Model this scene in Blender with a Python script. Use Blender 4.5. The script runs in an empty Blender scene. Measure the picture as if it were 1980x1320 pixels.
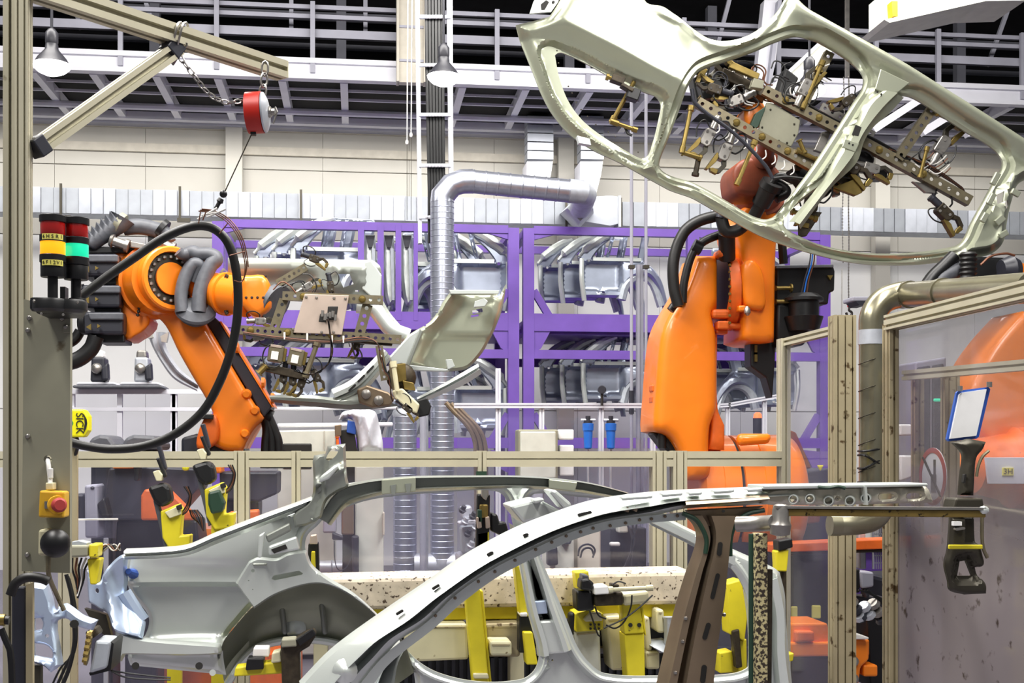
import bpy, math, random
import numpy as np
from mathutils import Vector, Matrix
from mathutils.geometry import delaunay_2d_cdt
random.seed(7); rng = np.random.default_rng(7)
SC = bpy.context.scene
COL = SC.collection
# ---------------------------------------------------------------- camera
F = 2400.0; CX, CY = 990.0, 870.0; EYE = 1.6
TH = math.atan(300/2400); CT, ST = math.cos(TH), math.sin(TH)
cam = bpy.data.cameras.new('camera'); camo = bpy.data.objects.new('camera', cam); COL.objects.link(camo)
camo.location = (0, 0, EYE); camo.rotation_euler = (math.pi/2, 0, -TH)
cam.sensor_width = 36; cam.lens = 36*F/1980; cam.shift_y = (CY-660)/1980; cam.clip_end = 200
SC.camera = camo
# ---------------------------------------------------------------- world, lights, exposure
w = bpy.data.worlds.new('world'); SC.world = w; w.use_nodes = True
w.node_tree.nodes['Background'].inputs[0].default_value = (0.93, 0.95, 1.0, 1)
w.node_tree.nodes['Background'].inputs[1].default_value = 0.2
SC.view_settings.view_transform = 'Standard'; SC.view_settings.look = 'None'
SC.view_settings.gamma = 1; SC.view_settings.use_curve_mapping = False
SC.view_settings.exposure = 0.1
SC.cycles.transparent_max_bounces = 40; SC.cycles.max_bounces = 6
SC.cycles.caustics_reflective = False; SC.cycles.caustics_refractive = False
SC.cycles.use_denoising = True
def area(name, loc, rot, sx, sy, power, col=(1, .97, .93)):
    l = bpy.data.lights.new(name, 'AREA'); l.shape = 'RECTANGLE'; l.size = sx; l.size_y = sy
    l.energy = power; l.color = col
    o = bpy.data.objects.new(name, l); COL.objects.link(o); o.location = loc; o.rotation_euler = rot
    return o
# unseen area lights added to brighten the hall; tilted ones face the wall
area('added_hall_light', (-2.0, 2.6, 5.7), (0, 0, 0), .9, 5.0, 400)
area('added_hall_light', (2.4, 2.6, 5.7), (0, 0, 0), .9, 5.0, 400)
area('added_hall_light', (0.2, 7.0, 5.9), (0, 0, 0), 8, .9, 600)
area('added_hall_light', (1.2, 10.5, 6.6), (math.radians(48), 0, 0), 13, .9, 680)
area('added_hall_light', (1.5, 15.6, 5.75), (math.radians(12), 0, 0), 16, .5, 290)
# ---------------------------------------------------------------- pixel rays (hall frame: wall planes are y = v)
def ray(px, py):
    a = (px-CX)/F
    return Vector((a*CT+ST, CT-a*ST, (CY-py)/F))
def Q(px, py, v):
    d = ray(px, py); t = v/d.y
    return Vector((d.x*t, v, EYE+d.z*t))
def QX(px, py, x):
    d = ray(px, py); t = x/d.x
    return Vector((x, d.y*t, EYE+d.z*t))
def ppm(v): return F/(v*CT*1.0)      # rough pixels per metre at depth v
# ---------------------------------------------------------------- objects
def lin(c): return tuple(((x/255)/12.92 if x/255 <= .04045 else ((x/255+.055)/1.055)**2.4) for x in c)
def wloc(o):
    p = Vector((0, 0, 0))
    while o is not None: p += o.location; o = o.parent
    return p
def tag(o, label=None, cat=None, group=None, kind=None):
    if label: o['label'] = label
    if cat: o['category'] = cat
    if group: o['group'] = group
    if kind: o['kind'] = kind
    return o
def thing(name, label, cat, loc, group=None):
    o = bpy.data.objects.new(name, None); COL.objects.link(o); o.location = loc
    o.empty_display_size = .05
    return tag(o, label, cat, group)
def copy_tree(o, parent=None):
    c = o.copy(); COL.objects.link(c)
    if parent is not None: c.parent = parent
    for ch in list(o.children): copy_tree(ch, c)
    return c
class MB:
    def __init__(s): s.v = []; s.f = []
    def add(s, vs, fs):
        n = len(s.v); s.v += [tuple(x) for x in vs]; s.f += [tuple(i+n for i in f) for f in fs]; return s
    def box(s, c, sz, R=None):
        c = Vector(c); hx, hy, hz = sz[0]/2, sz[1]/2, sz[2]/2
        vs = [Vector((x, y, z)) for x in (-hx, hx) for y in (-hy, hy) for z in (-hz, hz)]
        if R is not None: vs = [R @ x for x in vs]
        return s.add([x+c for x in vs], [(0, 1, 3, 2), (4, 6, 7, 5), (0, 4, 5, 1), (2, 3, 7, 6), (0, 2, 6, 4), (1, 5, 7, 3)])
    def section(s, sec, p0, p1, up=(0, 0, 1)):
        p0 = Vector(p0); p1 = Vector(p1); d = (p1-p0).normalized(); up = Vector(up)
        if abs(d.dot(up)) > .98: up = Vector((0, 1, 0)) if abs(d.y) < .9 else Vector((1, 0, 0))
        a = d.cross(up).normalized(); b = a.cross(d).normalized()
        n = len(sec)
        vs = [p0+a*x+b*y for x, y in sec]+[p1+a*x+b*y for x, y in sec]
        fs = [(i, (i+1) % n, n+(i+1) % n, n+i) for i in range(n)]
        return s.add(vs, fs+[tuple(range(n))[::-1], tuple(range(n, 2*n))])
    def bar(s, p0, p1, w, h, up=(0, 0, 1)):
        return s.section([(-w/2, -h/2), (w/2, -h/2), (w/2, h/2), (-w/2, h/2)], p0, p1, up)
    def tslot(s, p0, p1, w, h, up=(0, 0, 1), g=.012, dep=.014, pitch=.04):
        # aluminium T-slot profile: a groove on every pitch of every side
        def side(L):
            n = max(1, round(L/pitch)); out = []
            for i in range(n):
                c = -L/2+L*(i+.5)/n
                out += [(c-g/2, 0), (c-g/2, dep), (c+g/2, dep), (c+g/2, 0)]
            return out
        sec = [(-w/2, -h/2)]+[(t, -h/2+d) for t, d in side(w)]+[(w/2, -h/2)]+[(w/2-d, t) for t, d in side(h)]
        sec += [(w/2, h/2)]+[(-t, h/2-d) for t, d in side(w)]+[(-w/2, h/2)]+[(-w/2+d, -t) for t, d in side(h)]
        return s.section(sec, p0, p1, up)
    def prism(s, pts, vec):
        vec = Vector(vec); n = len(pts)
        vs = [Vector(p) for p in pts]; vs += [p+vec for p in vs]
        return s.add(vs, [tuple(range(n)), tuple(range(2*n-1, n-1, -1))]+[(i, n+i, n+(i+1) % n, (i+1) % n) for i in range(n)])
    def pp(s, px, v0, v1):
        # prism of a pixel polygon standing on the plane y=v0, running back to v1
        return s.prism([Q(x, y, v0) for x, y in px], (0, v1-v0, 0))
    def tube(s, pts, r, n=10, closed=False, sm=0):
        pts = [Vector(p) for p in pts]
        if sm: pts = path(pts, sm, closed)
        N = len(pts); rr = r if isinstance(r, (list, tuple)) else [r]*N
        if len(rr) != N: rr = [rr[min(len(rr)-1, int(i*len(rr)/N))] for i in range(N)]
        T = []
        for i in range(N):
            a = pts[(i-1) % N] if (closed or i) else pts[0]; b = pts[(i+1) % N] if (closed or i < N-1) else pts[-1]
            T.append((b-a).normalized())
        up = Vector((0, 0, 1)) if abs(T[0].z) < .9 else Vector((0, 1, 0))
        A = T[0].cross(up).normalized(); vs = []
        for i in range(N):
            A = (A-T[i]*A.dot(T[i])).normalized(); B = T[i].cross(A)
            for k in range(n):
                t = 2*math.pi*k/n; vs.append(pts[i]+(A*math.cos(t)+B*math.sin(t))*rr[i])
        fs = []
        for i in range(N if closed else N-1):
            j = (i+1) % N
            fs += [(i*n+k, i*n+(k+1) % n, j*n+(k+1) % n, j*n+k) for k in range(n)]
        if not closed: fs += [tuple(range(n))[::-1], tuple(range((N-1)*n, N*n))]
        return s.add(vs, fs)
    def lathe(s, p0, p1, prof, n=20, caps=True):
        # prof: (t along p0->p1 in 0..1, radius)
        p0 = Vector(p0); p1 = Vector(p1); d = (p1-p0)
        u = d.normalized(); up = Vector((0, 0, 1)) if abs(u.z) < .9 else Vector((0, 1, 0))
        A = u.cross(up).normalized(); B = u.cross(A); vs = []
        for t, r in prof:
            for k in range(n):
                a = 2*math.pi*k/n; vs.append(p0+d*t+(A*math.cos(a)+B*math.sin(a))*max(r, 1e-5))
        m = len(prof)
        fs = [(i*n+k, i*n+(k+1) % n, (i+1)*n+(k+1) % n, (i+1)*n+k) for i in range(m-1) for k in range(n)]
        return s.add(vs, fs+([tuple(range(n))[::-1], tuple(range((m-1)*n, m*n))] if caps else []))
    def cyl(s, p0, p1, r, n=16): return s.lathe(p0, p1, [(0, r), (1, r)], n)
    def ball(s, c, r, n=14, sq=(1, 1, 1)):
        c = Vector(c); vs = []; m = n//2
        for i in range(m+1):
            a = math.pi*i/m
            for k in range(n):
                b = 2*math.pi*k/n
                vs.append(c+Vector((r*math.sin(a)*math.cos(b)*sq[0], r*math.sin(a)*math.sin(b)*sq[1], r*math.cos(a)*sq[2])))
        return s.add(vs, [(i*n+k, i*n+(k+1) % n, (i+1)*n+(k+1) % n, (i+1)*n+k) for i in range(m) for k in range(n)])
    def text(s, body, o, ax, ay, size, ext=.0008):
        c = bpy.data.curves.new('t', 'FONT'); c.body = body; c.size = size; c.extrude = ext; c.align_x = 'CENTER'; c.align_y = 'CENTER'
        ob = bpy.data.objects.new('t', c); m = ob.to_mesh()
        ax = Vector(ax); ay = Vector(ay); az = ax.cross(ay); o = Vector(o)
        s.add([o+ax*v.co.x+ay*v.co.y+az*v.co.z for v in m.vertices], [tuple(p.vertices) for p in m.polygons])
        ob.to_mesh_clear(); bpy.data.objects.remove(ob); bpy.data.curves.remove(c); return s
    def build(s, name, m, parent=None, smooth=True, bevel=0, ang=35, label=None, kind=None):
        me = bpy.data.meshes.new(name)
        off = wloc(parent) if parent is not None else Vector((0, 0, 0))
        if parent is None and s.v and kind != 'structure':
            a = np.array(s.v); off = Vector(((a[:, 0].min()+a[:, 0].max())/2, (a[:, 1].min()+a[:, 1].max())/2, a[:, 2].min()))
        me.from_pydata([(x-off.x, y-off.y, z-off.z) for x, y, z in s.v], [], s.f)
        bmfix(me)
        if smooth:
            me.polygons.foreach_set('use_smooth', [True]*len(me.polygons)); me.set_sharp_from_angle(angle=math.radians(ang))
        me.materials.append(m)
        o = bpy.data.objects.new(name, me); COL.objects.link(o)
        if parent is not None: o.parent = parent
        else: o.location = off
        if bevel:
            b = o.modifiers.new('bevel', 'BEVEL'); b.width = bevel; b.segments = 2; b.limit_method = 'ANGLE'; b.angle_limit = math.radians(40)
        if label: o['label'] = label
        if kind: o['kind'] = kind
        return o
import bmesh
def bmfix(me):
    bm = bmesh.new(); bm.from_mesh(me); bmesh.ops.recalc_face_normals(bm, faces=bm.faces); bm.to_mesh(me); bm.free()
def path(pts, n=6, closed=False):
    out = []; N = len(pts)
    for i in range(N if closed else N-1):
        p1, p2 = pts[i], pts[(i+1) % N]
        p0 = pts[(i-1) % N] if (closed or i) else p1; p3 = pts[(i+2) % N] if (closed or i < N-2) else p2
        L = (p2-p1).length
        def tan(a, b, c):
            d = c-a
            return d.normalized()*L if d.length > 1e-9 else d
        m1 = tan(p0, p1, p2); m2 = tan(p1, p2, p3)
        for k in range(n):
            t = k/n; t2 = t*t; t3 = t2*t
            out.append(p1*(2*t3-3*t2+1)+m1*(t3-2*t2+t)+p2*(3*t2-2*t3)+m2*(t3-t2))
    if not closed: out.append(pts[-1])
    return out
def spl(pts, seg=6, closed=True):
    """Smooth a pixel outline; a point with a third item is a sharp corner."""
    out = []; N = len(pts); P = [Vector((p[0], p[1])) for p in pts]; S = [len(p) > 2 for p in pts]
    for i in range(N if closed else N-1):
        j = (i+1) % N; p1, p2 = P[i], P[j]; L = (p2-p1).length
        def un(v): return v.normalized() if v.length > 1e-9 else v
        e1 = S[i] or (not closed and i == 0); e2 = S[j] or (not closed and j == N-1)
        m1 = un(p2-p1) if e1 else un(P[j]-P[(i-1) % N]); m2 = un(p2-p1) if e2 else un(P[(j+1) % N]-p1)
        n = max(1, int(L/seg))
        if e1 and e2: n = max(1, int(L/(seg*2)))
        for k in range(n):
            t = k/n; t2 = t*t; t3 = t2*t
            q = p1*(2*t3-3*t2+1)+m1*L*(t3-2*t2+t)+p2*(3*t2-2*t3)+m2*L*(t3-t2)
            out.append((q.x, q.y))
    if not closed: out.append((P[-1].x, P[-1].y))
    return out
def circ(x, y, r, n=12, ry=None): return [(x+r*math.cos(2*math.pi*k/n), y+(ry or r)*math.sin(2*math.pi*k/n)) for k in range(n)]
def rect(x, y, w, h, a=0):
    c, s_ = math.cos(math.radians(a)), math.sin(math.radians(a))
    return [(x+i*w/2*c-j*h/2*s_, y+i*w/2*s_+j*h/2*c) for i, j in ((-1, -1), (1, -1), (1, 1), (-1, 1))]
def pbar(p, q, wd):
    d = Vector((q[0]-p[0], q[1]-p[1])).normalized(); n = Vector((-d.y, d.x))*wd/2
    return [(p[0]+n.x, p[1]+n.y), (q[0]+n.x, q[1]+n.y), (q[0]-n.x, q[1]-n.y), (p[0]-n.x, p[1]-n.y)]
def slot(p, q, wd, n=5):
    d = Vector((q[0]-p[0], q[1]-p[1])).normalized(); a0 = math.atan2(d.y, d.x); r = wd/2; out = []
    for k in range(n+1):
        a = a0-math.pi/2+math.pi*k/n; out.append((q[0]+r*math.cos(a), q[1]+r*math.sin(a)))
    for k in range(n+1):
        a = a0+math.pi/2+math.pi*k/n; out.append((p[0]+r*math.cos(a), p[1]+r*math.sin(a)))
    return out
def inside(P, poly):
    x, y = P[:, 0], P[:, 1]; r = np.zeros(len(P), bool); n = len(poly)
    for i in range(n):
        x1, y1 = poly[i]; x2, y2 = poly[(i+1) % n]
        if y1 == y2: continue
        c = ((y1 > y) != (y2 > y)) & (x < (x2-x1)*(y-y1)/(y2-y1)+x1); r ^= c
    return r
def dist(P, poly, closed=True):
    A = np.array(poly, float); B = np.roll(A, -1, 0)
    if not closed: A, B = A[:-1], B[:-1]
    best = np.full(len(P), 1e9)
    for a, b in zip(A, B):
        d = b-a; l2 = d @ d
        if l2 < 1e-12: continue
        t = np.clip(((P-a) @ d)/l2, 0, 1); q = P-(a+t[:, None]*d)
        best = np.minimum(best, np.einsum('ij,ij->i', q, q))
    return np.sqrt(best)
def sst(x): x = np.clip(x, 0, 1); return x*x*(3-2*x)
def sheet(mb, out, holes=(), v=7., hfn=None, step=10, rings=(4, 9, 15), thick=.006, mp=None, seg=6, wallto=None, guides=()):
    """Pressed sheet: pixel outline with holes, densely triangulated, pushed back by hfn(P, d_outer, [d_hole]) metres.
    wallto: back face is flat at this offset (makes a solid casting)."""
    out = spl(out, seg); holes = [spl(h, seg) if len(h[0]) > 2 or len(h) > 5 and seg < 90 else list(h) for h in holes]
    pts = []; edges = []
    for poly in [out]+holes:
        n0 = len(pts); pts += poly; edges += [(n0+i, n0+(i+1) % len(poly)) for i in range(len(poly))]
    A = np.array(out); cand = []
    for G in guides:
        G = np.array(G, float); tg = np.roll(G, -1, 0)-np.roll(G, 1, 0); tg /= np.maximum(np.linalg.norm(tg, axis=1), 1e-6)[:, None]; ng = np.stack([-tg[:, 1], tg[:, 0]], 1)
        for d in (-10, -6, -3, 0, 3.5, 7): cand.append((G+ng*d, 3.))
    for poly in [out]+holes:
        PA = np.array(poly, float); tn = np.roll(PA, -1, 0)-np.roll(PA, 1, 0); tn /= np.maximum(np.linalg.norm(tn, axis=1), 1e-6)[:, None]
        nn = np.stack([-tn[:, 1], tn[:, 0]], 1)
        for d in rings:
            for sg in (1, -1): cand.append((PA+nn*d*sg, d*.85))
    gx, gy = np.meshgrid(np.arange(A[:, 0].min(), A[:, 0].max(), step), np.arange(A[:, 1].min(), A[:, 1].max(), step*.87))
    gx = gx+(np.arange(gx.shape[0]) % 2)[:, None]*step/2
    cand.append((np.stack([gx.ravel(), gy.ravel()], 1), (max(rings) if rings else 0)+step*.6))
    keep = []
    for C, dm in cand:
        m = inside(C, out)
        for h in holes: m &= ~inside(C, h)
        C = C[m]
        if len(C) == 0: continue
        dd = dist(C, out)
        for h in holes: dd = np.minimum(dd, dist(C, h))
        keep.append(C[dd >= dm])
    allp = [Vector(p) for p in pts]+[Vector((p[0], p[1])) for K in keep for p in K]
    V, _, T = delaunay_2d_cdt(allp, edges, [], 0, 1e-4)[:3]
    P = np.array([(p.x, p.y) for p in V]); T = np.array(T)
    C = P[T].mean(1); m = inside(C, out)
    for h in holes: m &= ~inside(C, h)
    T = T[m]
    off = np.zeros(len(P)) if hfn is None else hfn(P, dist(P, out), [dist(P, h) for h in holes])
    mp = mp or (lambda x, y: Q(x, y, v))
    base = [mp(p[0], p[1]) for p in P]
    fr = [b+Vector((0, o, 0)) for b, o in zip(base, off)]
    bk = [f+Vector((0, thick, 0)) for f in fr] if wallto is None else [b+Vector((0, wallto, 0)) for b in base]
    n = len(fr); T = [tuple(t) for t in T]; cnt = {}
    for a, b, c in T:
        for e in ((a, b), (b, c), (c, a)):
            k = (min(e), max(e)); cnt[k] = cnt.get(k, 0)+1
    fs = T+[(c+n, b+n, a+n) for a, b, c in T]+[(a, b, b+n, a+n) for (a, b), k in cnt.items() if k == 1]
    mb.add(fr+bk, fs)
    return mb
def cast(out, v0, v1, bev, holes=(), step=26, seg=8):
    """Solid casting with a rounded front edge; bev in pixels, v0 front, v1 back."""
    mb = MB(); bm_ = bev/ppm(v0)
    def h(P, do, dh):
        d = do
        for x in dh: d = np.minimum(d, x)
        t = 1-np.clip(d/bev, 0, 1)
        return bm_*(1-np.sqrt(np.maximum(0, 1-t*t)))
    return sheet(mb, out, holes, v0, h, step, (bev*.07, bev*.25, bev*.55, bev), seg=seg, wallto=v1-v0)
def loft(mb, top, bot, prof, v, N=60, exact=False):
    """Skin between two pixel polylines; prof = (t from top to bottom, depth offset, extra px)."""
    def res(p):
        p = spl(p, 4, False); A = np.array(p); L = np.concatenate([[0], np.cumsum(np.linalg.norm(np.diff(A, axis=0), axis=1))])
        s_ = np.linspace(0, L[-1], N); return np.stack([np.interp(s_, L, A[:, 0]), np.interp(s_, L, A[:, 1])], 1)
    a, b = res(top), res(bot); m = len(prof); vs = []
    for i in range(N):
        for t, o in prof:
            p = a[i]*(1-t)+b[i]*t; vs.append(Q(p[0], p[1], v+o) if exact else Q(p[0], p[1], v)+Vector((0, o, 0)))
    for i in range(N):
        for t, o in prof:
            p = a[i]*(1-t)+b[i]*t; vs.append((Q(p[0], p[1], v+o) if exact else Q(p[0], p[1], v)+Vector((0, o, 0)))+Vector((0, .006, 0)))
    n = N*m; fs = []
    for i in range(N-1):
        for k in range(m-1):
            q = (i*m+k, i*m+k+1, (i+1)*m+k+1, (i+1)*m+k); fs += [q, tuple(x+n for x in q[::-1])]
        fs += [(i*m, (i+1)*m, (i+1)*m+n, i*m+n), (i*m+m-1, i*m+m-1+n, (i+1)*m+m-1+n, (i+1)*m+m-1)]
    for i in (0, N-1):
        for k in range(m-1): fs.append((i*m+k, i*m+k+1, i*m+k+1+n, i*m+k+n))
    return mb.add(vs, fs)
# ---------------------------------------------------------------- materials
def mat(name, rgb, rough=.5, metal=0., var=.08, scale=8., bump=0., rgb2=None, spots=0., spotcol=(40, 30, 20), emit=None, estr=0., coat=0.):
    m = bpy.data.materials.new(name); m.use_nodes = True; nt = m.node_tree; N = nt.nodes; L = nt.links
    b = N['Principled BSDF']; b.inputs['Roughness'].default_value = rough; b.inputs['Metallic'].default_value = metal
    if coat: b.inputs['Coat Weight'].default_value = coat
    c = lin(rgb); tc = N.new('ShaderNodeTexCoord')
    nz = N.new('ShaderNodeTexNoise'); nz.inputs['Scale'].default_value = scale; nz.inputs['Detail'].default_value = 5
    L.new(tc.outputs['Object'], nz.inputs['Vector'])
    r = N.new('ShaderNodeValToRGB'); e = r.color_ramp.elements; e[0].position = .3; e[1].position = .7
    c2 = lin(rgb2) if rgb2 else tuple(min(1, x*(1+var)) for x in c)
    e[0].color = tuple(x*(1-var) for x in c)+(1,); e[1].color = c2+(1,)
    L.new(nz.outputs['Fac'], r.inputs['Fac']); col = r.outputs['Color']
    if spots:
        n2 = N.new('ShaderNodeTexNoise'); n2.inputs['Scale'].default_value = scale*3.5; n2.inputs['Detail'].default_value = 8
        L.new(tc.outputs['Object'], n2.inputs['Vector'])
        r2 = N.new('ShaderNodeValToRGB'); q = r2.color_ramp.elements; q[0].position = 1-spots*.6-.02; q[1].position = 1-spots*.6+.05
        q[0].position = .78-spots*.4; q[1].position = .84-spots*.4
        L.new(n2.outputs['Fac'], r2.inputs['Fac'])
        mx = N.new('ShaderNodeMix'); mx.data_type = 'RGBA'; L.new(r2.outputs['Color'], mx.inputs[0]); L.new(col, mx.inputs[6])
        mx.inputs[7].default_value = lin(spotcol)+(1,); col = mx.outputs[2]
    L.new(col, b.inputs['Base Color'])
    if bump:
        bp = N.new('ShaderNodeBump'); bp.inputs['Strength'].default_value = bump; bp.inputs['Distance'].default_value = .01
        L.new(nz.outputs['Fac'], bp.inputs['Height']); L.new(bp.outputs['Normal'], b.inputs['Normal'])
    if emit: b.inputs['Emission Color'].default_value = lin(emit)+(1,); b.inputs['Emission Strength'].default_value = estr
    return m
def pane_mat(name, haze, hazecol, dirt=0.):
    m = bpy.data.materials.new(name); m.use_nodes = True; nt = m.node_tree; N = nt.nodes; L = nt.links
    N.remove(N['Principled BSDF']); out = N['Material Output']
    tr = N.new('ShaderNodeBsdfTransparent'); tr.inputs[0].default_value = (.95, .95, .98, 1)
    df = N.new('ShaderNodeBsdfDiffuse'); df.inputs[0].default_value = lin(hazecol)+(1,)
    gl = N.new('ShaderNodeBsdfGlossy'); gl.inputs['Roughness'].default_value = .06
    lw = N.new('ShaderNodeLayerWeight'); pw = N.new('ShaderNodeMath'); pw.operation = 'POWER'; pw.inputs[1].default_value = 4; L.new(lw.outputs['Facing'], pw.inputs[0])
    fr = N.new('ShaderNodeMapRange'); fr.inputs[3].default_value = .03; fr.inputs[4].default_value = .45; L.new(pw.outputs[0], fr.inputs[0])
    m1 = N.new('ShaderNodeMixShader'); m2 = N.new('ShaderNodeMixShader')
    tc = N.new('ShaderNodeTexCoord'); nz = N.new('ShaderNodeTexNoise'); nz.inputs['Scale'].default_value = 1.6; nz.inputs['Detail'].default_value = 6
    L.new(tc.outputs['Object'], nz.inputs['Vector'])
    mr = N.new('ShaderNodeMapRange'); mr.inputs[1].default_value = .3; mr.inputs[2].default_value = .75
    mr.inputs[3].default_value = haze*.6; mr.inputs[4].default_value = haze*1.4
    L.new(nz.outputs['Fac'], mr.inputs[0]); fac = mr.outputs[0]
    if dirt:
        # grime and scratches that sit on the lower half of the sheet
        sep = N.new('ShaderNodeSeparateXYZ'); L.new(tc.outputs['Object'], sep.inputs[0])
        z = N.new('ShaderNodeMapRange'); z.inputs[1].default_value = 1.05; z.inputs[2].default_value = 1.55; z.inputs[3].default_value = dirt; z.inputs[4].default_value = 0
        L.new(sep.outputs[2], z.inputs[0])
        ad = N.new('ShaderNodeMath'); ad.operation = 'ADD'; L.new(fac, ad.inputs[0]); L.new(z.outputs[0], ad.inputs[1]); fac = ad.outputs[0]
        n2 = N.new('ShaderNodeTexNoise'); n2.inputs['Scale'].default_value = 13; n2.inputs['Detail'].default_value = 9; L.new(tc.outputs['Object'], n2.inputs['Vector'])
        r2 = N.new('ShaderNodeValToRGB'); r2.color_ramp.elements[0].position = .62; r2.color_ramp.elements[1].position = .70
        L.new(n2.outputs['Fac'], r2.inputs['Fac'])
        sp = N.new('ShaderNodeMath'); sp.operation = 'MULTIPLY'; L.new(r2.outputs['Color'], sp.inputs[0]); L.new(z.outputs[0], sp.inputs[1])
        mx = N.new('ShaderNodeMix'); mx.data_type = 'RGBA'; L.new(sp.outputs[0], mx.inputs[0])
        mx.inputs[6].default_value = lin(hazecol)+(1,); mx.inputs[7].default_value = lin((50, 38, 28))+(1,)
        L.new(mx.outputs[2], df.inputs[0])
    L.new(fac, m1.inputs[0]); L.new(tr.outputs[0], m1.inputs[1]); L.new(df.outputs[0], m1.inputs[2])
    L.new(fr.outputs[0], m2.inputs[0]); L.new(m1.outputs[0], m2.inputs[1]); L.new(gl.outputs[0], m2.inputs[2])
    L.new(m2.outputs[0], out.inputs[0])
    return m
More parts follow.
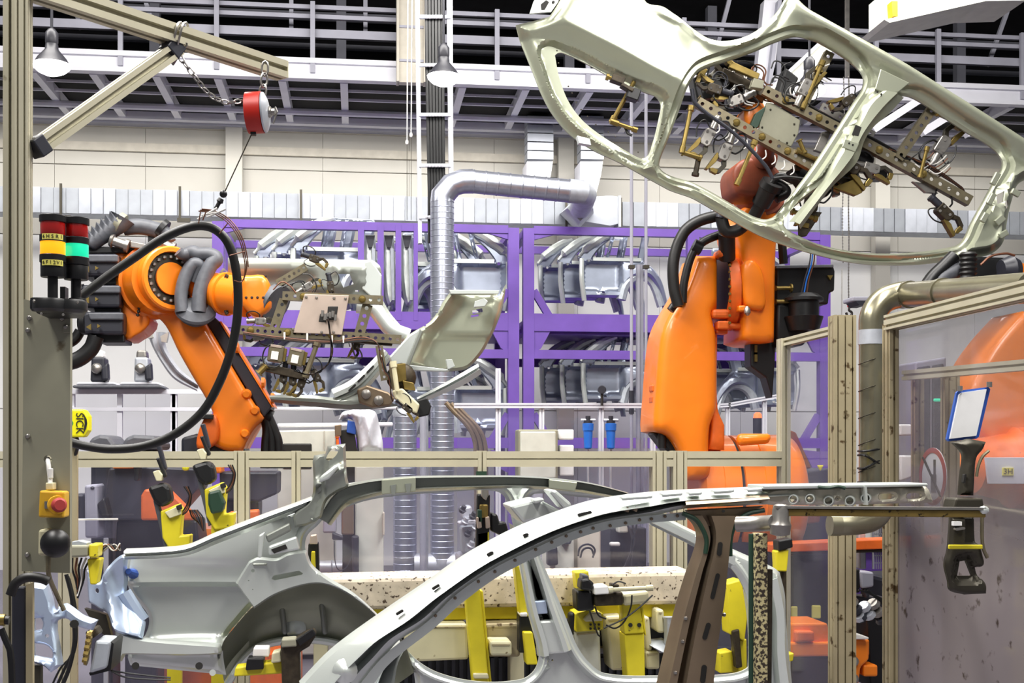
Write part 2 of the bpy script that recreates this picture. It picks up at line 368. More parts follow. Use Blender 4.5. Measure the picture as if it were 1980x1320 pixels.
M = dict(
 floor=mat('floor_paint', (108, 104, 114), .4, 0, .15, 1.2),
 wall=mat('wall_cladding', (240, 240, 238), .7, 0, .02, 2), wallshade=mat('shaded_wall_cladding', (192, 189, 180), .7, 0, .03, 2),  # upper wall's weaker light put into a greyer beige cladding colour
 trim=mat('wall_trim', (196, 190, 176), .6),
 dark=mat('dark_roof', (34, 32, 36), .8, 0, .3, 3),
 grate=mat('deck_grating', (13, 11, 10), .9, 0, .3, 40),
 white=mat('white_painted_steel', (222, 222, 230), .5, 0, .05, 3),
 grey=mat('grey_painted_steel', (160, 160, 172), .5, 0, .1, 3),
 galv=mat('galvanised_sheet', (196, 200, 208), .42, .55, .12, 14),
 ductgalv=mat('duct_galvanised', (150, 154, 160), .5, .4, .1, 5), ductgalv2=mat('duct_galvanised_bright', (178, 182, 190), .5, .4, .1, 5),
 galv2=mat('galvanised_sheet_dull', (178, 184, 190), .45, .45, .12, 14),
 spiral=mat('spiral_duct_zinc', (190, 194, 208), .3, .85, .1, 18),
 alu=mat('anodised_aluminium', (204, 198, 172), .45, .35, .06, 6, spots=.12, spotcol=(150, 140, 112)),
 aludirty=mat('stained_aluminium', (172, 160, 128), .5, .3, .12, 5, spots=.42, spotcol=(84, 66, 38)),
 plate=mat('dirty_cabinet_plate', (150, 148, 128), .55, .2, .14, 5, spots=.3, spotcol=(110, 100, 78)),
 purple=mat('purple_enamel', (112, 78, 172), .45, 0, .1, 4),
 orange=mat('robot_orange_enamel', (245, 130, 22), .36, 0, .07, 4, coat=.25),
 orange2=mat('robot_orange_worn', (226, 104, 30), .45, 0, .18, 9, spots=.2, spotcol=(120, 60, 40)),
 panelbeige=mat('beige_body_steel', (204, 199, 180), .36, .4, .05, 4), brassdirty=mat('stained_brass_bar', (140, 118, 62), .4, .5, .2, 14, spots=.4, spotcol=(50, 42, 26)),
 brownred=mat('shaded_worn_orange', (128, 62, 38), .5, 0, .2, 9, spots=.2, spotcol=(90, 44, 28)),  # robot orange with shade put into the colour, plus worn spots
 black=mat('black_plastic', (17, 17, 18), .42, 0, .25, 8),
 rubber=mat('black_rubber_hose', (22, 21, 20), .45, 0, .3, 10),
 charcoal=mat('charcoal_plastic', (44, 45, 54), .45, 0, .15, 6),
 hosegrey=mat('grey_hose_sleeve', (84, 86, 92), .5, 0, .15, 30),
 panel=mat('bare_body_steel', (172, 176, 155), .34, .5, .04, 2),
 panelwhite=mat('bright_body_steel', (222, 228, 222), .3, .55, .05, 3),
 panelblue=mat('zinc_blue_body_steel', (196, 212, 236), .3, .55, .05, 3),
 panelgrey=mat('inner_body_steel', (146, 150, 142), .36, .5, .07, 4),
 bronze=mat('oiled_dark_steel', (146, 128, 106), .34, .65, .12, 6),
 darksteel=mat('dark_stamped_steel', (66, 62, 52), .45, .5, .15, 6),
 rackpart=mat('stored_body_steel', (168, 176, 192), .3, .65, .1, 6),
 brass=mat('yellow_passivated_steel', (140, 120, 66), .36, .75, .2, 14),
 zincy=mat('yellow_zinc_beam', (128, 119, 96), .4, .6, .15, 20, spots=.2, spotcol=(110, 92, 56)),
 steel=mat('machined_steel', (160, 156, 150), .35, .8, .15, 20),
 dkmet=mat('grimy_clamp_steel', (64, 56, 44), .5, .5, .4, 30, spots=.2, spotcol=(150, 130, 80)),
 pink=mat('sensor_plate_steel', (196, 178, 164), .45, .5, .08, 8),
 yellow=mat('yellow_fixture_enamel', (222, 206, 40), .45, 0, .1, 8, spots=.26, spotcol=(96, 84, 30)),
 cream=mat('cream_fixture_enamel', (214, 208, 172), .5, 0, .08, 6, spots=.25, spotcol=(130, 114, 80)),
 speck=mat('weld_spattered_beam', (204, 192, 172), .6, 0, .2, 14, spots=.5, spotcol=(70, 54, 40)),
 flaky=mat('flaking_paint_post', (190, 178, 132), .6, 0, .1, 24, spots=.78, spotcol=(52, 42, 32)),
 estop=mat('estop_yellow_box', (222, 172, 40), .45, 0, .15, 12, spots=.25, spotcol=(110, 84, 30)),
 red=mat('red_enamel', (196, 36, 22), .4, 0, .12, 10),
 redlens=mat('red_lens', (168, 20, 16), .2, 0, .1, 10, coat=.5),
 amber=mat('lit_amber_lens', (255, 150, 20), .3, emit=(255, 160, 20), estr=1.1),
 green=mat('lit_green_lens', (20, 200, 150), .3, emit=(30, 215, 160), estr=.8),
 label=mat('yellow_label', (236, 226, 110), .6), ink=mat('black_ink', (24, 22, 18), .6),
 sick=mat('sensor_yellow_housing', (240, 232, 20), .4), greenlogo=mat('green_logo', (50, 150, 70), .5),
 paper=mat('white_paper', (236, 236, 234), .7), bluef=mat('blue_frame', (44, 84, 168), .45),
 blue=mat('blue_filter_bowl', (40, 110, 206), .3, coat=.4),
 lampglow=mat('lamp_glow', (255, 252, 244), .5, emit=(255, 252, 246), estr=14.),
 lampshade=mat('lamp_shade', (46, 46, 52), .4, 0), hook=mat('hook_steel', (70, 66, 64), .4, .7),
 cab=mat('machine_cream_cabinet', (206, 208, 196), .5), dgreen=mat('dark_green_cover', (34, 62, 46), .45),
 redsign=mat('prohibition_red', (176, 60, 56), .6), pipe=mat('nickel_pipe', (152, 147, 124), .28, .85, .1, 8),
 wire=mat('copper_wire', (110, 70, 50), .4, .4), tie=mat('white_cable_tie', (235, 232, 226), .6),
 cloth=mat('grey_work_shirt', (206, 208, 216), .85, 0, .06, 10), skin=mat('skin', (214, 158, 130), .55), hair=mat('dark_hair', (48, 34, 26), .7),
 pane=pane_mat('clear_safety_pane', .06, (160, 156, 184)), pane2=pane_mat('scratched_safety_pane', .17, (128, 120, 122), .85),
 redglow=mat('red_beacon_glow', (255, 90, 50), .4, emit=(255, 80, 40), estr=4.),
)
# ================================================================ SETTING
def struct(name, mb, m, **k): return mb.build(name, M[m] if isinstance(m, str) else m, None, smooth=False, kind='structure', **k)
WV = 17.2                                   # back wall plane
struct('floor', MB().box((1, 10, -.05), (36, 40, .1)), 'floor')
wz = Q(900, 262, WV).z
# back wall: cladding sheets with open joints, each a piece of its own
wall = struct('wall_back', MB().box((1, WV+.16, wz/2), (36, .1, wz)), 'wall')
pm = None; sw = 1.185
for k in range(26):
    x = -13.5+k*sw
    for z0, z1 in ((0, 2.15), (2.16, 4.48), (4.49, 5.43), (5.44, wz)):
        b = MB().box((x+sw/2, WV+.09, (z0+z1)/2), (sw-.005, .05, z1-z0-.004)).build('wall_panel', M['wall' if z1 < 4.5 else 'wallshade'], wall, smooth=False)
for py, h in ((303, .11), (262, .05)):
    z = Q(900, py, WV).z
    struct('trim_%d' % py, MB().box((1, WV+.03, z), (36, .06, h)), 'trim')
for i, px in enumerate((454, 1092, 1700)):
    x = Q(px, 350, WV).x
    struct('trim_%d' % (i+1), MB().box((x, WV-.05, wz/2), (.22, .16, wz)), 'wallshade')
struct('trim_4', MB().box((1, WV+.0, wz+.09), (36, .35, .22)), 'grey')
# roof and the dark hall beyond the gallery
struct('ceiling', MB().box((1, 15.5, 9.4), (40, 31, .1)), 'dark')
struct('wall_far', MB().box((1, 30, 6), (40, .1, 8)), 'dark')
struct('wall_gallery', MB().box((1, 21.5, wz+.1), (40, 8, .1)), 'dark')
pur = thing('roof_purlin_frame', 'pale grey roof purlins stacked across the dark roof behind the gallery', 'roof beams', (1, 22, 7.5))
for i, (py, v, h) in enumerate(((22, 23, .1), (48, 22, .12), (84, 22, .1), (66, 25, .08), (4, 24, .12), (104, 24, .09))):
    z = Q(990, py, v).z; MB().box((1, v, z), (34, .12, h)).build('purlin', M['grey'], pur, smooth=False)
for px in (300, 660, 1100, 1375, 1855):
    a = Q(px, 120, 21.); MB().bar((a.x, 21, 6.0), (a.x, 21, 9.3), .16, .16).build('purlin_post', M['grey'], pur, smooth=False)
# ================================================================ GALLERY (catwalk along the wall)
GV, GB = 15.0, 17.0
g0 = Q(990, 170, GV).z; g1 = Q(990, 133, GV).z
gal = thing('gallery_walkway', 'white steel gallery walkway with handrails high along the back wall', 'walkway', (1, GV, g0))
MB().box((1, GV, (g0+g1)/2), (34, .1, g1-g0)).build('fascia_beam', M['white'], gal, smooth=False)
MB().box((1, GV-.07, g1-.02), (34, .06, .06)).box((1, GV-.07, g0+.02), (34, .06, .05)).build('fascia_flange', M['white'], gal, smooth=False)
MB().box((1, (GV+GB)/2, g0+.17), (34, GB-GV, .03)).build('deck_grating', M['grate'], gal, smooth=False)
MB().box((1, GB-.05, g0+.02), (34, .12, .1)).build('back_beam', M['white'], gal, smooth=False)
MB().tube([(-16, GV+1.25, g0-.04), (18, GV+1.25, g0-.04)], .045, 8).build('pipe_rail', M['white'], gal)
MB().box((1, GV+.95, g0+.05), (34, .03, .03)).box((1, GV+.55, g0+.05), (34, .02, .03)).build('deck_stiffener', M['white'], gal, smooth=False)
xs = [Q(px, 160, GV).x for px in (60, 178, 300, 420, 545, 665, 895, 1018, 1142, 1262, 1380, 1500, 1625, 1745, 1865, 1960)]
for x in xs: MB().box((x, (GV+GB)/2, g0+.06), (.09, GB-GV-.1, .14)).build('cross_beam', M['white'], gal, smooth=False)
zr = [Q(990, y, GV).z for y in (30, 48, 80)]
for z, h in zip(zr, (.05, .05, .1)): MB().box((1, GV+.02, z), (34, .05, h)).build('handrail', M['grey'], gal, smooth=False)
for px in (235, 420, 605, 960, 1135, 1320, 1502, 1690, 1810, 1972):
    x = Q(px, 100, GV).x; MB().box((x, GV-.06, (g1+zr[0])/2-.06), (.055, .05, zr[0]-g1+.2)).build('rail_post', M['grey'], gal, smooth=False)
for px, lean in ((125, -.1), (270, -.12), (560, .0), (707, 0), (1415, .1), (1960, .14)):
    x = Q(px, 60, GV).x; MB().bar((x-lean, GV+.4, g1+.4), (x+lean, GV+.4, g1+1.15), .05, .05).build('ladder_stile', M['grey'], gal, smooth=False)
# wide cream hanger column that carries the gallery, left of the cable ladder
hc = thing('hanger_column', 'cream steel column passing up behind the cable ladder to the roof', 'column', Q(782, 240, GV-.2))
x = Q(795, 100, GV-.2).x
MB().box((x, GV-.2, 7.6), (.3, .12, 9.3-g0)).build('column_web', M['trim'], hc, smooth=False)
for s in (-1, 1): MB().box((x+s*.16, GV-.2, 7.6), (.03, .2, 9.3-g0)).build('column_flange', M['trim'], hc, smooth=False)
for z in (g0+.2, g0+.6, g0+1): MB().box((x, GV-.27, z), (.3, .02, .03)).build('batten', M['grey'], hc, smooth=False)
# second column and sloped crane girder seen behind the held body side
hc2 = thing('roof_column', 'pale roof column standing behind the big body side at upper right', 'column', Q(1490, 250, 14.6))
MB().pp([(1478, 0), (1512, 0), (1500, 120), (1470, 250), (1452, 250)], 14.6, 14.75).build('column_web', M['white'], hc2, smooth=False)
MB().pp([(1505, 0), (1512, 0), (1482, 250), (1475, 250)], 14.5, 14.8).build('column_flange', M['grey'], hc2, smooth=False)
cg = thing('crane_girder', 'cream crane girder with an orange end stop at top right corner', 'girder', Q(1850, 30, 11))
MB().pp([(1714, -20), (1900, -20), (1900, -4), (1720, 40), (1714, 40)], 11, 11.4).build('girder_web', M['cab'], cg, smooth=False)
MB().pp([(1710, 38), (1720, 44), (1905, 2), (1985, 0), (1985, -7), (1900, -6)], 10.9, 11.5).build('girder_flange', M['cab'], cg, smooth=False)
MB().pp([(1724, 2), (1736, 2), (1736, 32), (1726, 32)], 10.9, 11).build('end_stop', M['estop'], cg, smooth=False)
br = thing('roof_brace', 'broad cream diagonal brace behind the gripper at upper right', 'brace', Q(1500, 150, 13))
MB().pp([(1590, 75), (1625, 85), (1480, 215), (1440, 215)], 13, 13.2).build('brace_web', M['cab'], br, smooth=False)
MB().pp([(1590, 75), (1597, 77), (1447, 217), (1440, 215)], 12.9, 13.25).build('brace_flange', M['white'], br, smooth=False)
for k, (p, q) in enumerate((((1790, 185), (1690, 250)), ((1850, 215), (1785, 255)), ((1905, 235), (1870, 258)))):
    MB().pp(pbar(p, q, 14), 14.2, 14.3).build('gallery_strut', M['white'], gal, smooth=False)
# ================================================================ DUCTS
DV = 16.2
za, zb = Q(990, 384, DV).z, Q(990, 431, DV).z
duct = thing('rectangular_air_duct', 'long galvanised rectangular air duct along the white back wall', 'duct', (1, DV, zb))
MB().box((1, DV+.25, (za+zb)/2), (24, .4, za-zb-.02)).build('duct_core', M['galv2'], duct, smooth=False)
pw = .152; pan = [None, None]
for k in range(112):
    x = -6.6+k*pw
    if x > 10.4: break
    i = (k*7//3) % 2
    if pan[i] is None:
        z = (za+zb)/2; h = (za-zb)/2; t = .012 if i else -.012; hw = pw/2-.003
        mb = MB().add([(x-hw, DV+.012, z-h), (x+hw, DV+.012-t, z-h), (x+hw, DV+.012-t, z+h), (x-hw, DV+.012, z+h),
                       (x-hw, DV+.06, z-h), (x+hw, DV+.06, z-h), (x+hw, DV+.06, z+h), (x-hw, DV+.06, z+h)],
                      [(0, 1, 2, 3), (7, 6, 5, 4), (0, 4, 5, 1), (3, 2, 6, 7), (0, 3, 7, 4), (1, 5, 6, 2)])
        o = mb.build('duct_panel', M['ductgalv2' if i else 'ductgalv'], duct, smooth=False); pan[i] = (o, x)  # alternating reflection of the tilted panels put into two sheet tones
    else:
        o, x0 = pan[i]; c = o.copy(); COL.objects.link(c); c.location.x = x-x0
for px in (118, 348, 582, 1095, 1200): # hanger straps
    a = Q(px, 384, DV-.03); MB().bar((a.x, DV-.04, zb-.06), (a.x, DV-.04, za+.04), .03, .02).box((a.x+.05, DV-.05, zb-.07), (.16, .05, .05)).build('hanger_strap', M['darksteel'], duct, smooth=False)
for px in (1010, 1092, 1430, 1610, 1700): # duct drops and stub boxes on the wall
    pass
for i, (px, wpx, lab) in enumerate(((1044, 50, 'galvanised square duct drop left of the wall column at centre'), (1144, 44, 'galvanised square duct drop right of the wall column at centre'))):
    t = thing('duct_drop', lab, 'duct', Q(px, 380, 16.6))
    top = Q(px, 225, 16.6); a = Q(px-wpx/2, 300, 16.6); b = Q(px+wpx/2, 300, 16.6); wd = b.x-a.x
    n = 5; z0 = Q(px, 310, 16.6).z
    for k in range(n): MB().box((top.x, 16.7, z0+(top.z-z0)*(k+.5)/n), (wd, .3, (top.z-z0)/n-.015)).build('duct_section', M['ductgalv2'], t, smooth=False)
    MB().pp([(px-wpx/2, 312), (px+wpx/2, 312), (px+wpx/2-4, 338), (px+wpx/2-16, 385), (px-wpx/2-2, 385), (px-wpx/2, 338)], 16.45, 16.9).build('duct_elbow', M['white'], t, smooth=False)
# spiral ducts
def spiral(name, lab, pts, r, v, seams, mat_='spiral', extra=None):
    t = thing(name, lab, 'duct', pts[-1] if pts[-1].z < pts[0].z else pts[0])
    MB().tube(pts, r, 24).build('duct_tube', M[mat_], t, ang=60)
    for p0, p1, n in seams:
        m = MB()
        for k in range(n):
            c = p0.lerp(p1, (k+.5)/n); d = (p1-p0).normalized()
            m.lathe(c-d*.005, c+d*.005, [(0, r), (.5, r+.0035), (1, r)], 20)
        m.build('spiral_seam', M[mat_], t, kind='stuff', ang=60)
    return t
SV = 11.8
P = lambda x, y, v=SV: Q(x, y, v)
r = 23/ppm(SV)
el = [P(855, 1110), P(855, 375), P(862, 362), P(885, 352), P(900, 349)]
hz = [P(910, 350), P(1110, 370)]
s1 = spiral('spiral_air_duct', 'tall silver spiral duct rising to an elbow and a horizontal run', [P(855, 1085), P(855, 385)], r, SV, [(P(855, 1085), P(855, 385), 62)])
MB().tube([P(855, 392), P(855, 380), P(873, 358), P(893, 351), P(915, 350.5)], [r*1.03]*5, 24).build('duct_elbow', M['spiral'], s1, ang=28)
MB().tube([P(908, 350.5), P(1108, 370)], r*.98, 24).build('duct_tube', M['spiral'], s1, ang=60)
m = MB()
for k in range(9): c = P(915, 351).lerp(P(1100, 369), k/8); d = (P(1100, 369)-P(915, 351)).normalized(); m.lathe(c-d*.012, c+d*.012, [(0, r*.98), (.5, r*1.03), (1, r*.98)], 20)
m.build('spiral_seam', M['spiral'], s1, kind='stuff', ang=60)
MB().tube([P(1100, 369), P(1122, 371), P(1131, 377, SV+.15), P(1126, 392, SV+.5), P(1122, 402, SV+1)], r*1.03, 24).build('duct_elbow', M['galv'], s1, ang=28)
MB().tube([P(1122, 402, SV+.9), P(1115, 413, DV)], [r*1.2, r*2], 4).build('duct_transition', M['galv2'], s1, smooth=False)
MB().lathe(P(855, 1120), P(855, 1080), [(0, r*.6), (.3, r), (.7, r*1.15), (1, r*1.05)], 24).build('duct_boot', M['galv'], s1)
MB().lathe(P(800, 1092), P(905, 1092), [(0, r), (.55, r), (.56, r*1.1), (1, r*1.1)], 24).build('duct_cross_tube', M['galv'], s1)
s2 = spiral('spiral_air_duct', 'shorter silver spiral duct left of the tall spiral duct', [P(783, 1120), P(783, 800)], r*.98, SV, [(P(783, 1120), P(783, 800), 26)])
MB().lathe(P(783, 806), P(783, 790), [(0, r), (.5, r*1.06), (1, r*.9)], 24).build('duct_cap', M['galv'], s2)
# duct box right of the elbow
db = thing('duct_reducer_box', 'pale galvanised box where the spiral run meets the rectangular duct', 'duct', Q(1170, 432, DV-.3))
MB().pp([(1132, 400), (1150, 380), (1180, 378), (1196, 380), (1196, 432), (1180, 436), (1132, 428)], DV-.3, DV).build('box_shell', M['ductgalv2'], db, smooth=False)
MB().pp([(1196, 378), (1201, 378), (1201, 438), (1196, 438)], DV-.32, DV).build('flange_strip', M['galv2'], db, smooth=False)
# ================================================================ CABLE LADDER (vertical) and thin poles
CV = 12.0
cl = thing('cable_ladder', 'vertical white cable ladder full of black cables left of centre', 'cable ladder', Q(840, 470, CV))
for a, b in ((807, 813), (868, 877)):
    dx = -4 if a < 830 else 0
    MB().prism([Q(a-dx*0-4, -12, CV), Q(b-2, -12, CV), Q(b+3 if a < 830 else b, 470, CV), Q(a+2, 470, CV)], (0, .08, 0)).build('ladder_rail', M['white'], cl, smooth=False)
for k in range(6):
    MB().tube([Q(824+k*6.2, -12, CV+.02), Q(825+k*6.2, 120, CV+.03), Q(830+k*5.6, 370, CV+.03), Q(830+k*5.4, 470, CV+.03)], .016, 8).build('cable', M['black'], cl)
for y in (33, 126, 222, 320, 420):
    MB().bar(Q(810, y, CV+.0), Q(872, y, CV+.0), .03, .03).build('ladder_rung', M['galv'], cl, smooth=False)
    m = MB()
    for k in range(6): m.ball(Q(825+k*6.1, y, CV-.01), .02, 8)
    m.build('cable_clamp', M['white'], cl, kind='stuff')
for i, (px, y0, lab) in enumerate(((1221, 170, 'thin grey conduit pole, left of the pair at centre right'), (1249, 165, 'thin grey conduit pole, right of the pair at centre right'))):
    t = thing('conduit_pole', lab, 'pole', Q(px, 780, 10.5))
    MB().cyl((Q(px, 780, 10.5).x, 10.5, 0), Q(px, y0, 10.5), 3.3/ppm(10.5), 10).build('pole', M['grey'], t)
    MB().box(Q(px, 516, 10.5), (.05, .05, .03)).build('pole_clip', M['darksteel'], t)
    MB().cyl(Q(px, 800, 10.5), Q(px, 755, 10.5), 5/ppm(10.5), 10).build('pole_coupling', M['charcoal'], t)
t = thing('channel_post', 'grey perforated channel post between the two thin conduit poles', 'post', Q(1237, 1110, 10.6))
MB().tslot((Q(1237, 1110, 10.6).x, 10.6, 0), Q(1237, 512, 10.6), .056, .06).build('channel', M['grey'], t, smooth=False)
for i, (px, y0, y1) in enumerate(((787, -10, 272), (795, -10, 258))):
    t = thing('hanging_cord', ['thin cream pull cord, left one beside the cable ladder', 'thin cream pull cord, right one beside the cable ladder'][i], 'cord', Q(px, y1, 12.2))
    MB().cyl(Q(px+2, y0, 12.2), Q(px, y1, 12.2), .006, 6).build('cord', M['tie'], t)
    MB().ball(Q(px, y1+3, 12.2), .018, 8, (1, 1, 1.5)).build('cord_bob', M['tie'], t)
    MB().cyl(Q(px, y1, 12.2), Q(px, 425, 12.2), .003, 5).build('wire', M['darksteel'], t)
# ================================================================ HIGH-BAY LAMPS
def highbay(px, py, rpx, v, lab):
    r = rpx/ppm(v); c = Q(px, py, v); u = Vector((0, 0, 1))
    t = thing('high_bay_lamp', lab, 'lamp', c)
    MB().lathe(c, c+u*r*1.25, [(0, r), (.05, r*1.02), (.35, r*.8), (.75, r*.38), (1, r*.34)], 24).build('lamp_shade', M['lampshade'], t)
    MB().lathe(c+u*r*1.2, c+u*r*2.1, [(0, r*.3), (.2, r*.36), (.75, r*.36), (1, r*.2)], 16).build('lamp_ballast', M['lampshade'], t)
    MB().lathe(c-u*r*.5, c+u*r*.1, [(0, r*.35), (.3, r*.75), (.7, r*1.0), (1, r*1.04)], 24).build('lamp_diffuser', M['lampglow'], t)
    MB().cyl(c+u*r*2.05, c+u*(r*2.1+2.2), .012, 6).build('lamp_stem', M['lampshade'], t)
highbay(100, 128, 33, 11, 'bright high-bay lamp hanging at upper left beside the post')
highbay(858, 150, 31, 11.4, 'bright high-bay lamp hanging behind the cable ladder')
highbay(1565, 175, 32, 11, 'bright high-bay lamp glimpsed through the gripper at upper right')
# ================================================================ PURPLE RACKS
RV, RB = 14.0, 15.5
def X(px, v=RV): return Q(px, 600, v).x
def Z(py, v=RV): return Q(990, py, v).z
def rack(lab, xa, xb, name='storage_rack', mids=()):
    t = thing(name, lab, 'rack', ((xa+xb)/2, (RV+RB)/2, 0))
    s = .125
    def pt(nm, mb): return mb.build(nm, M['purple'], t, smooth=False)
    for x in (xa+s/2, xb-s/2):
        for v in (RV+s/2, RB-s/2): pt('upright', MB().box((x, v, Z(440)/2), (s, s, Z(440))))
    for z, h in ((Z(443), .09), (Z(622), .2), (Z(684), .1), (Z(856), .12)):
        for v in (RV+.05, RB-.05): pt('cross_beam', MB().box(((xa+xb)/2, v, z), (xb-xa-2*s, .09, h)))
    for x in (xa+s/2, xb-s/2):
        for z in (Z(443), Z(622), Z(856)): pt('side_beam', MB().box((x, (RV+RB)/2, z), (.08, RB-RV-2*s, .08)))
    pt('shelf_tray', MB().box(((xa+xb)/2, (RV+RB)/2, Z(640)), (xb-xa-.1, RB-RV-.2, .05)))
    for z0, z1 in ((Z(622), Z(560)), (Z(856), Z(800))):
        pt('knee_brace', MB().bar((xa+s, RV+.06, z1), (xa+s+(z1-z0)*.62, RV+.06, z0), .07, .08))
        pt('knee_brace', MB().bar((xb-s, RV+.06, z1), (xb-s-(z1-z0)*.62, RV+.06, z0), .07, .08))
        for sg, x in ((1, xa+s), (-1, xb-s)):
            pt('gusset', MB().prism([(x, RV+.02, z0-.1), (x+sg*.2, RV+.02, z0-.08), (x+sg*.08, RV+.02, z0-.3), (x, RV+.02, z0-.34)], (0, .05, 0)))
    for sg, x in ((1, xa+s), (-1, xb-s)):
        pt('gusset', MB().prism([(x, RV+.02, Z(448)), (x+sg*.3, RV+.02, Z(448)), (x, RV+.02, Z(462))], (0, .05, 0)))
    for px0, px1 in mids: pt('divider_post', MB().box(((X(px0)+X(px1))/2, RV+.05, (Z(440)+Z(622))/2), (X(px1)-X(px0), .1, Z(440)-Z(622))))
    return t
rack('left purple storage rack holding stacked body sides', X(410), X(1004), mids=((692, 704), (730, 742), (765, 776), (800, 808)))
rack('right purple storage rack behind the standing robot', X(1012), X(1606), mids=((1330, 1352), (1475, 1488)))
# stored body side frames: one source, copied into the bays
def raw(px, py): return Vector(((px-1113)/166., 0, (600-py)/166.))
def frame_source(lab, group, k):
    t = thing('stored_body_side', lab, 'car body side', (0, 0, 0), group)
    out = [(1113, 505, 1), (1124, 491), (1142, 476), (1160, 463), (1182, 452, 1), (1256, 454, 1), (1259, 462), (1248, 512, 1), (1262, 524), (1281, 546), (1293, 580), (1298, 612, 1), (1287, 612, 1), (1279, 578), (1264, 552), (1250, 541), (1229, 541), (1210, 556), (1201, 584, 1), (1132, 584, 1), (1122, 590, 1), (1118, 550), (1119, 520)]
    hs = [[(1141, 507, 1), (1155, 489), (1177, 470, 1), (1167, 507, 1)], [(1174, 507, 1), (1186, 463, 1), (1204, 462, 1), (1196, 507, 1)], [(1204, 507, 1), (1213, 462, 1), (1241, 462, 1), (1232, 507, 1)],
          circ(1134, 512, 2.6, 8), rect(1164, 574, 6, 4), rect(1178, 480, 2, 5, 15), rect(1174, 492, 2, 5, 15), rect(1207, 480, 2, 5, 15), rect(1203, 492, 2, 5, 15)]
    def h(P, do, dh):
        o = .05*(1-sst(do/4)); o = o+.09*sst((P[:, 1]-513)/5)*sst(do/9)*(1-sst((P[:, 1]-568)/6))*(1-sst((P[:, 0]-1196)/8))
        for d in dh[:3]: o = o-.02*(1-sst(d/2.5))
        return o-.10*np.exp(-((P[:, 0]-1250)/30)**2)*sst((P[:, 1]-515)/12)
    sheet(MB(), out, hs, 0, h, 5, (1.3, 2.8, 4.5), .012, raw, seg=3).build('side_panel', M['rackpart'], t, ang=45)
    MB().tube([raw(x, y)+Vector((0, -.02, 0)) for x, y in ((1114, 505), (1126, 491), (1144, 477), (1162, 465), (1186, 456))], [.02, .05, .055, .05, .03], 8, sm=3).build('front_pillar', M['panelwhite'], t)
    MB().tube([raw(x, y)+Vector((0, .04, 0)) for x, y in ((1201, 588), (1209, 560), (1227, 543), (1250, 541), (1268, 556), (1284, 600))], .06, 8, sm=3).build('wheel_arch', M['galv2'], t)
    MB().bar(raw(1142, 509), raw(1240, 509), .05, .04).build('belt_bar', M['panelwhite'], t, smooth=False)
    MB().tube([raw(1118, 510)+Vector((0, -.05, 0)), raw(1118, 550)+Vector((0, -.06, 0)), raw(1124, 592)+Vector((0, -.03, 0))], .03, 8, sm=3).build('pillar_flange', M['panelwhite'], t)
    return t
src = None
def frames(n, x, v, z, dx, dv, flip, sc, labs, group):
    global src
    for k in range(n):
        if src is None: t = src = frame_source(labs[k], group, k)
        else: t = copy_tree(src); t['label'] = labs[k]; t['group'] = group
        t.location = (x+dx*k, v+dv*k, z); t.scale = (sc*(-1 if flip else 1), 1, sc); t.rotation_euler = (0, 0, 0)
o3 = ['rearmost', 'middle', 'foremost']
w1 = 166/ppm(14.3)
frames(3, X(1040, 14.9), 14.95, Z(588, 14.4), .2, -.3, False, .98, ['bare steel body side, %s of three on upper shelf of right rack' % q for q in o3], 'body sides on the upper shelf, right rack')
frames(3, X(1043, 14.9), 14.95, Z(790, 14.4), .2, -.3, False, .98, ['bare steel body side, %s of three on lower shelf of right rack' % q for q in o3], 'body sides on the lower shelf, right rack')
frames(3, X(490, 14.9), 14.95, Z(590, 14.4), .23, -.3, False, 1.1, ['bare steel body side, %s of three on upper left of left rack' % q for q in o3], 'body sides at left of the left rack')
frames(3, X(470, 14.9), 14.95, Z(800, 14.4), .23, -.3, False, 1.1, ['bare steel body side, %s of three on lower left of left rack' % q for q in o3], 'body sides low in the left rack')
frames(3, X(905, 14.4), 14.95, Z(612, 14.4), .25, -.3, True, 1.15, ['bare steel body side facing right, %s of three on upper shelf of left rack' % q for q in o3], 'right-facing body sides, left rack')
frames(3, X(915, 14.4), 14.95, Z(850, 14.4), .2, -.3, True, 1.1, ['bare steel body side facing right, %s of three on lower shelf of left rack' % q for q in o3], 'low right-facing body sides, left rack')
frames(2, X(1540, 14.6), 14.8, Z(610, 14.4), -.22, -.3, True, .98, ['bare steel body side %s the standing robot, upper shelf' % q for q in ('far behind', 'close behind')], 'body sides right of the robot, upper')
frames(3, X(1470, 14.4), 14.9, Z(800, 14.4), .22, -.3, True, .98, ['bare steel body side right of the robot, %s of three on lower shelf' % q for q in o3], 'body sides right of the robot, lower')
# narrow pillar pressings hanging between the dividers of the left rack
for i, px in enumerate((716, 752, 787)):
    t = thing('pillar_pressing', 'bright pillar pressing hung in %s slot between the purple dividers' % ['the left', 'the middle', 'the right'][i], 'car body part', Q(px, 600, 14.2), 'pillar pressings between dividers')
    sheet(MB(), [(px-11, 452, 1), (px+10, 452, 1), (px+12, 500), (px+14, 560), (px+8, 586), (px, 590), (px-8, 560), (px-12, 500)], [], 14.2, lambda P, do, dh: .06*(1-sst(do/6)), 6, (2, 5), .02, seg=4).build('pressing', M['panelwhite'], t)
    MB().pp([(px-9, 455), (px+9, 455), (px+4, 478), (px-4, 478)], 14.12, 14.16).build('pressing_bracket', M['charcoal'], t, smooth=False)
    MB().pp([(px+3, 480), (px+9, 480), (px+11, 580), (px+6, 580)], 14.12, 14.18).build('pressing_rib', M['galv2'], t, smooth=False)
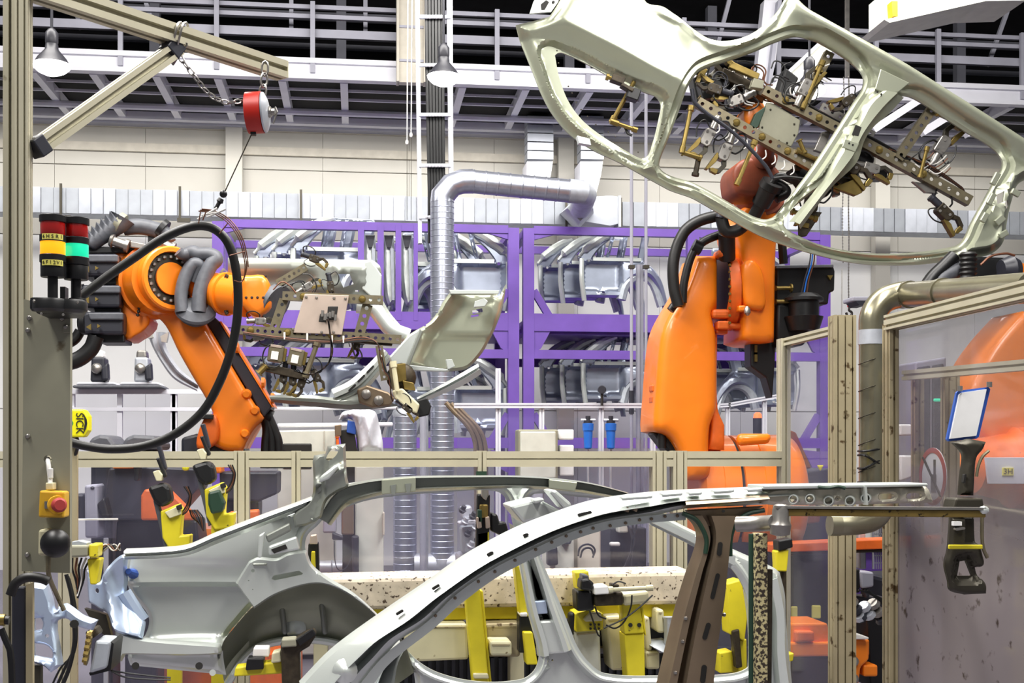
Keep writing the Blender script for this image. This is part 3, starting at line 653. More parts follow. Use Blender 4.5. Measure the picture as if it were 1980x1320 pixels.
# ================================================================ HELD BODY SIDE (upper right)
BV = 7.0
body = thing('held_body_side', 'large bare steel car body side held upside down by the right robot', 'car body side', Q(1500, 500, BV))
out = [(1003, 34, 1), (1032, 29), (1066, 23, 1), (1084, -4), (1096, -30, 1), (1250, -30, 1), (1258, -6), (1290, 2), (1317, 23), (1345, 51), (1373, 69), (1402, 75), (1438, 69), (1468, 54), (1500, 26), (1516, 4), (1530, -28, 1), (1552, -28, 1),
       (1596, 0), (1680, 46), (1763, 91), (1866, 155), (1980, 222), (2090, 290, 1), (2075, 330, 1), (1990, 345), (1972, 380), (1962, 424), (1955, 462), (1931, 486), (1890, 495), (1841, 502), (1790, 508), (1738, 510), (1660, 506), (1570, 486), (1483, 457), (1419, 423), (1355, 386), (1277, 342), (1203, 301), (1160, 280), (1111, 247), (1077, 206), (1055, 165), (1039, 124), (1015, 64)]
H1 = [(1081, 91, 1), (1087, 86), (1098, 87), (1140, 107), (1180, 130), (1222, 152), (1258, 167), (1279, 176), (1288, 192), (1284, 218), (1278, 245), (1270, 272), (1263, 290), (1250, 297), (1219, 281), (1167, 247), (1134, 219), (1108, 183), (1090, 137)]
R1 = [(1046, 85), (1052, 72), (1067, 66), (1085, 70), (1140, 95), (1180, 118), (1235, 145), (1280, 162), (1298, 178), (1297, 205), (1290, 240), (1281, 275), (1268, 312), (1255, 318), (1200, 290), (1144, 252), (1103, 214), (1080, 180), (1066, 150), (1053, 110)]
H2 = [(1332, 170), (1345, 146), (1361, 130), (1412, 112), (1464, 94), (1500, 78), (1544, 64), (1583, 66), (1609, 78), (1647, 101), (1671, 122), (1679, 144), (1676, 165), (1660, 190), (1622, 250), (1578, 317), (1532, 379), (1512, 406), (1499, 417), (1483, 420), (1458, 412), (1380, 366), (1303, 326), (1289, 314), (1288, 300), (1304, 258), (1322, 206)]
H3 = [(1732, 198), (1743, 184), (1768, 176), (1794, 185), (1840, 214), (1892, 247), (1931, 268), (1951, 286), (1955, 312), (1938, 343), (1918, 379), (1892, 425), (1879, 454), (1866, 468), (1841, 475), (1789, 483), (1712, 487), (1647, 482), (1588, 469), (1544, 449), (1525, 437), (1522, 424), (1544, 395), (1604, 351, 1), (1635, 310, 1), (1655, 286), (1671, 255), (1678, 242, 1), (1684, 240, 1), (1700, 226), (1717, 214)]
small = [[(1649, 259), (1656, 242), (1666, 246), (1659, 262)], circ(1956, 392, 8, 12), [(1938, 372), (1949, 366), (1946, 388), (1935, 392)], circ(1640, 278, 2, 6), circ(1646, 281, 2, 6), circ(1697, 178, 1.6, 6), circ(1704, 182, 1.6, 6)]
R1s = spl(R1, 6); ridge = [(1040, 18), (1100, 40), (1200, 92), (1262, 128), (1332, 165)]
def hb(P, do, dh):
    x, y = P[:, 0], P[:, 1]
    o = .045*(1-sst(do/26))**1.5
    dd = dist(P, R1s); ins = inside(P, R1s)
    o = o+np.where(ins, .032*sst(dd/7), 0)
    o = o-np.where(~ins, .010*np.exp(-(dd/7)**2), 0)
    o = o+.040*(1-sst((dh[1]-13)/5))+.036*(1-sst((dh[2]-13)/5))
    o = o+.02*(1-sst(dh[1]/5))+.02*(1-sst(dh[2]/5))
    # quarter panel crown and waist crease: tilts up above the crease, under below it
    ry = np.interp(x, [p[0] for p in ridge], [p[1] for p in ridge]); s = y-ry
    m = sst((1350-x)/50)
    o = o+m*np.where(s > 0, .0021*np.minimum(s, 40), .00016*np.minimum(-s, 120)**1.15)
    # wheel arch lip
    ax = np.clip((x-1250)/60, 0, 1)*np.clip((1540-x)/30, 0, 1); wy = np.interp(x, [1258, 1317, 1345, 1373, 1402, 1438, 1468, 1500, 1530], [-6, 23, 51, 69, 75, 69, 54, 26, -28])
    o = o-ax*.03*np.exp(-((y-wy-12)/9)**2)
    # sill: broad band that turns upward
    sy = np.interp(x, [1540, 1596, 1763, 1980, 2090], [-30, 0, 91, 222, 290]); b = y-sy; sx = sst((x-1520)/60)
    o = o+sx*.17*(1-sst((b+6)/50))
    o = o+sx*.045*sst((b-44)/26)*(1-sst((b-72)/30))
    # B pillar: raised rib and stamped steps
    cx = np.interp(y, [170, 250, 330, 410], [1712, 1656, 1600, 1540]); t = np.abs(x-cx); pb = sst((y-165)/12)*sst((445-y)/20)*(t < 40)
    # hinge pillar stampings
    hp = sst((x-1868)/30)*sst((y-330)/30)
    # roof rail double bead
    rr = sst((y-250)/40)*sst((90-do)/40)*(1-pb)
    o = o-rr*.018*np.exp(-((do-17)/6)**2)
    return o+.00002*((x-1490)/10)**2
sheet(MB(), out, [H1, H2, H3]+[list(map(tuple, s)) for s in small], BV, hb, 4.6, (2.5, 5, 9, 13, 15.5, 18, 21.5, 25, 29), .014, seg=5, guides=(R1s,)).build('body_skin', M['panel'], body, ang=42)
loft(MB(), [(1700, 176, 1), (1672, 200), (1654, 240), (1612, 306), (1590, 350), (1528, 428, 1)], [(1752, 186, 1), (1722, 218), (1694, 242), (1676, 268), (1660, 312), (1612, 360), (1552, 440, 1)], [(0, .012), (.1, -.012), (.2, -.03), (.6, -.034), (.68, -.004), (1, .03)], BV-.0, 40).build('centre_pillar', M['panel'], body, ang=32)
MB().prism([Q(x, y, BV-.034) for x, y in ((1648, 260), (1655, 241), (1666, 246), (1660, 263))], (0, .01, 0)).build('pillar_window', M['ink'], body, smooth=False)
MB().prism([Q(x, y, BV-.038) for x, y in ((1634, 268), (1662, 277), (1654, 294), (1628, 284))], (0, .012, 0)).build('pillar_plate', M['panel'], body, smooth=False, bevel=.004)
for x, y in ((1642, 277), (1649, 280), (1697, 178), (1704, 182)): MB().cyl(Q(x, y, BV-.041), Q(x, y, BV-.03), .006, 8).build('pillar_hole', M['ink'], body)
# pale inner fuel-filler pocket at the tail end, bolts along the quarter window
MB().pp([(1024, 26), (1032, 2), (1050, -14), (1078, -14), (1080, 2), (1066, 22)], BV+.05, BV+.07).build('tail_pocket', M['panelwhite'], body, smooth=False)
MB().pp([(1046, 8), (1056, 0), (1062, 4), (1054, 18), (1047, 18)], BV+.045, BV+.05).pp(circ(1070, 4, 3), BV+.045, BV+.05).build('pocket_slots', M['ink'], body, smooth=False)
m = MB()
for x, y in ((1077, 98), (1080, 122), (1099, 167), (1106, 180), (1114, 198), (1124, 212), (1136, 225), (1152, 241), (1176, 255), (1190, 264), (1234, 294), (1280, 240)):
    m.ball(Q(x, y, BV+.02), .005, 6)
m.build('bolt_heads', M['darksteel'], body, kind='stuff')
MB().prism([Q(x, y, BV-.012) for x, y in ((1692, 172), (1703, 133), (1759, 160), (1737, 178), (1716, 181))], (0, .012, 0)).build('pillar_gusset', M['panel'], body, smooth=False, bevel=.004)
MB().pp([(1116, 262), (1140, 268), (1143, 280), (1120, 276)], BV+.0, BV+.05).build('rail_clip', M['panelwhite'], body, smooth=False)
for (x, y, w_, h_, a) in ((1926, 345, 26, 12, -62), (1918, 384, 24, 11, -62), (1905, 420, 20, 12, -60), (1935, 425, 20, 14, -40), (1965, 372, 12, 18, -62), (1942, 452, 18, 12, -30)):
    MB().prism([Q(px, py, BV-.004) for px, py in rect(x, y, w_, h_, a)], (0, .02, 0)).build('pillar_stamping', M['panel'], body, smooth=False, bevel=.006)
# ================================================================ GRIPPER helpers
def perf(parent, p, q, wd, v, name='perforated_beam', mt='zincy', dep=.05, n=None, skip=()):
    """square tube drilled through: front plate with real holes, top, bottom and back plates"""
    A = Vector(p).to_2d() if len(p) > 2 else Vector(p); B = Vector(q); L = (B-A).length; d = (B-A).normalized(); nrm = Vector((-d.y, d.x))
    n = n or max(2, int(L/(wd*.95))); hs = []
    for k in range(n):
        if k in skip: continue
        c = A+d*L*(k+.5)/n; hs.append(circ(c.x, c.y, wd*.2, 8))
    o = [tuple(A+nrm*wd/2), tuple(B+nrm*wd/2), tuple(B-nrm*wd/2), tuple(A-nrm*wd/2)]
    mb = MB()
    for vv in (v, v+dep-.006):
        sheet(mb, [(x, y, 1) for x, y in o], [[(x, y, 1) for x, y in h] for h in hs], vv, None, 400, (), .006, seg=200)
    a = wd/2-1
    mb.pp([tuple(A+nrm*wd/2), tuple(B+nrm*wd/2), tuple(B+nrm*a), tuple(A+nrm*a)], v+.003, v+dep)
    mb.pp([tuple(A-nrm*wd/2), tuple(B-nrm*wd/2), tuple(B-nrm*a), tuple(A-nrm*a)], v+.003, v+dep)
    b = mb.build(name, M[mt], parent, smooth=False)
    for k in skip:
        c = A+d*L*(k+.5)/n; MB().lathe(Q(c.x, c.y, v-.018), Q(c.x, c.y, v+.01), [(0, .004), (.1, wd*.3/ppm(v)), (.5, wd*.33/ppm(v)), (.52, wd*.42/ppm(v)), (1, wd*.42/ppm(v))], 10).build('bolt', M['brass'], b)
    return b
def clamp(parent, px, py, a, s, v, kind=0):
    s = s*(1.55 if v < 7.35 else 1.45)
    """pneumatic toggle clamp drawn in its own axes: x along the cylinder, s pixels per unit"""
    ca, sa = math.cos(math.radians(a)), math.sin(math.radians(a))
    def L(pts): return [(px+s*(x*ca-y*sa), py+s*(x*sa+y*ca)) for x, y in pts]
    def C(x, y, v_): q = L([(x, y)])[0]; return Q(q[0], q[1], v_)
    k = 1/ppm(v)*s
    body_ = MB().pp(L([(-1.1, -.55), (.5, -.55), (.75, -.3), (.75, .35), (.4, .6), (-.9, .6), (-1.1, .4)]), v, v+k*1.1).build('clamp', M['dkmet' if kind != 2 else 'steel'], parent, smooth=False, bevel=k*.1)
    MB().cyl(C(-1.1, 0, v+k*.5), C(-2.3, .05, v+k*.5), k*.42, 12).lathe(C(-2.2, .05, v+k*.5), C(-2.5, .05, v+k*.5), [(0, k*.5), (1, k*.45)], 12).build('air_cylinder', M['steel' if kind else 'charcoal'], body_)
    MB().pp(L([(.4, -.35), (1.2, -.65), (2.1, -.3), (2.3, .1), (1.9, .1), (1.2, -.2), (.6, .15)]), v+k*.25, v+k*.75).build('clamp_arm', M['dkmet' if kind == 0 else 'darksteel'], body_, smooth=False, bevel=k*.05)
    MB().pp(L([(1.85, .0), (2.35, .0), (2.3, .7), (2.0, .9), (1.85, .6)]), v+k*.2, v+k*.8).build('clamp_jaw', M['brass'], body_, smooth=False, bevel=k*.05)
    MB().pp(L([(.3, .45), (1.1, .5), (2.2, 1.0), (2.2, 1.3), (1.0, 1.0), (.2, .8)]), v+k*.1, v+k*.9).build('clamp_bracket', M['brass' if kind != 1 else 'dkmet'], body_, smooth=False, bevel=k*.04)
    for x, y in ((.3, -.1), (-.7, .35), (-.7, -.3)):
        MB().cyl(C(x, y, v-k*.12), C(x, y, v+.0), k*.16, 8).build('pivot_pin', M['steel'], body_)
    MB().tube([C(-2.2, -.3, v+k*.3), C(-2.5, -1.2, v+k*.1), C(-1.4, -1.6, v), C(-.4, -1.1, v), C(-.3, -.6, v+k*.3)], k*.1, 6, sm=5).build('air_hose', M['black'], body_)
    MB().tube([C(-1.2, .4, v+k*.3), C(-1.6, 1.2, v+k*.1), C(-.6, 1.5, v), C(.4, 1.1, v)], k*.08, 6, sm=5).build('air_hose', M['black'], body_)
    return body_
def rod(parent, p, q, wd, v, mt='brass', name='pin_rod', dv=0):
    r = wd/2/ppm(v)
    return MB().lathe(Q(p[0], p[1], v), Q(q[0], q[1], v+dv), [(0, r*1.5), (.1, r*1.5), (.11, r), (.85, r), (.86, r*1.4), (1, r*1.4)], 10).build(name, M[mt], parent)
def block(parent, px, v, dep, mt, name, bev=.004): return MB().pp(px, v, v+dep).build(name, M[mt], parent, smooth=False, bevel=bev)
def wire(parent, pts, wd, v, mt='black', name='cable', n=6):
    return MB().tube([Q(p[0], p[1], v+(p[2] if len(p) > 2 else 0)) for p in pts], wd/2/ppm(v), n, sm=6).build(name, M[mt], parent)
# ================================================================ GRIPPER of the right robot
GRV = 7.16
gr = thing('gripper_frame', 'perforated steel gripper frame on the right robot inside the held body side', 'gripper', Q(1490, 300, GRV))
perf(gr, (1350, 196), (1580, 324), 19, GRV, skip=(4, 7, 10))
perf(gr, (1478, 173), (1640, 257), 19, GRV, skip=(2, 6))
perf(gr, (1640, 257), (1878, 388), 20, GRV+.02, skip=(3, 8))
perf(gr, (1738, 306), (1806, 207), 18, GRV, n=7)
perf(gr, (1553, 205), (1606, 100), 18, GRV+.03, n=6)
perf(gr, (1588, 205), (1690, 262), 16, GRV+.2, mt='steel')
block(gr, [(1483, 197), (1497, 200), (1548, 232), (1544, 258), (1530, 284), (1466, 256), (1472, 226)], GRV+.03, .02, 'plate', 'mounting_plate', .006)
block(gr, [(1452, 240), (1462, 218), (1482, 204), (1478, 216), (1466, 246), (1456, 250)], GRV+.0, .05, 'dgreen', 'plate_bracket')
m = MB()
for x, y in ((1490, 212), (1536, 240), (1536, 261), (1522, 276), (1474, 246), (1506, 272)): m.ball(Q(x, y, GRV+.028), .007, 6)
m.build('plate_bolts', M['darksteel'], gr, kind='stuff')
# clamps: the outer ones reach through the door openings to the panel edge
for (x, y, a, s, k) in ((1424, 142, 205, 13, 0), (1420, 195, 160, 11, 2), (1368, 268, 118, 12, 2), (1402, 296, 112, 12, 2), (1560, 165, -62, 12, 2), (1572, 395, 100, 13, 0), (1690, 325, 15, 11, 2), (1650, 322, 35, 13, 0), (1832, 412, 45, 12, 0), (1826, 276, -58, 13, 2), (1640, 195, 150, 10, 0), (1600, 345, 20, 9, 0), (1380, 170, 200, 10, 0)):
    clamp(gr, x, y, a, s, GRV-.02+.03*((x*7) % 3), k)
rod(gr, (1337, 205), (1318, 296), 9, GRV-.03); rod(gr, (1318, 294), (1356, 306), 10, GRV-.02)
rod(gr, (1352, 300), (1344, 340), 11, GRV, 'dkmet'); rod(gr, (1460, 272), (1424, 358), 9, GRV-.05); rod(gr, (1592, 118), (1552, 210), 8, GRV-.02)
rod(gr, (1545, 270), (1556, 296), 9, GRV-.03); rod(gr, (1540, 290), (1582, 310), 9, GRV-.02); rod(gr, (1810, 218), (1856, 240), 9, GRV-.02); rod(gr, (1778, 344), (1793, 284), 8, GRV-.03)
rod(gr, (1530, 408), (1580, 424), 10, GRV, 'brass')
block(gr, [(1545, 405), (1590, 410), (1560, 456), (1546, 458)], GRV+.0, .03, 'dkmet', 'clamp_foot')
block(gr, [(1415, 118), (1470, 142), (1466, 154), (1410, 130)], GRV-.06, .03, 'brass', 'guide_block'); block(gr, [(1458, 150), (1478, 156), (1476, 172), (1452, 168)], GRV-.06, .05, 'plate', 'sensor_block')
block(gr, [(1400, 130), (1490, 175), (1482, 190), (1395, 150)], GRV+.03, .08, 'dkmet', 'manifold_block'); block(gr, [(1352, 160), (1402, 150), (1400, 185), (1360, 192)], GRV+.06, .1, 'black', 'manifold_block')
block(gr, [(1600, 330), (1650, 310), (1665, 345), (1640, 366), (1608, 356)], GRV+.05, .1, 'dkmet', 'manifold_block'); block(gr, [(1655, 290), (1690, 295), (1688, 320), (1650, 320)], GRV+.1, .1, 'black', 'manifold_block')
block(gr, [(1764, 350), (1800, 356), (1815, 374), (1790, 372)], GRV+.05, .03, 'steel', 'guide_plate'); block(gr, [(1610, 362), (1655, 345), (1668, 372), (1655, 378)], GRV+.0, .04, 'brass', 'guide_block')
block(gr, [(1590, 255), (1608, 252), (1592, 296), (1574, 290)], GRV+.08, .03, 'steel', 'guide_plate')
wire(gr, [(1338, 172), (1345, 200), (1420, 258), (1480, 320), (1494, 345)], 8, GRV-.12, 'charcoal', 'supply_hose', 8)
wire(gr, [(1494, 345), (1520, 342), (1556, 346), (1600, 352)], 6, GRV-.05); wire(gr, [(1480, 178), (1530, 186), (1600, 226), (1690, 270), (1760, 310)], 7, GRV+.08)
for k in range(16):
    x, y = 1345+ (k*37) % 150, 128+(k*53) % 60; wire(gr, [(x, y), (x+8, y-14), (x+26, y-4), (x+24, y+20), (x+40, y+26)], 3.2, GRV+.02*(k % 4), ('black', 'charcoal', 'tie', 'wire')[k % 4])
for k in range(10):
    x, y = 1530+(k*41) % 90, 120+(k*31) % 60; wire(gr, [(x, y), (x-16, y+8), (x-18, y+24), (x-4, y+34)], 2.6, GRV+.02*(k % 4), ('black', 'tie', 'black')[k % 3])
for k in range(12):
    x, y = 1780+(k*29) % 60, 290+(k*17) % 40; wire(gr, [(x, y), (x-10, y+10), (x-26, y+18), (x-40, y+10)], 2.6, GRV+.02*(k % 4), ('black', 'tie', 'wire')[k % 3])
for k in range(9):
    x = 1390+k*18; y = 232+k*10; MB().tube([Q(x, y+8, GRV-.02), Q(x+1, y+20, GRV-.02), Q(x-6, y+26, GRV-.02)], .004, 6, sm=3).build('hose_hook', M['tie'], gr)
for k in range(6): wire(gr, [(1690+k*7, 276+k*3), (1760+k*8, 306+k*3), (1840+k*4, 352+k*2), (1865, 370)], 2.6, GRV+.03, ('black', 'wire', 'black')[k % 3])
# clamp rod with black sensor seen through the quarter window
qg = thing('quarter_window_clamp', 'brass rod clamp with black sensor seen through the held quarter window', 'clamp', Q(1205, 250, 7.1))
MB().lathe(Q(1182, 238, 7.1), Q(1226, 158, 7.1), [(0, .02), (.15, .02), (.16, .013), (1, .013)], 10).build('clamp_rod', M['brass'], qg)
MB().lathe(Q(1180, 234, 7.08), Q(1232, 252, 7.08), [(0, .018), (.3, .018), (.31, .012), (.8, .012), (.81, .017), (1, .017)], 10).build('cross_rod', M['brass'], qg)
MB().pp(rect(1226, 180, 24, 22, 20), 7.03, 7.1).build('sensor_body', M['black'], qg, smooth=False, bevel=.005)
MB().pp(rect(1196, 152, 26, 13, 20), 7.04, 7.1).pp(rect(1214, 168, 26, 7, 30), 7.02, 7.08).build('clamp_block', M['dkmet'], qg, smooth=False, bevel=.004)
MB().lathe(Q(1172, 148, 7.06), Q(1198, 156, 7.06), [(0, .02), (.2, .02), (.21, .012), (1, .012)], 10).build('guide_pin', M['brass'], qg)
MB().tube([Q(1208, 245, 7.1), Q(1214, 258, 7.1), Q(1222, 262, 7.1)], .008, 6).build('sensor_cable', M['black'], qg)
# ================================================================ RIGHT ROBOT
RV_ = 8.0
rb = thing('industrial_robot', 'orange industrial robot standing behind the fence, right of centre', 'robot', (Q(1400, 900, 8.5).x, 8.5, 0))
u = 1/ppm(RV_)
MB().cyl((rb.location.x, 8.5, 0), (rb.location.x, 8.5, .28), .46, 32).build('base', M['charcoal'], rb)
MB().lathe((rb.location.x, 8.5, .28), (rb.location.x, 8.5, 1.05), [(0, .42), (.3, .40), (1, .36)], 32).build('carousel', M['charcoal'], rb)
MB().lathe(Q(1326, 960, 8.45), Q(1402, 960, 8.45), [(0, .33), (.04, .39), (.12, .425), (.56, .425), (.57, .432), (.98, .432), (1, .4)], 40).build('shoulder_drum', M['orange'], rb, ang=50)
MB().lathe(Q(1407, 960, 8.45), Q(1530, 960, 8.45), [(0, .4), (.01, .43), (.3, .43), (.31, .437), (.8, .437), (.93, .42), (1, .36)], 40).build('shoulder_motor', M['orange'], rb, ang=50)
MB().lathe(Q(1399, 960, 8.45), Q(1410, 960, 8.45), [(0, .41), (1, .41)], 32).build('joint_gap', M['black'], rb)
MB().pp([(1428, 838), (1495, 838), (1490, 858), (1428, 862)], 8.02, 8.1).build('motor_bulge', M['orange'], rb, bevel=.03)
la = [(1351, 492, 1), (1391, 492, 1), (1391, 594, 1), (1380, 601), (1388, 646), (1389, 788), (1377, 822), (1374, 868), (1374, 920), (1330, 930, 1), (1322, 892), (1309, 862), (1292, 842), (1267, 833, 1), (1266, 818), (1270, 764), (1274, 709), (1281, 650), (1290, 622), (1309, 587), (1332, 546)]
arm = cast(la, RV_, RV_+.42, 20, step=20).build('lower_arm', M['orange'], rb, ang=60)
cast([(1388, 646, 1), (1389, 788), (1402, 822, 1), (1402, 870, 1), (1372, 868, 1), (1377, 822), (1377, 646, 1)], RV_+.06, RV_+.4, 6, step=20).build('arm_web', M['orange2'], rb, ang=50)
for y in (750, 772, 800): MB().pp(rect(1266, y, 10, 14), RV_+.1, RV_+.2).build('arm_lug', M['orange2'], arm, smooth=False, bevel=.01)
MB().pp([(1262, 836), (1320, 838), (1330, 880), (1300, 885)], RV_+.1, RV_+.3).build('base_hose_block', M['black'], rb, bevel=.02)
MB().cyl(Q(1280, 838, RV_+.1), Q(1280, 866, RV_+.1), .03, 12).build('base_plug', M['black'], rb)
# elbow: discs on a horizontal axis, then the upright casting of the upper arm
MB().lathe(Q(1391, 565, RV_+.2), Q(1442, 565, RV_+.2), [(0, .22), (.02, .262), (.4, .262), (.42, .235), (.5, .235), (.52, .275), (.8, .28), (1, .28)], 36).build('elbow_joint', M['orange2'], rb, ang=40)
m = MB()
for k in range(9): m.ball(Q(1411, 512+k*14, RV_-.06+.01*abs(k-4)), .012, 6)
m.build('elbow_bolts', M['brass'], rb, kind='stuff')
MB().cyl(Q(1390, 552, RV_+.2), Q(1396, 552, RV_+.2), .24, 30).build('elbow_gap', M['black'], rb)
MB().pp(rect(1396, 606, 36, 18), RV_+.0, RV_+.15).build('stop_lug', M['orange2'], rb, smooth=False, bevel=.02)
MB().pp(rect(1400, 628, 24, 16), RV_+.0, RV_+.1).pp([(1386, 636), (1408, 636), (1408, 646), (1386, 644)], RV_+.05, RV_+.15).build('stop_lug', M['orange2'], rb, smooth=False, bevel=.01)
MB().cyl(Q(1408, 630, RV_+.05), Q(1434, 631, RV_+.05), .02, 10).build('stop_pin', M['orange2'], rb)
fa = [(1425, 440), (1433, 470), (1438, 500), (1442, 540), (1440, 600), (1438, 655, 1), (1455, 660), (1480, 662), (1500, 660, 1), (1501, 600), (1502, 520), (1504, 470), (1506, 430), (1500, 400), (1470, 392), (1440, 400)]
cast(fa, RV_-.04, RV_+.42, 14, step=18).build('upper_arm', M['orange'], rb, ang=60)
cast([(1440, 510), (1455, 500), (1474, 520), (1482, 560), (1480, 596), (1462, 598), (1445, 590), (1438, 550)], RV_-.09, RV_+.1, 10, step=16).build('upper_arm_boss', M['orange'], rb, ang=60)
MB().pp(rect(1436, 596, 14, 12), RV_-.08, RV_).build('mastering_lug', M['orange'], rb, bevel=.01); MB().lathe(Q(1444, 592, RV_-.1), Q(1446, 610, RV_-.1), [(0, .01), (.3, .022), (.7, .022), (1, .008)], 10).build('mastering_cap', M['steel'], rb)
# motors and connectors behind (right of) the upper arm
MB().pp([(1502, 516), (1612, 514), (1615, 524), (1614, 562), (1604, 566), (1602, 588), (1502, 588)], RV_+.05, RV_+.42).build('motor_box', M['black'], rb, smooth=False, bevel=.012)
MB().pp([(1501, 513), (1612, 511), (1612, 517), (1501, 519)], RV_+.02, RV_+.44).build('motor_lid', M['hosegrey'], rb, smooth=False, bevel=.004)
MB().pp([(1600, 532), (1611, 532), (1605.5, 541)], RV_+.03, RV_+.05).build('warning_triangle', M['brass'], rb, smooth=False)
MB().lathe(Q(1554, 568, RV_-.02), Q(1554, 640, RV_-.02), [(0, .09), (.12, .13), (.2, .13), (.22, .1), (.6, .1), (.62, .13), (1, .1)], 24).build('wrist_motor', M['black'], rb)
MB().pp([(1502, 585), (1545, 590), (1570, 640), (1555, 668), (1502, 670)], RV_+.0, RV_+.3).build('gear_cover', M['black'], rb, bevel=.02)
MB().pp([(1452, 660), (1500, 662), (1499, 700), (1494, 770), (1482, 730), (1452, 708)], RV_+.1, RV_+.25).build('cable_bracket', M['black'], rb, smooth=False, bevel=.01)
for y in (676, 690): MB().pp(rect(1462, y, 5, 18), RV_+.08, RV_+.1).build('bracket_slot', M['brass'], rb, smooth=False)
for y in (557, 583): MB().lathe(Q(1500, y, RV_), Q(1531, y, RV_), [(0, .02), (.05, .014), (.9, .014), (.91, .03), (1, .03)], 8).build('tie_rod', M['brass'], rb)
for k, c in enumerate(('charcoal', 'blue', 'wire')): wire(rb, [(1568+k*3, 470), (1566+k*4, 505), (1556+k*4, 540), (1550+k*5, 566)], 3, RV_-.05, c, 'signal_cable')
MB().tube([Q(1515, 510, RV_+.2), Q(1512, 470, RV_+.2), Q(1508, 440, RV_+.25)], .03, 10, sm=5).build('connector_stem', M['black'], rb)
# wrist under the panel
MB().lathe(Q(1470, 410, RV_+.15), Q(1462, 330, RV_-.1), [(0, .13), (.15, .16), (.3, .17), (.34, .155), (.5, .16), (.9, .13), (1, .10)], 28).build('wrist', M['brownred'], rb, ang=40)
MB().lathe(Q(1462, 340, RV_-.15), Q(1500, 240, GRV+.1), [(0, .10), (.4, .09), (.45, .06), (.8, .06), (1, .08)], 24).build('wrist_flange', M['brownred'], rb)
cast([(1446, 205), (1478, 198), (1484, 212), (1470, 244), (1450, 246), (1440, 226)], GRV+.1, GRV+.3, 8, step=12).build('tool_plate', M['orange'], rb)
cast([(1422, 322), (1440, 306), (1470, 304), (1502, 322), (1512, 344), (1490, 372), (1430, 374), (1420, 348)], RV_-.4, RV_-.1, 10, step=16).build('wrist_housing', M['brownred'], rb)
for q in ([(1340, 150), (1400, 132), (1440, 160), (1400, 205), (1350, 200)], [(1420, 160), (1480, 172), (1476, 200), (1420, 196)], [(1530, 325), (1590, 318), (1625, 350), (1600, 380), (1560, 372)], [(1690, 315), (1718, 325), (1716, 345), (1690, 345)], [(1520, 130), (1545, 150), (1530, 190), (1505, 180)]): block(gr, q, GRV+.14, .12, 'black', 'valve_manifold', .01)
for k in range(14):
    x, y = 1350+(k*43) % 110, 135+(k*29) % 62; block(gr, rect(x, y, 14+k % 5*2, 9+k % 3*3, k*37), GRV+.09, .06, ('dkmet', 'steel', 'charcoal', 'brass', 'dkmet')[k % 5], 'valve_body', .004)
for k in range(10):
    x, y = 1545+(k*37) % 75, 322+(k*23) % 55; block(gr, rect(x, y, 14+k % 4*3, 10, k*41), GRV+.09, .06, ('dkmet', 'charcoal', 'steel')[k % 3], 'valve_body', .004)
# dress pack
T = lambda pts, wd, v, mt='rubber', nm='dress_hose': MB().tube([Q(p[0], p[1], v+(p[2] if len(p) > 2 else 0)) for p in pts], wd/2/ppm(v), 16, sm=8).build(nm, M[mt], rb)
T([(1312, 592), (1303, 555), (1303, 500), (1322, 450), (1350, 428), (1392, 416)], 23, RV_-.12)
T([(1320, 585), (1323, 545), (1340, 488), (1362, 466), (1396, 452)], 17, RV_-.02)
MB().tube([Q(1340, 474, RV_-.02), Q(1356, 482, RV_-.02)], 14/ppm(RV_), 14).build('hose_collar', M['black'], rb)
T([(1394, 418), (1404, 446), (1424, 446), (1445, 430), (1462, 418)], 25, RV_-.18); T([(1392, 422), (1396, 412), (1412, 412)], 18, RV_-.2, 'charcoal')
MB().lathe(Q(1446, 440, RV_-.25), Q(1494, 352, RV_-.45), [(0, .04), (.5, .042), (.52, .06), (.85, .062), (.87, .075), (1, .07)], 16).build('hose_gland', M['rubber'], rb)
T([(1492, 356), (1506, 340), (1530, 348), (1545, 352), (1562, 350)], 14, RV_-.45); T([(1492, 350), (1512, 360), (1520, 372), (1500, 384)], 20, RV_-.4)
MB().tube([Q(1405, 450, RV_-.1), Q(1406, 500, RV_)], .055, 14).build('hose_post', M['black'], rb); MB().pp(rect(1404, 488, 26, 16), RV_-.06, RV_+.1).build('hose_saddle', M['orange2'], rb, bevel=.02)
T([(1296, 600), (1306, 588), (1318, 586)], 16, RV_-.05, 'black', 'hose_clamp')
# ================================================================ LEFT ROBOT
LV = 8.0
lr = thing('industrial_robot', 'orange industrial robot with black motors and grey hoses, reaching right, at left', 'robot', (Q(440, 900, 8.5).x, 8.4, 0))
lx = lr.location.x
MB().cyl((lx, 8.4, 0), (lx, 8.4, .3), .5, 32).build('base', M['orange2'], lr)
MB().lathe((lx, 8.4, .3), (lx, 8.4, 1.1), [(0, .45), (.3, .42), (1, .36)], 32).build('carousel', M['orange'], lr)
cast([(385, 850), (400, 832), (411, 806, 1), (440, 790), (480, 800), (505, 806, 1), (486, 838), (468, 872, 1), (470, 900), (380, 900, 1), (372, 870)], LV+.02, LV+.5, 10, step=16).build('arm_fork', M['orange'], lr)
cast([(395, 806, 1), (416, 800), (420, 850), (398, 868), (380, 866), (384, 830)], LV-.1, LV+.1, 8, step=14).build('swivel_housing', M['orange2'], lr)
MB().pp([(350, 846), (380, 838), (440, 850), (470, 862), (478, 885), (350, 885)], LV+.0, LV+.4).build('base_cover', M['charcoal'], lr, bevel=.02)
MB().pp(rect(396, 805, 32, 10, 2), LV-.14, LV-.05).build('stop_block', M['black'], lr, bevel=.006)
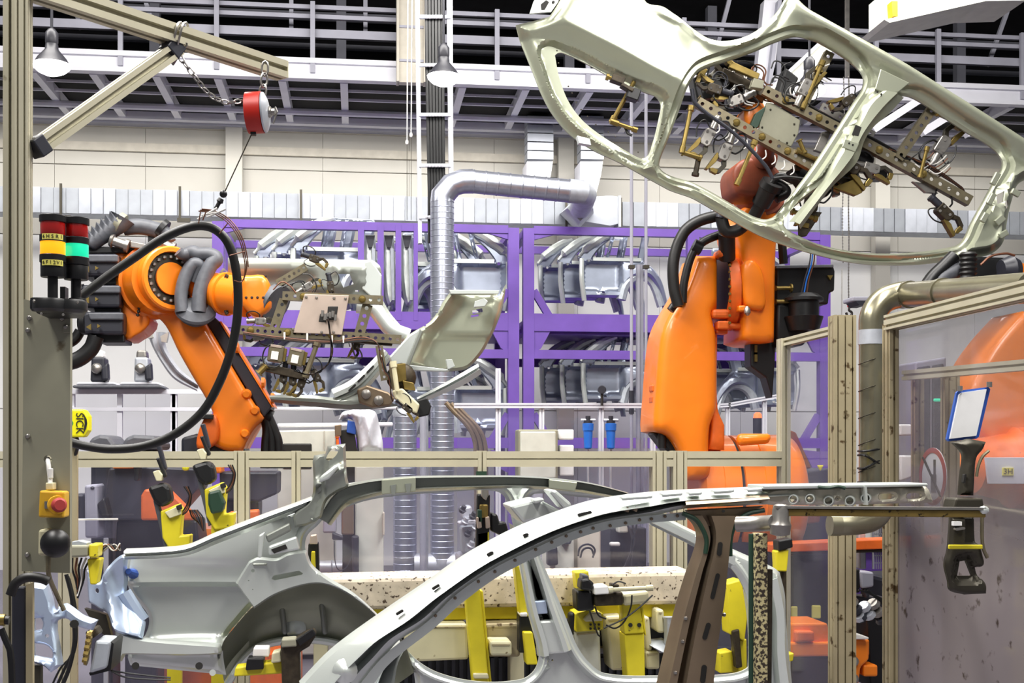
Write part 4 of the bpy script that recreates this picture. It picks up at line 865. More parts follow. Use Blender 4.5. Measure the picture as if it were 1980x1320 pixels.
# lower arm
la = [(255, 500), (275, 494), (300, 492), (322, 493), (342, 503), (356, 522), (357, 545), (350, 572), (350, 594), (366, 613), (396, 621, 1), (420, 661), (446, 706), (472, 750), (509, 807, 1), (485, 838), (468, 872, 1), (440, 872), (414, 862), (396, 845), (411, 806), (397, 771), (376, 736), (344, 680), (318, 628), (296, 606), (270, 580), (250, 545)]
arm = cast(la, LV-.05, LV+.3, 14, step=16).build('lower_arm', M['orange'], lr, ang=55)
for x, y in ((476, 762), (492, 794), (473, 838)): MB().lathe(Q(x, y, LV-.07), Q(x, y, LV+.05), [(0, .02), (.3, .035), (1, .035)], 12).build('arm_stud', M['orange'], arm)
MB().pp([(399, 623), (406, 604), (424, 621), (526, 786), (510, 806)], LV+.02, LV+.34).build('arm_cover', M['charcoal'], lr, smooth=False, bevel=.008)
MB().pp([(424, 621), (428, 621), (530, 786), (526, 787)], LV+.0, LV+.36).build('arm_edge', M['orange'], lr, smooth=False)
for x, y in ((455, 672), (506, 740), (524, 770)): MB().lathe(Q(x, y, LV), Q(x+8, y, LV), [(0, .035), (.7, .035), (1, .02)], 10).build('edge_stud', M['orange'], lr)
# elbow head: ring with a bolt circle, seen at an angle
hc_ = Q(321, 541, LV-.08); ax = Vector((.55, -.83, .0)).normalized()
def disc(name, c, r0, d0, d1, m_, prof=None): return MB().lathe(c+ax*d0, c+ax*d1, prof or [(0, r0), (1, r0)], 36).build(name, M[m_], lr, ang=40)
MB().lathe(Q(285, 548, LV+.14), Q(318, 541, LV-.13), [(0, .2), (.05, .235), (.5, .235), (.52, .215), (1, .205)], 36).build('elbow_drum', M['orange'], lr, ang=40)
MB().lathe(hc_+ax*.0, hc_+ax*.1, [(0, .2), (.9, .2), (1, .19), (1, .165), (.4, .16)], 36).build('elbow_rim', M['orange'], lr, ang=30)
disc('elbow_recess', hc_, .165, .02, .065, 'darksteel'); disc('elbow_disc', hc_, .1, .06, .085, 'orange'); disc('elbow_groove', hc_, .105, .06, .07, 'black')
m = MB(); A = ax.cross(Vector((0, 0, 1))).normalized(); B = ax.cross(A)
for k in range(20):
    t = 2*math.pi*k/20; m.ball(hc_+ax*.07+(A*math.cos(t)+B*math.sin(t))*.135, .014, 6)
m.build('elbow_bolts', M['steel'], lr, kind='stuff')
m = MB()
for k in range(17): m.ball(Q(262+8*math.sin(k/16*math.pi*.9)-(k/16)*2+4, 503+k*6.6, LV-.08), .012, 6)
m.build('drum_bolts', M['ink'], lr, kind='stuff')
# side plate and motor stack
cast([(222, 485), (248, 488), (266, 497), (258, 540), (268, 590), (290, 616), (280, 636), (262, 648), (241, 656), (234, 620), (232, 599), (229, 555), (226, 520)], LV-.02, LV+.3, 6, step=14).build('side_plate', M['orange'], lr)
for i, (x0, y0, x1, y1) in enumerate(((150, 490, 228, 534), (150, 550, 232, 594), (154, 602, 238, 646))):
    p = MB().pp([(x0, y0+6), (x0+12, y0), (x1, y0), (x1, y1), (x0+6, y1), (x0, y1-8)], LV-.14, LV+.2).build('drive_motor', M['charcoal'], lr, smooth=False, bevel=.02)
    MB().pp([(x0+14, y0+2), (x1, y0+2), (x1, y0+16), (x0+20, y0+16)], LV-.17, LV-.12).build('motor_lid', M['hosegrey'], p, smooth=False, bevel=.008)
    MB().lathe(Q(x0-2, (y0+y1)/2, LV-.1), Q(x0+12, (y0+y1)/2, LV-.1), [(0, .05), (.4, .07), (1, .075)], 12).build('motor_end', M['black'], p)
    for q, s in (((x0+18, y0+30), 6), ((x0+38, y0+28), 4)):
        MB().pp([(q[0]-s, q[1]), (q[0]+s*.6, q[1]-s), (q[0]+s*.6, q[1]+s)] if s > 5 else [(q[0]-s, q[1]-s), (q[0]+s*.6, q[1]), (q[0]-s, q[1]+s)], LV-.19, LV-.172).build('warning_triangle', M['brass'], p, smooth=False)
    MB().pp([(x0+30, y1-2), (x1+2, y1-2), (x1+4, y1+16), (x0+34, y1+16)], LV-.06, LV+.2).build('motor_mount', M['black'], p, smooth=False, bevel=.01)
MB().tube([Q(x, y, LV-.1) for x, y in ((186, 650), (176, 674), (150, 695), (110, 705))], 15/ppm(LV), 14, sm=6).build('motor_hose', M['black'], lr)
MB().tube([Q(x, y, LV-.05) for x, y in ((155, 640), (145, 655), (130, 665))], 10/ppm(LV), 12, sm=6).build('motor_hose', M['black'], lr)
# hose carrier on top
MB().pp([(165, 476), (330, 478), (330, 487), (165, 490)], LV-.05, LV+.15).build('carrier_rail', M['black'], lr, smooth=False, bevel=.006)
for x, y, L_ in ((213, 464, 36), (312, 470, 24)):
    MB().lathe(Q(x, y, LV-.1), Q(x+L_, y+12, LV-.1), [(0, .035), (.15, .045), (.2, .03), (.8, .03), (.82, .042), (1, .042)], 12).build('spring_cylinder', M['steel'], lr)
MB().pp([(250, 465), (318, 478), (314, 486), (252, 478)], LV-.1, LV-.02).build('spring_bracket', M['steel'], lr, smooth=False, bevel=.006)
pts = [Q(168+i*4.6, 474-i*3.3, LV-.05) for i in range(16)]
MB().tube([p+Vector((0, 0, (.012 if i % 2 else -.004))) for i, p in enumerate(pts)], [.05+.012*(i % 2)+.0012*i for i in range(16)], 16).build('spring_hose', M['hosegrey'], lr, ang=70)
MB().tube([Q(226, 430, LV-.05), Q(236, 436, LV-.05)], 22/ppm(LV), 18).build('hose_flange', M['plate'], lr)
MB().tube([Q(x, y, LV-.0) for x, y in ((240, 440), (270, 438), (300, 444), (318, 452), (325, 468))], 15/ppm(LV), 18, sm=5).build('dress_hose', M['hosegrey'], lr)
MB().tube([Q(310, 440, LV), Q(318, 446, LV)], 20/ppm(LV), 18).build('hose_ring', M['black'], lr)
MB().pp(rect(293, 462, 14, 24), LV, LV+.08).build('hose_stand', M['black'], lr, smooth=False)
for pts_, w_ in ((((352, 604), (350, 570), (358, 535), (372, 512), (384, 512), (384, 525), (376, 545)), 24), (((384, 604), (386, 570), (394, 540), (408, 512), (418, 500), (404, 492), (384, 492), (372, 488), (352, 498)), 27), (((345, 486), (352, 492), (362, 490)), 20)):
    MB().tube([Q(x, y, LV-.2+.012*i) for i, (x, y) in enumerate(pts_)], w_/2/ppm(LV), 16, sm=7).build('dress_hose', M['hosegrey'], lr)
MB().lathe(Q(379, 590, LV-.18), Q(377, 618, LV-.1), [(0, .075), (.3, .12), (.45, .125), (.5, .1), (.75, .1), (.8, .075), (1, .07)], 24).build('hose_collar', M['hosegrey'], lr)
# forearm and wrist
MB().lathe(Q(340, 552, LV+.2), Q(440, 568, LV-.15), [(0, .14), (.3, .13), (.7, .11), (.72, .12), (1, .12)], 30).build('forearm', M['orange'], lr)
MB().lathe(Q(436, 568, LV-.14), Q(478, 574, LV-.26), [(0, .135), (.12, .135), (.14, .12), (1, .125)], 30).build('forearm_flange', M['orange'], lr, ang=30)
m = MB()
for k in range(12):
    t = math.pi*(k/11*1.3-.65); m.ball(Q(438+4*math.cos(t), 569+37*math.sin(t), LV-.24-.02*math.cos(t)), .011, 6)
m.build('flange_bolts', M['darksteel'], lr, kind='stuff')
cast([(464, 534), (486, 530), (508, 530), (520, 545), (524, 575), (524, 592), (512, 606), (496, 612), (478, 602), (468, 590), (464, 566)], LV-.4, LV-.16, 14, step=12).build('wrist_housing', M['orange'], lr, ang=60)
MB().lathe(Q(514, 578, LV-.26), Q(536, 590, LV-.3), [(0, .09), (.4, .1), (.5, .125), (1, .125)], 28).build('wrist_flange', M['hosegrey'], lr)
m = MB()
for k in range(5): m.ball(Q(476+k*11, 575, LV-.4), .009, 6).ball(Q(478+k*9, 535-k*.3, LV-.37), .008, 6)
m.build('wrist_bolts', M['ink'], lr, kind='stuff')
# hoses beside the foot
for d in (0, 12, 24): MB().tube([Q(x, y, LV+.1) for x, y in ((512+d*.3, 806), (516+d*.6, 832), (514+d, 856), (512+d*1.1, 905))], 9/ppm(LV), 12, sm=5).build('foot_hose', M['black'], lr)
MB().tube([Q(512, 800, LV+.1), Q(526, 806, LV+.1)], 13/ppm(LV), 14).build('foot_hose_ring', M['black'], lr)
# ================================================================ LEFT GRIPPER
GV2 = 7.45
gl = thing('gripper_frame', 'perforated steel gripper frame with a square plate on the left robot', 'gripper', Q(620, 660, GV2))
perf(gl, (546, 571), (741, 580), 17, GV2, skip=(2, 4, 9), mt='zincy')
perf(gl, (463, 637), (776, 656), 17, GV2, skip=(1, 6, 12), n=22)
perf(gl, (711, 588), (694, 648), 20, GV2+.03, n=4); perf(gl, (549, 578), (528, 640), 18, GV2+.04, n=3)
perf(gl, (536, 548), (592, 515), 15, GV2+.2, n=6)
perf(gl, (733, 668), (744, 735), 14, GV2+.0, n=5); perf(gl, (437, 522), (422, 540), 14, LV+.1, n=3, mt='steel')
block(gl, [(589, 568), (675, 571), (661, 647), (567, 643)], GV2-.02, .02, 'pink', 'sensor_plate', .003)
block(gl, [(619, 606), (633, 606), (630, 623), (616, 622)], GV2-.024, .01, 'ink', 'plate_window'); block(gl, [(634, 592), (654, 592), (650, 618), (632, 618)], GV2-.024, .01, 'ink', 'plate_window')
for k in range(6): MB().cyl(Q(624+k*5, 600+(k*7) % 9, GV2-.05), Q(623+k*5, 612+(k*7) % 9, GV2-.05), .009, 8).build('air_fitting', M['steel'], gl)
m = MB()
for x, y in ((592, 574), (612, 575), (646, 576), (668, 577), (566, 636), (622, 642), (645, 642)): m.ball(Q(x, y, GV2-.025), .009, 6)
m.build('plate_bolts', M['steel'], gl, kind='stuff')
block(gl, [(540, 640), (760, 662), (758, 668), (538, 650)], GV2+.03, .06, 'dkmet', 'cable_tray')
for k in range(5): wire(gl, [(470, 642+k), (560, 654+k*1.3), (640, 660+k), (700, 652+k*2), (728, 662), (736, 690+k), (745, 720)], 2.6, GV2-.03, ('wire', 'black', 'wire', 'rubber', 'black')[k])
for k in range(4): wire(gl, [(634, 612), (638, 640+k*2), (640+k, 680), (632, 706), (600, 724), (568, 716)], 2.8, GV2-.06, ('black', 'rubber', 'wire', 'black')[k])
wire(gl, [(545, 556), (565, 548), (582, 545), (590, 556)], 3, GV2+.1); wire(gl, [(585, 530), (600, 532), (612, 552), (608, 566)], 3, GV2+.1, 'rubber'); wire(gl, [(528, 560), (545, 545), (560, 552), (572, 566)], 3, GV2, 'wire')
wire(gl, [(530, 662), (512, 675), (510, 700), (530, 710), (548, 700)], 3, GV2-.02); wire(gl, [(680, 660), (688, 690), (700, 690), (690, 668)], 3, GV2)
for x, y in ((594, 652), (550, 650), (642, 656), (664, 657)): MB().cyl(Q(x, y-8, GV2-.03), Q(x, y+6, GV2-.03), .006, 6).build('hose_hook', M['tie'], gl)
for x, y, a in ((533, 683, 8), (572, 690, 12)):
    v_ = block(gl, rect(x, y, 30, 32, a), GV2-.02, .08, 'zincy', 'valve_block', .006)
    block(v_, rect(x-2, y+4, 14, 16, a), GV2-.03, .02, 'tie', 'valve_label', .002); block(v_, rect(x+17, y+3, 6, 26, a), GV2-.01, .06, 'brass', 'valve_side', .002)
    block(v_, rect(x+1, y-14, 22, 5, a), GV2-.025, .03, 'pink', 'valve_top', .002)
rod(gl, (614, 662), (590, 730), 10, GV2-.02, 'zincy'); rod(gl, (500, 722), (516, 706), 12, GV2, 'brass')
block(gl, [(504, 702), (560, 712), (592, 724), (588, 734), (540, 724), (500, 714)], GV2+.0, .06, 'dkmet', 'clamp_beam')
for x, y, a in ((548, 730, 100), (566, 735, 95), (583, 740, 110), (612, 728, 60)): clamp(gl, x, y, a, 9, GV2+.02, 0)
for x, y, a, k in ((610, 500, 20, 0), (596, 552, -30, 2), (640, 556, 80, 0), (690, 668, 100, 0), (506, 620, 0, 2), (497, 652, 170, 2)): clamp(gl, x, y, a, 8, GV2+.1, k)
# the clamp at the right tip
block(gl, [(752, 702), (764, 698), (772, 745), (776, 770), (764, 772), (756, 740)], GV2-.08, .06, 'zincy', 'tip_beam')
block(gl, [(764, 704), (784, 702), (786, 735), (770, 738)], GV2-.03, .06, 'brass', 'tip_block'); block(gl, [(778, 735), (800, 740), (804, 755), (782, 752)], GV2-.04, .05, 'brass', 'tip_block')
block(gl, [(758, 755), (778, 750), (812, 782), (806, 800), (790, 792), (764, 770)], GV2-.1, .08, 'cream', 'tip_housing', .01)
block(gl, [(800, 775), (826, 768), (834, 785), (830, 802), (812, 806), (796, 798)], GV2-.04, .07, 'black', 'tip_gripper', .008)
MB().lathe(Q(760, 698, GV2-.12), Q(768, 756, GV2-.12), [(0, .02), (.2, .02), (.22, .014), (1, .014)], 10).build('tip_cylinder', M['cream'], gl)
MB().ball(Q(776, 730, GV2+.05), .09, 16, (1, .5, 1)).build('tip_motor', M['dkmet'], gl); clamp(gl, 790, 790, 40, 8, GV2-.1, 0)
for k in range(3): wire(gl, [(738, 690), (742+k*2, 715), (752+k, 730), (756, 760+k*3), (760, 776)], 2.6, GV2-.1, ('wire', 'black', 'rubber')[k])
# ================================================================ BODY SIDE held by the left gripper (seen from its inner face)
PV = 7.95
hp_ = thing('held_body_side', 'bare steel body side held on edge by the left robot, inner face showing', 'car body side', Q(760, 780, PV))
def hq(P, do, dh):
    x, y = P[:, 0], P[:, 1]
    o = .02*(1-sst(do/8))
    o = o-.03*sst((x-640)/12)*sst((y-510)/8)*(1-sst((x-705)/10))*sst((560-y)/10)+.03*np.exp(-(((x-668)/24)**2+((y-540)/10)**2))
    o = o+.04*sst((y-520)/20)*sst((620-x)/30)
    return o
sheet(MB(), [(440, 497, 1), (560, 499), (720, 502, 1), (734, 512), (738, 530), (738, 575, 1), (756, 606), (790, 645, 1), (770, 650), (730, 625), (700, 592), (660, 570), (600, 566), (520, 566), (440, 562, 1)], [[(652, 530, 1), (676, 530, 1), (684, 550, 1), (664, 556, 1)], rect(690, 562, 6, 3)], PV, hq, 8, (3, 7), .012, seg=6).build('quarter_sheet', M['panelgrey'], hp_, ang=50)
MB().pp([(706, 506), (718, 503), (738, 532), (736, 575), (716, 572), (700, 558)], PV-.02, PV-.005).build('tail_gusset', M['panelwhite'], hp_, smooth=False, bevel=.006)
MB().tube([Q(x, y, PV+.0) for x, y in ((690, 590), (722, 596), (738, 615), (756, 636), (790, 650))], .05, 12, sm=6).build('arch_flange', M['panelwhite'], hp_)
def ht(P, do, dh):
    x, y = P[:, 0], P[:, 1]
    l = np.interp(y, [562, 600, 640, 690], [868, 845, 810, 785])
    return .03*(1-sst(do/6))+.10*sst((x-l-6)/40)-.05*np.exp(-((x-955)/14)**2)*sst((640-y)/40)+.02*sst((y-644)/6)
sheet(MB(), [(781, 652, 1), (800, 640), (830, 622), (848, 600), (856, 584), (872, 562, 1), (963, 563, 1), (966, 572), (978, 552), (984, 543, 1), (976, 590), (966, 620), (952, 652), (932, 685), (905, 710), (860, 716, 1), (790, 706, 1), (792, 690)], [rect(926, 598, 20, 7, -12), rect(921, 607, 15, 4, -8), rect(846, 602, 4, 4, 30), rect(822, 628, 4, 4, 30)], PV-.1, ht, 7, (3, 6, 10), .012, seg=6).build('tail_panel', M['panel'], hp_, ang=50)
MB().pp([(868, 560), (966, 561), (964, 568), (872, 568)], PV-.14, PV-.08).build('tail_flange', M['panelwhite'], hp_, smooth=False, bevel=.003)
MB().pp([(918, 582), (936, 576), (944, 582), (938, 592), (916, 594)], PV-.13, PV-.1).build('lamp_bracket', M['panelwhite'], hp_, smooth=False, bevel=.004)
MB().pp([(784, 704), (870, 714), (868, 718), (784, 715)], PV-.14, PV-.06).build('tail_rail', M['panelwhite'], hp_, smooth=False, bevel=.004)
MB().pp([(862, 695), (874, 694), (880, 708), (866, 714)], PV-.16, PV-.1).build('rail_bracket', M['panelwhite'], hp_, smooth=False, bevel=.003)
MB().pp([(752, 690), (790, 648), (812, 634), (814, 644), (790, 706), (778, 722), (760, 712)], PV-.2, PV-.14).build('corner_bracket', M['panelwhite'], hp_, smooth=False, bevel=.01)
MB().pp([(812, 634), (818, 640), (790, 712), (778, 722), (790, 690)], PV-.22, PV-.12).build('corner_flange', M['panelgrey'], hp_, smooth=False, bevel=.006)
loft(MB(), [(806, 768, 1), (850, 745), (890, 722), (925, 702, 1)], [(812, 780, 1), (860, 760), (900, 742), (932, 722, 1)], [(0, .03), (.3, .02), (.34, .07), (.5, .07), (.54, 0), (1, .03)], PV-.1, 24).build('roof_rail', M['panelwhite'], hp_, ang=30)
loft(MB(), [(640, 752, 1), (675, 735), (715, 700), (740, 672, 1)], [(655, 782, 1), (700, 760), (735, 722), (758, 690, 1)], [(0, .05), (.2, .02), (.3, .0), (.55, .0), (.6, .05), (.75, .05), (.8, 0), (1, .03)], PV-.05, 24).build('centre_pillar', M['panelwhite'], hp_, ang=30)
m = MB()
for t in (.15, .4, .65): m.pp(slot((665+70*t, 765-70*t), (676+70*t, 755-72*t), 4), PV-.062, PV-.05)
m.build('pillar_slots', M['ink'], hp_, smooth=False)
loft(MB(), [(520, 764, 1), (600, 763), (650, 768), (700, 752, 1)], [(524, 776, 1), (600, 785), (700, 791), (772, 784, 1)], [(0, .02), (.3, 0), (.6, 0), (.65, .04), (1, .06)], PV-.05, 24).build('sill_rail', M['panelgrey'], hp_, ang=30)
MB().pp([(690, 752), (710, 744), (752, 758), (764, 770), (755, 784), (720, 788), (694, 778)], PV-.1, PV-.03).build('hinge_bracket', M['bronze'], hp_, smooth=False, bevel=.012)
for x, y in ((708, 762), (732, 774)): MB().lathe(Q(x, y, PV-.13), Q(x, y, PV-.09), [(0, .012), (.2, .03), (1, .034)], 12).build('bracket_boss', M['steel'], hp_)
# second body side pillar hanging behind the robot's elbow
t = thing('pillar_pressing', 'silver curved pillar pressing hanging behind the left robot\'s arm', 'car body part', Q(350, 760, 8.9))
loft(MB(), [(282, 640, 1), (292, 668), (310, 700), (335, 732), (380, 756, 1)], [(322, 642, 1), (318, 664), (330, 690), (350, 716), (384, 742, 1)], [(0, .05), (.2, 0), (.45, .03), (.55, .03), (.8, 0), (1, .05)], 8.9, 30).build('pillar_skin', M['galv'], t, ang=40)
MB().pp([(278, 636), (294, 640), (296, 652), (286, 654)], 8.85, 8.9).build('pillar_ear', M['panelwhite'], t, smooth=False)
MB().pp([(310, 650), (326, 641), (322, 662), (312, 660)], 8.85, 8.9).build('pillar_ear', M['panelwhite'], t, smooth=False)
# ================================================================ FENCE (across) and side fence (running away)
FV = 6.4; fh = .085
fz = Q(990, 887, FV).z
fen = thing('safety_fence', 'low aluminium profile fence with clear panes across the robot cell', 'fence', (Q(800, 887, FV).x, FV, 0))
fx = [Q(px, 887, FV).x for px in (468, 573, 931, 1272, 1308, 1515)]
xl = Q(120, 887, FV).x
fx0 = [Q(px, 887, FV).x for px in (-400, -120, 132)]
posts = [(fx0[0], .08), (fx0[1], .08), (fx0[2], .08), (fx[0], .075), (fx[1], .045), (fx[2], .045), (fx[3], .075), (fx[4]+.01, .075), (fx[5], .05)]
for i, (x, wd) in enumerate(posts):
    top = fz+fh/2 if i < 8 else Q(1510, 655, FV).z
    MB().tslot((x, FV, 0), (x, FV, top), wd, .08, (0, 1, 0), .006).build('fence_post', M['alu'], fen, smooth=False)
for a, b in zip(posts[:-1], posts[1:]):
    x0, x1 = a[0]+a[1]/2, b[0]-b[1]/2
    if x1-x0 < .02: continue
    for z in (fz, .2): MB().tslot((x0, FV, z), (x1, FV, z), fh, .08, (0, 0, 1), .007, .014, .09).build('fence_rail', M['alu'], fen, smooth=False)
    MB().box(((x0+x1)/2, FV+.015, (fz+.2)/2), (x1-x0, .005, fz-.2-fh)).build('fence_pane', M['pane'], fen, smooth=False)
MB().pp(rect(931, 915, 20, 8), FV-.06, FV-.03).build('pane_clip', M['dgreen'], fen, smooth=False)
# side fence A-B in plane x = XB
XB = Q(1510, 800, FV).x+.02
sf = thing('side_fence', 'narrow tall aluminium framed pane left of the nickel pipe at right', 'fence', (XB, 6.0, 0))
ya, yb = FV+.02, QX(1640, 640, XB).y
zt = Q(1510, 655, FV).z-.02
MB().tslot((XB-.03, yb, 0), (XB-.03, yb, zt+.05), .105, .08, (0, 1, 0), .006).build('fence_post', M['aludirty'], sf, smooth=False)
MB().tslot((XB, yb+.05, zt), (XB, ya, zt), .04, .04).build('top_rail', M['alu'], sf, smooth=False)
MB().tslot((XB, yb+.05, 1.35), (XB, ya, 1.35), .03, .04).build('middle_rail', M['alu'], sf, smooth=False)
MB().box((XB, (ya+yb)/2, zt/2+.1), (.005, ya-yb-.14, zt-.25)).build('fence_pane', M['pane'], sf, smooth=False)
# side fence C, big scratched pane coming toward the viewer
XC = 2.5
sc_ = thing('side_fence', 'large scratched pane in a slanting aluminium frame at far right', 'fence', (XC, 4.9, 0))
y0 = QX(1722, 650, XC).y; y1 = 3.6
MB().tslot((XC, y0, 0), (XC, y0, 2.2), .045, .085, (0, 1, 0)).build('fence_post', M['aludirty'], sc_, smooth=False)
MB().tslot((XC, y0, 2.2), (XC, y1, 2.2), .07, .07).build('top_rail', M['alu'], sc_, smooth=False)
MB().box((XC+.02, (y0+y1)/2, 1.15), (.006, y0-y1-.06, 2.02)).build('fence_pane', M['pane2'], sc_, smooth=False)
MB().tslot((XC+.35, y0+.6, 1.99), (XC+.9, y1+.2, 1.99), .05, .05).build('inner_rail', M['alu'], sc_, smooth=False)
MB().tslot((2.92, 6.2, 0), (2.92, 6.2, 1.99), .05, .05, (0, 1, 0)).build('inner_post', M['aludirty'], sc_, smooth=False)
MB().tslot((3.0, 6.0, 0), (3.0, 6.0, 1.99), .08, .05, (0, 1, 0)).build('inner_post', M['aludirty'], sc_, smooth=False)
# front tall dirty post (1600-1655) continuing to the floor is the side fence post above; add its stained sleeve plates
# prohibition sign on the pane
XS = XC+.03
ps = thing('prohibition_sign', 'round red and white hand-prohibition sticker on the scratched pane', 'sign', QX(1803, 965, XS-.004))
cyz = QX(1803, 921, XS-.004); rr_ = .128
def yz(m_, r0, r1, x): # ring in plane x
    n = 28; vs = []
    for r in (r0, r1):
        for k in range(n): t = 2*math.pi*k/n; vs.append((x, cyz.y+r*math.cos(t), cyz.z+r*math.sin(t)))
    return m_.add(vs, [(k, (k+1) % n, n+(k+1) % n, n+k) for k in range(n)])
MB().cyl((XS-.003, cyz.y, cyz.z), (XS+.001, cyz.y, cyz.z), rr_, 28).build('sign_disc', M['paper'], ps)
MB().lathe((XS-.006, cyz.y, cyz.z), (XS-.002, cyz.y, cyz.z), [(0, rr_*.82), (0, rr_), (1, rr_), (1, rr_*.82), (0, rr_*.82)], 28, False).build('sign_ring', M['redsign'], ps, smooth=False)
MB().bar((XS-.005, cyz.y+.085, cyz.z+.085), (XS-.005, cyz.y-.085, cyz.z-.085), .004, .016, (1, 0, 0)).build('sign_bar', M['ink'], ps, smooth=False)
MB().box((XS-.004, cyz.y-.01, cyz.z-.03), (.002, .05, .08)).box((XS-.004, cyz.y-.02, cyz.z+.03), (.002, .02, .09)).build('sign_hand', M['ink'], ps, smooth=False)
# nickel pipe
pv = 6.2
pp_ = thing('exhaust_pipe', 'nickel coloured exhaust pipe with an elbow, right of the fence post', 'pipe', Q(1688, 1000, pv))
r = 26/ppm(pv)
def PX(px, py, dv=0): return Q(px, py, pv+dv)
MB().tube([PX(1686, 1005), PX(1686, 650)], r, 26).build('pipe', M['pipe'], pp_)
MB().tube([PX(1686, 640), PX(1688, 610), PX(1706, 583), PX(1735, 571), PX(1760, 569, -.03)], r*1.02, 26, sm=6).build('pipe_elbow', M['pipe'], pp_)
MB().tube([PX(1755, 569.5, -.03), QX(1995, 556, 2.75)], r*.97, 26).build('pipe', M['pipe'], pp_)
for y, h in ((652, 28),): MB().tube([PX(1686, y+h/2), PX(1686, y-h/2)], r*1.06, 26).build('pipe_sleeve', M['galv'], pp_)
for k in range(5): MB().tube([PX(1660, 705+k*52), PX(1672, 700+k*52, -r*.95), PX(1700, 690+k*52, -r*.8), PX(1712, 685+k*52)], .0035, 5, sm=3).build('pipe_seam', M['darksteel'], pp_)
for k, (a, b) in enumerate(((872, 868), (880, 896), (905, 890), (932, 936))): MB().tube([PX(1659, a, 0), PX(1672, a, -r*1.0), PX(1700, b, -r*.9), PX(1713, b)], .006, 6, sm=3).build('pipe_wire', M['black'], pp_)
for x, dv in ((1732, 0), (1758, -.03), (1835, -.2)):
    c = PX(1755, 569.5, -.03).lerp(QX(1995, 556, 2.75), max(-.05, (x-1755)/240)); d = (QX(1995, 556, 2.75)-PX(1755, 569.5, -.03)).normalized()
    MB().tube([c-d*.02, c+d*.02], r*1.08, 24).build('pipe_band', M['pipe'], pp_)
ep = thing('exhaust_pipe', 'short open-ended nickel pipe elbow poking out below the steel bar', 'pipe', PX(1650, 1036))
ev = 5.0
MB().tube([Q(1618, 1015, ev), Q(1655, 1014, ev), Q(1685, 1008, ev+.05), Q(1704, 992, ev+.2), Q(1710, 965, ev+.5)], 21/ppm(ev), 24, sm=4).build('pipe_elbow', M['pipe'], ep)
MB().lathe(Q(1604, 1015, ev), Q(1624, 1015, ev), [(0, 17/ppm(ev)), (0, 22/ppm(ev)), (.5, 22/ppm(ev)), (1, 22/ppm(ev)), (.4, 16/ppm(ev))], 24).build('pipe_rim', M['pipe'], ep)
MB().cyl(Q(1606, 1015, ev), Q(1609, 1015, ev), 17.5/ppm(ev), 24).build('pipe_mouth', M['ink'], ep)
# SICK sensors
def sick(lab, px, py, v, wpx, hpx, rot, full):
    t = thing('safety_sensor', lab, 'sensor', Q(px, py+hpx/2, v)); k = 1/ppm(v)
    MB().pp([(px-wpx/2, py-hpx/2), (px+wpx*.3, py-hpx/2), (px+wpx/2, py-hpx*.25), (px+wpx/2, py+hpx*.25), (px+wpx*.3, py+hpx/2), (px-wpx/2, py+hpx/2)], v, v+.08).build('sensor_housing', M['sick'], t, smooth=False, bevel=.008)
    MB().text('SICK', Q(px+wpx*.12, py, v-.003), (0, 0, -1), (1, 0, 0), wpx*.42*k).build('sensor_lettering', M['ink'], t, smooth=False)
    MB().pp([(px+wpx*.3, py-hpx*.33), (px+wpx*.42, py-hpx*.15), (px+wpx*.44, py), (px+wpx*.40, py+hpx*.18), (px+wpx*.28, py+hpx*.38), (px+wpx*.34, py)], v-.004, v).build('sensor_slit', M['ink'], t, smooth=False)
    if full: MB().cyl(Q(px-wpx*.3, py, v-.004), Q(px-wpx*.3, py, v), hpx*.13*k, 16).build('sensor_logo', M['greenlogo'], t)
    MB().tube([Q(px, py+hpx/2-2, v+.05), Q(px+3, py+hpx/2+14, v+.06), Q(px-4, py+hpx/2+40, v+.1)], .008, 6, sm=4).build('sensor_cable', M['black'], t)
    MB().bar((Q(px-wpx*.3, py, v).x, v+.1, 0), (Q(px-wpx*.3, py, v).x, v+.1, Q(px, py, v).z), .03, .03, (0, 1, 0)).build('sensor_stand', M['aludirty'], t, smooth=False)
sick('yellow safety sensor beside the grey cabinet plate at left', 148, 818, 5.9, 46, 54, 0, True)
sick('small yellow safety sensor beside the nickel pipe', 1648, 888, 6.0, 18, 36, 0, False)
# chain hoist behind
ch = thing('chain_hoist_hook', 'hanging hoist chain with a red stopper and small black hook', 'hoist', Q(1640, 612, 10))
m = MB()
for k in range(150):
    y = 148+k*2.95
    c = Q(1641+.5*math.sin(k*.13), y, 10); m.bar(c+Vector((0, 0, -.008)), c+Vector((0, 0, .006)), .012 if k % 2 else .005, .005 if k % 2 else .012, (0, 1, 0))
m.build('chain', M['steel'], ch, smooth=False, kind='stuff')
m = MB()
for k in range(120):
    c = Q(1631+2*math.sin(k*.05), 150+k*3, 10.02); m.box(c, (.01 if k % 2 else .004, .006, .011))
m.build('hand_chain', M['steel'], ch, smooth=False, kind='stuff')
MB().box(Q(1642, 588, 10), (.028, .028, .05)).build('chain_stopper', M['red'], ch, bevel=.004)
MB().tube([Q(x, y, 10) for x, y in ((1642, 594), (1642, 600), (1647, 604), (1645, 611), (1639, 611), (1636, 604))], .011, 8, sm=4).build('hook', M['hook'], ch)
MB().bar(Q(1638, 150, 10.02), Vector((Q(1638, 150, 10.02).x, 10.02, 9.35)), .03, .03, (0, 1, 0)).build('chain_run', M['steel'], ch, smooth=False)
MB().cyl(Q(1628, 520, 10.1), Q(1627, 745, 10.1), .004, 5).build('hoist_cord', M['steel'], ch)
wb = thing('wall_bracket_arm', 'grey bracket arm on the wall above the nickel pipe elbow', 'bracket', Q(1680, 590, 9.5))
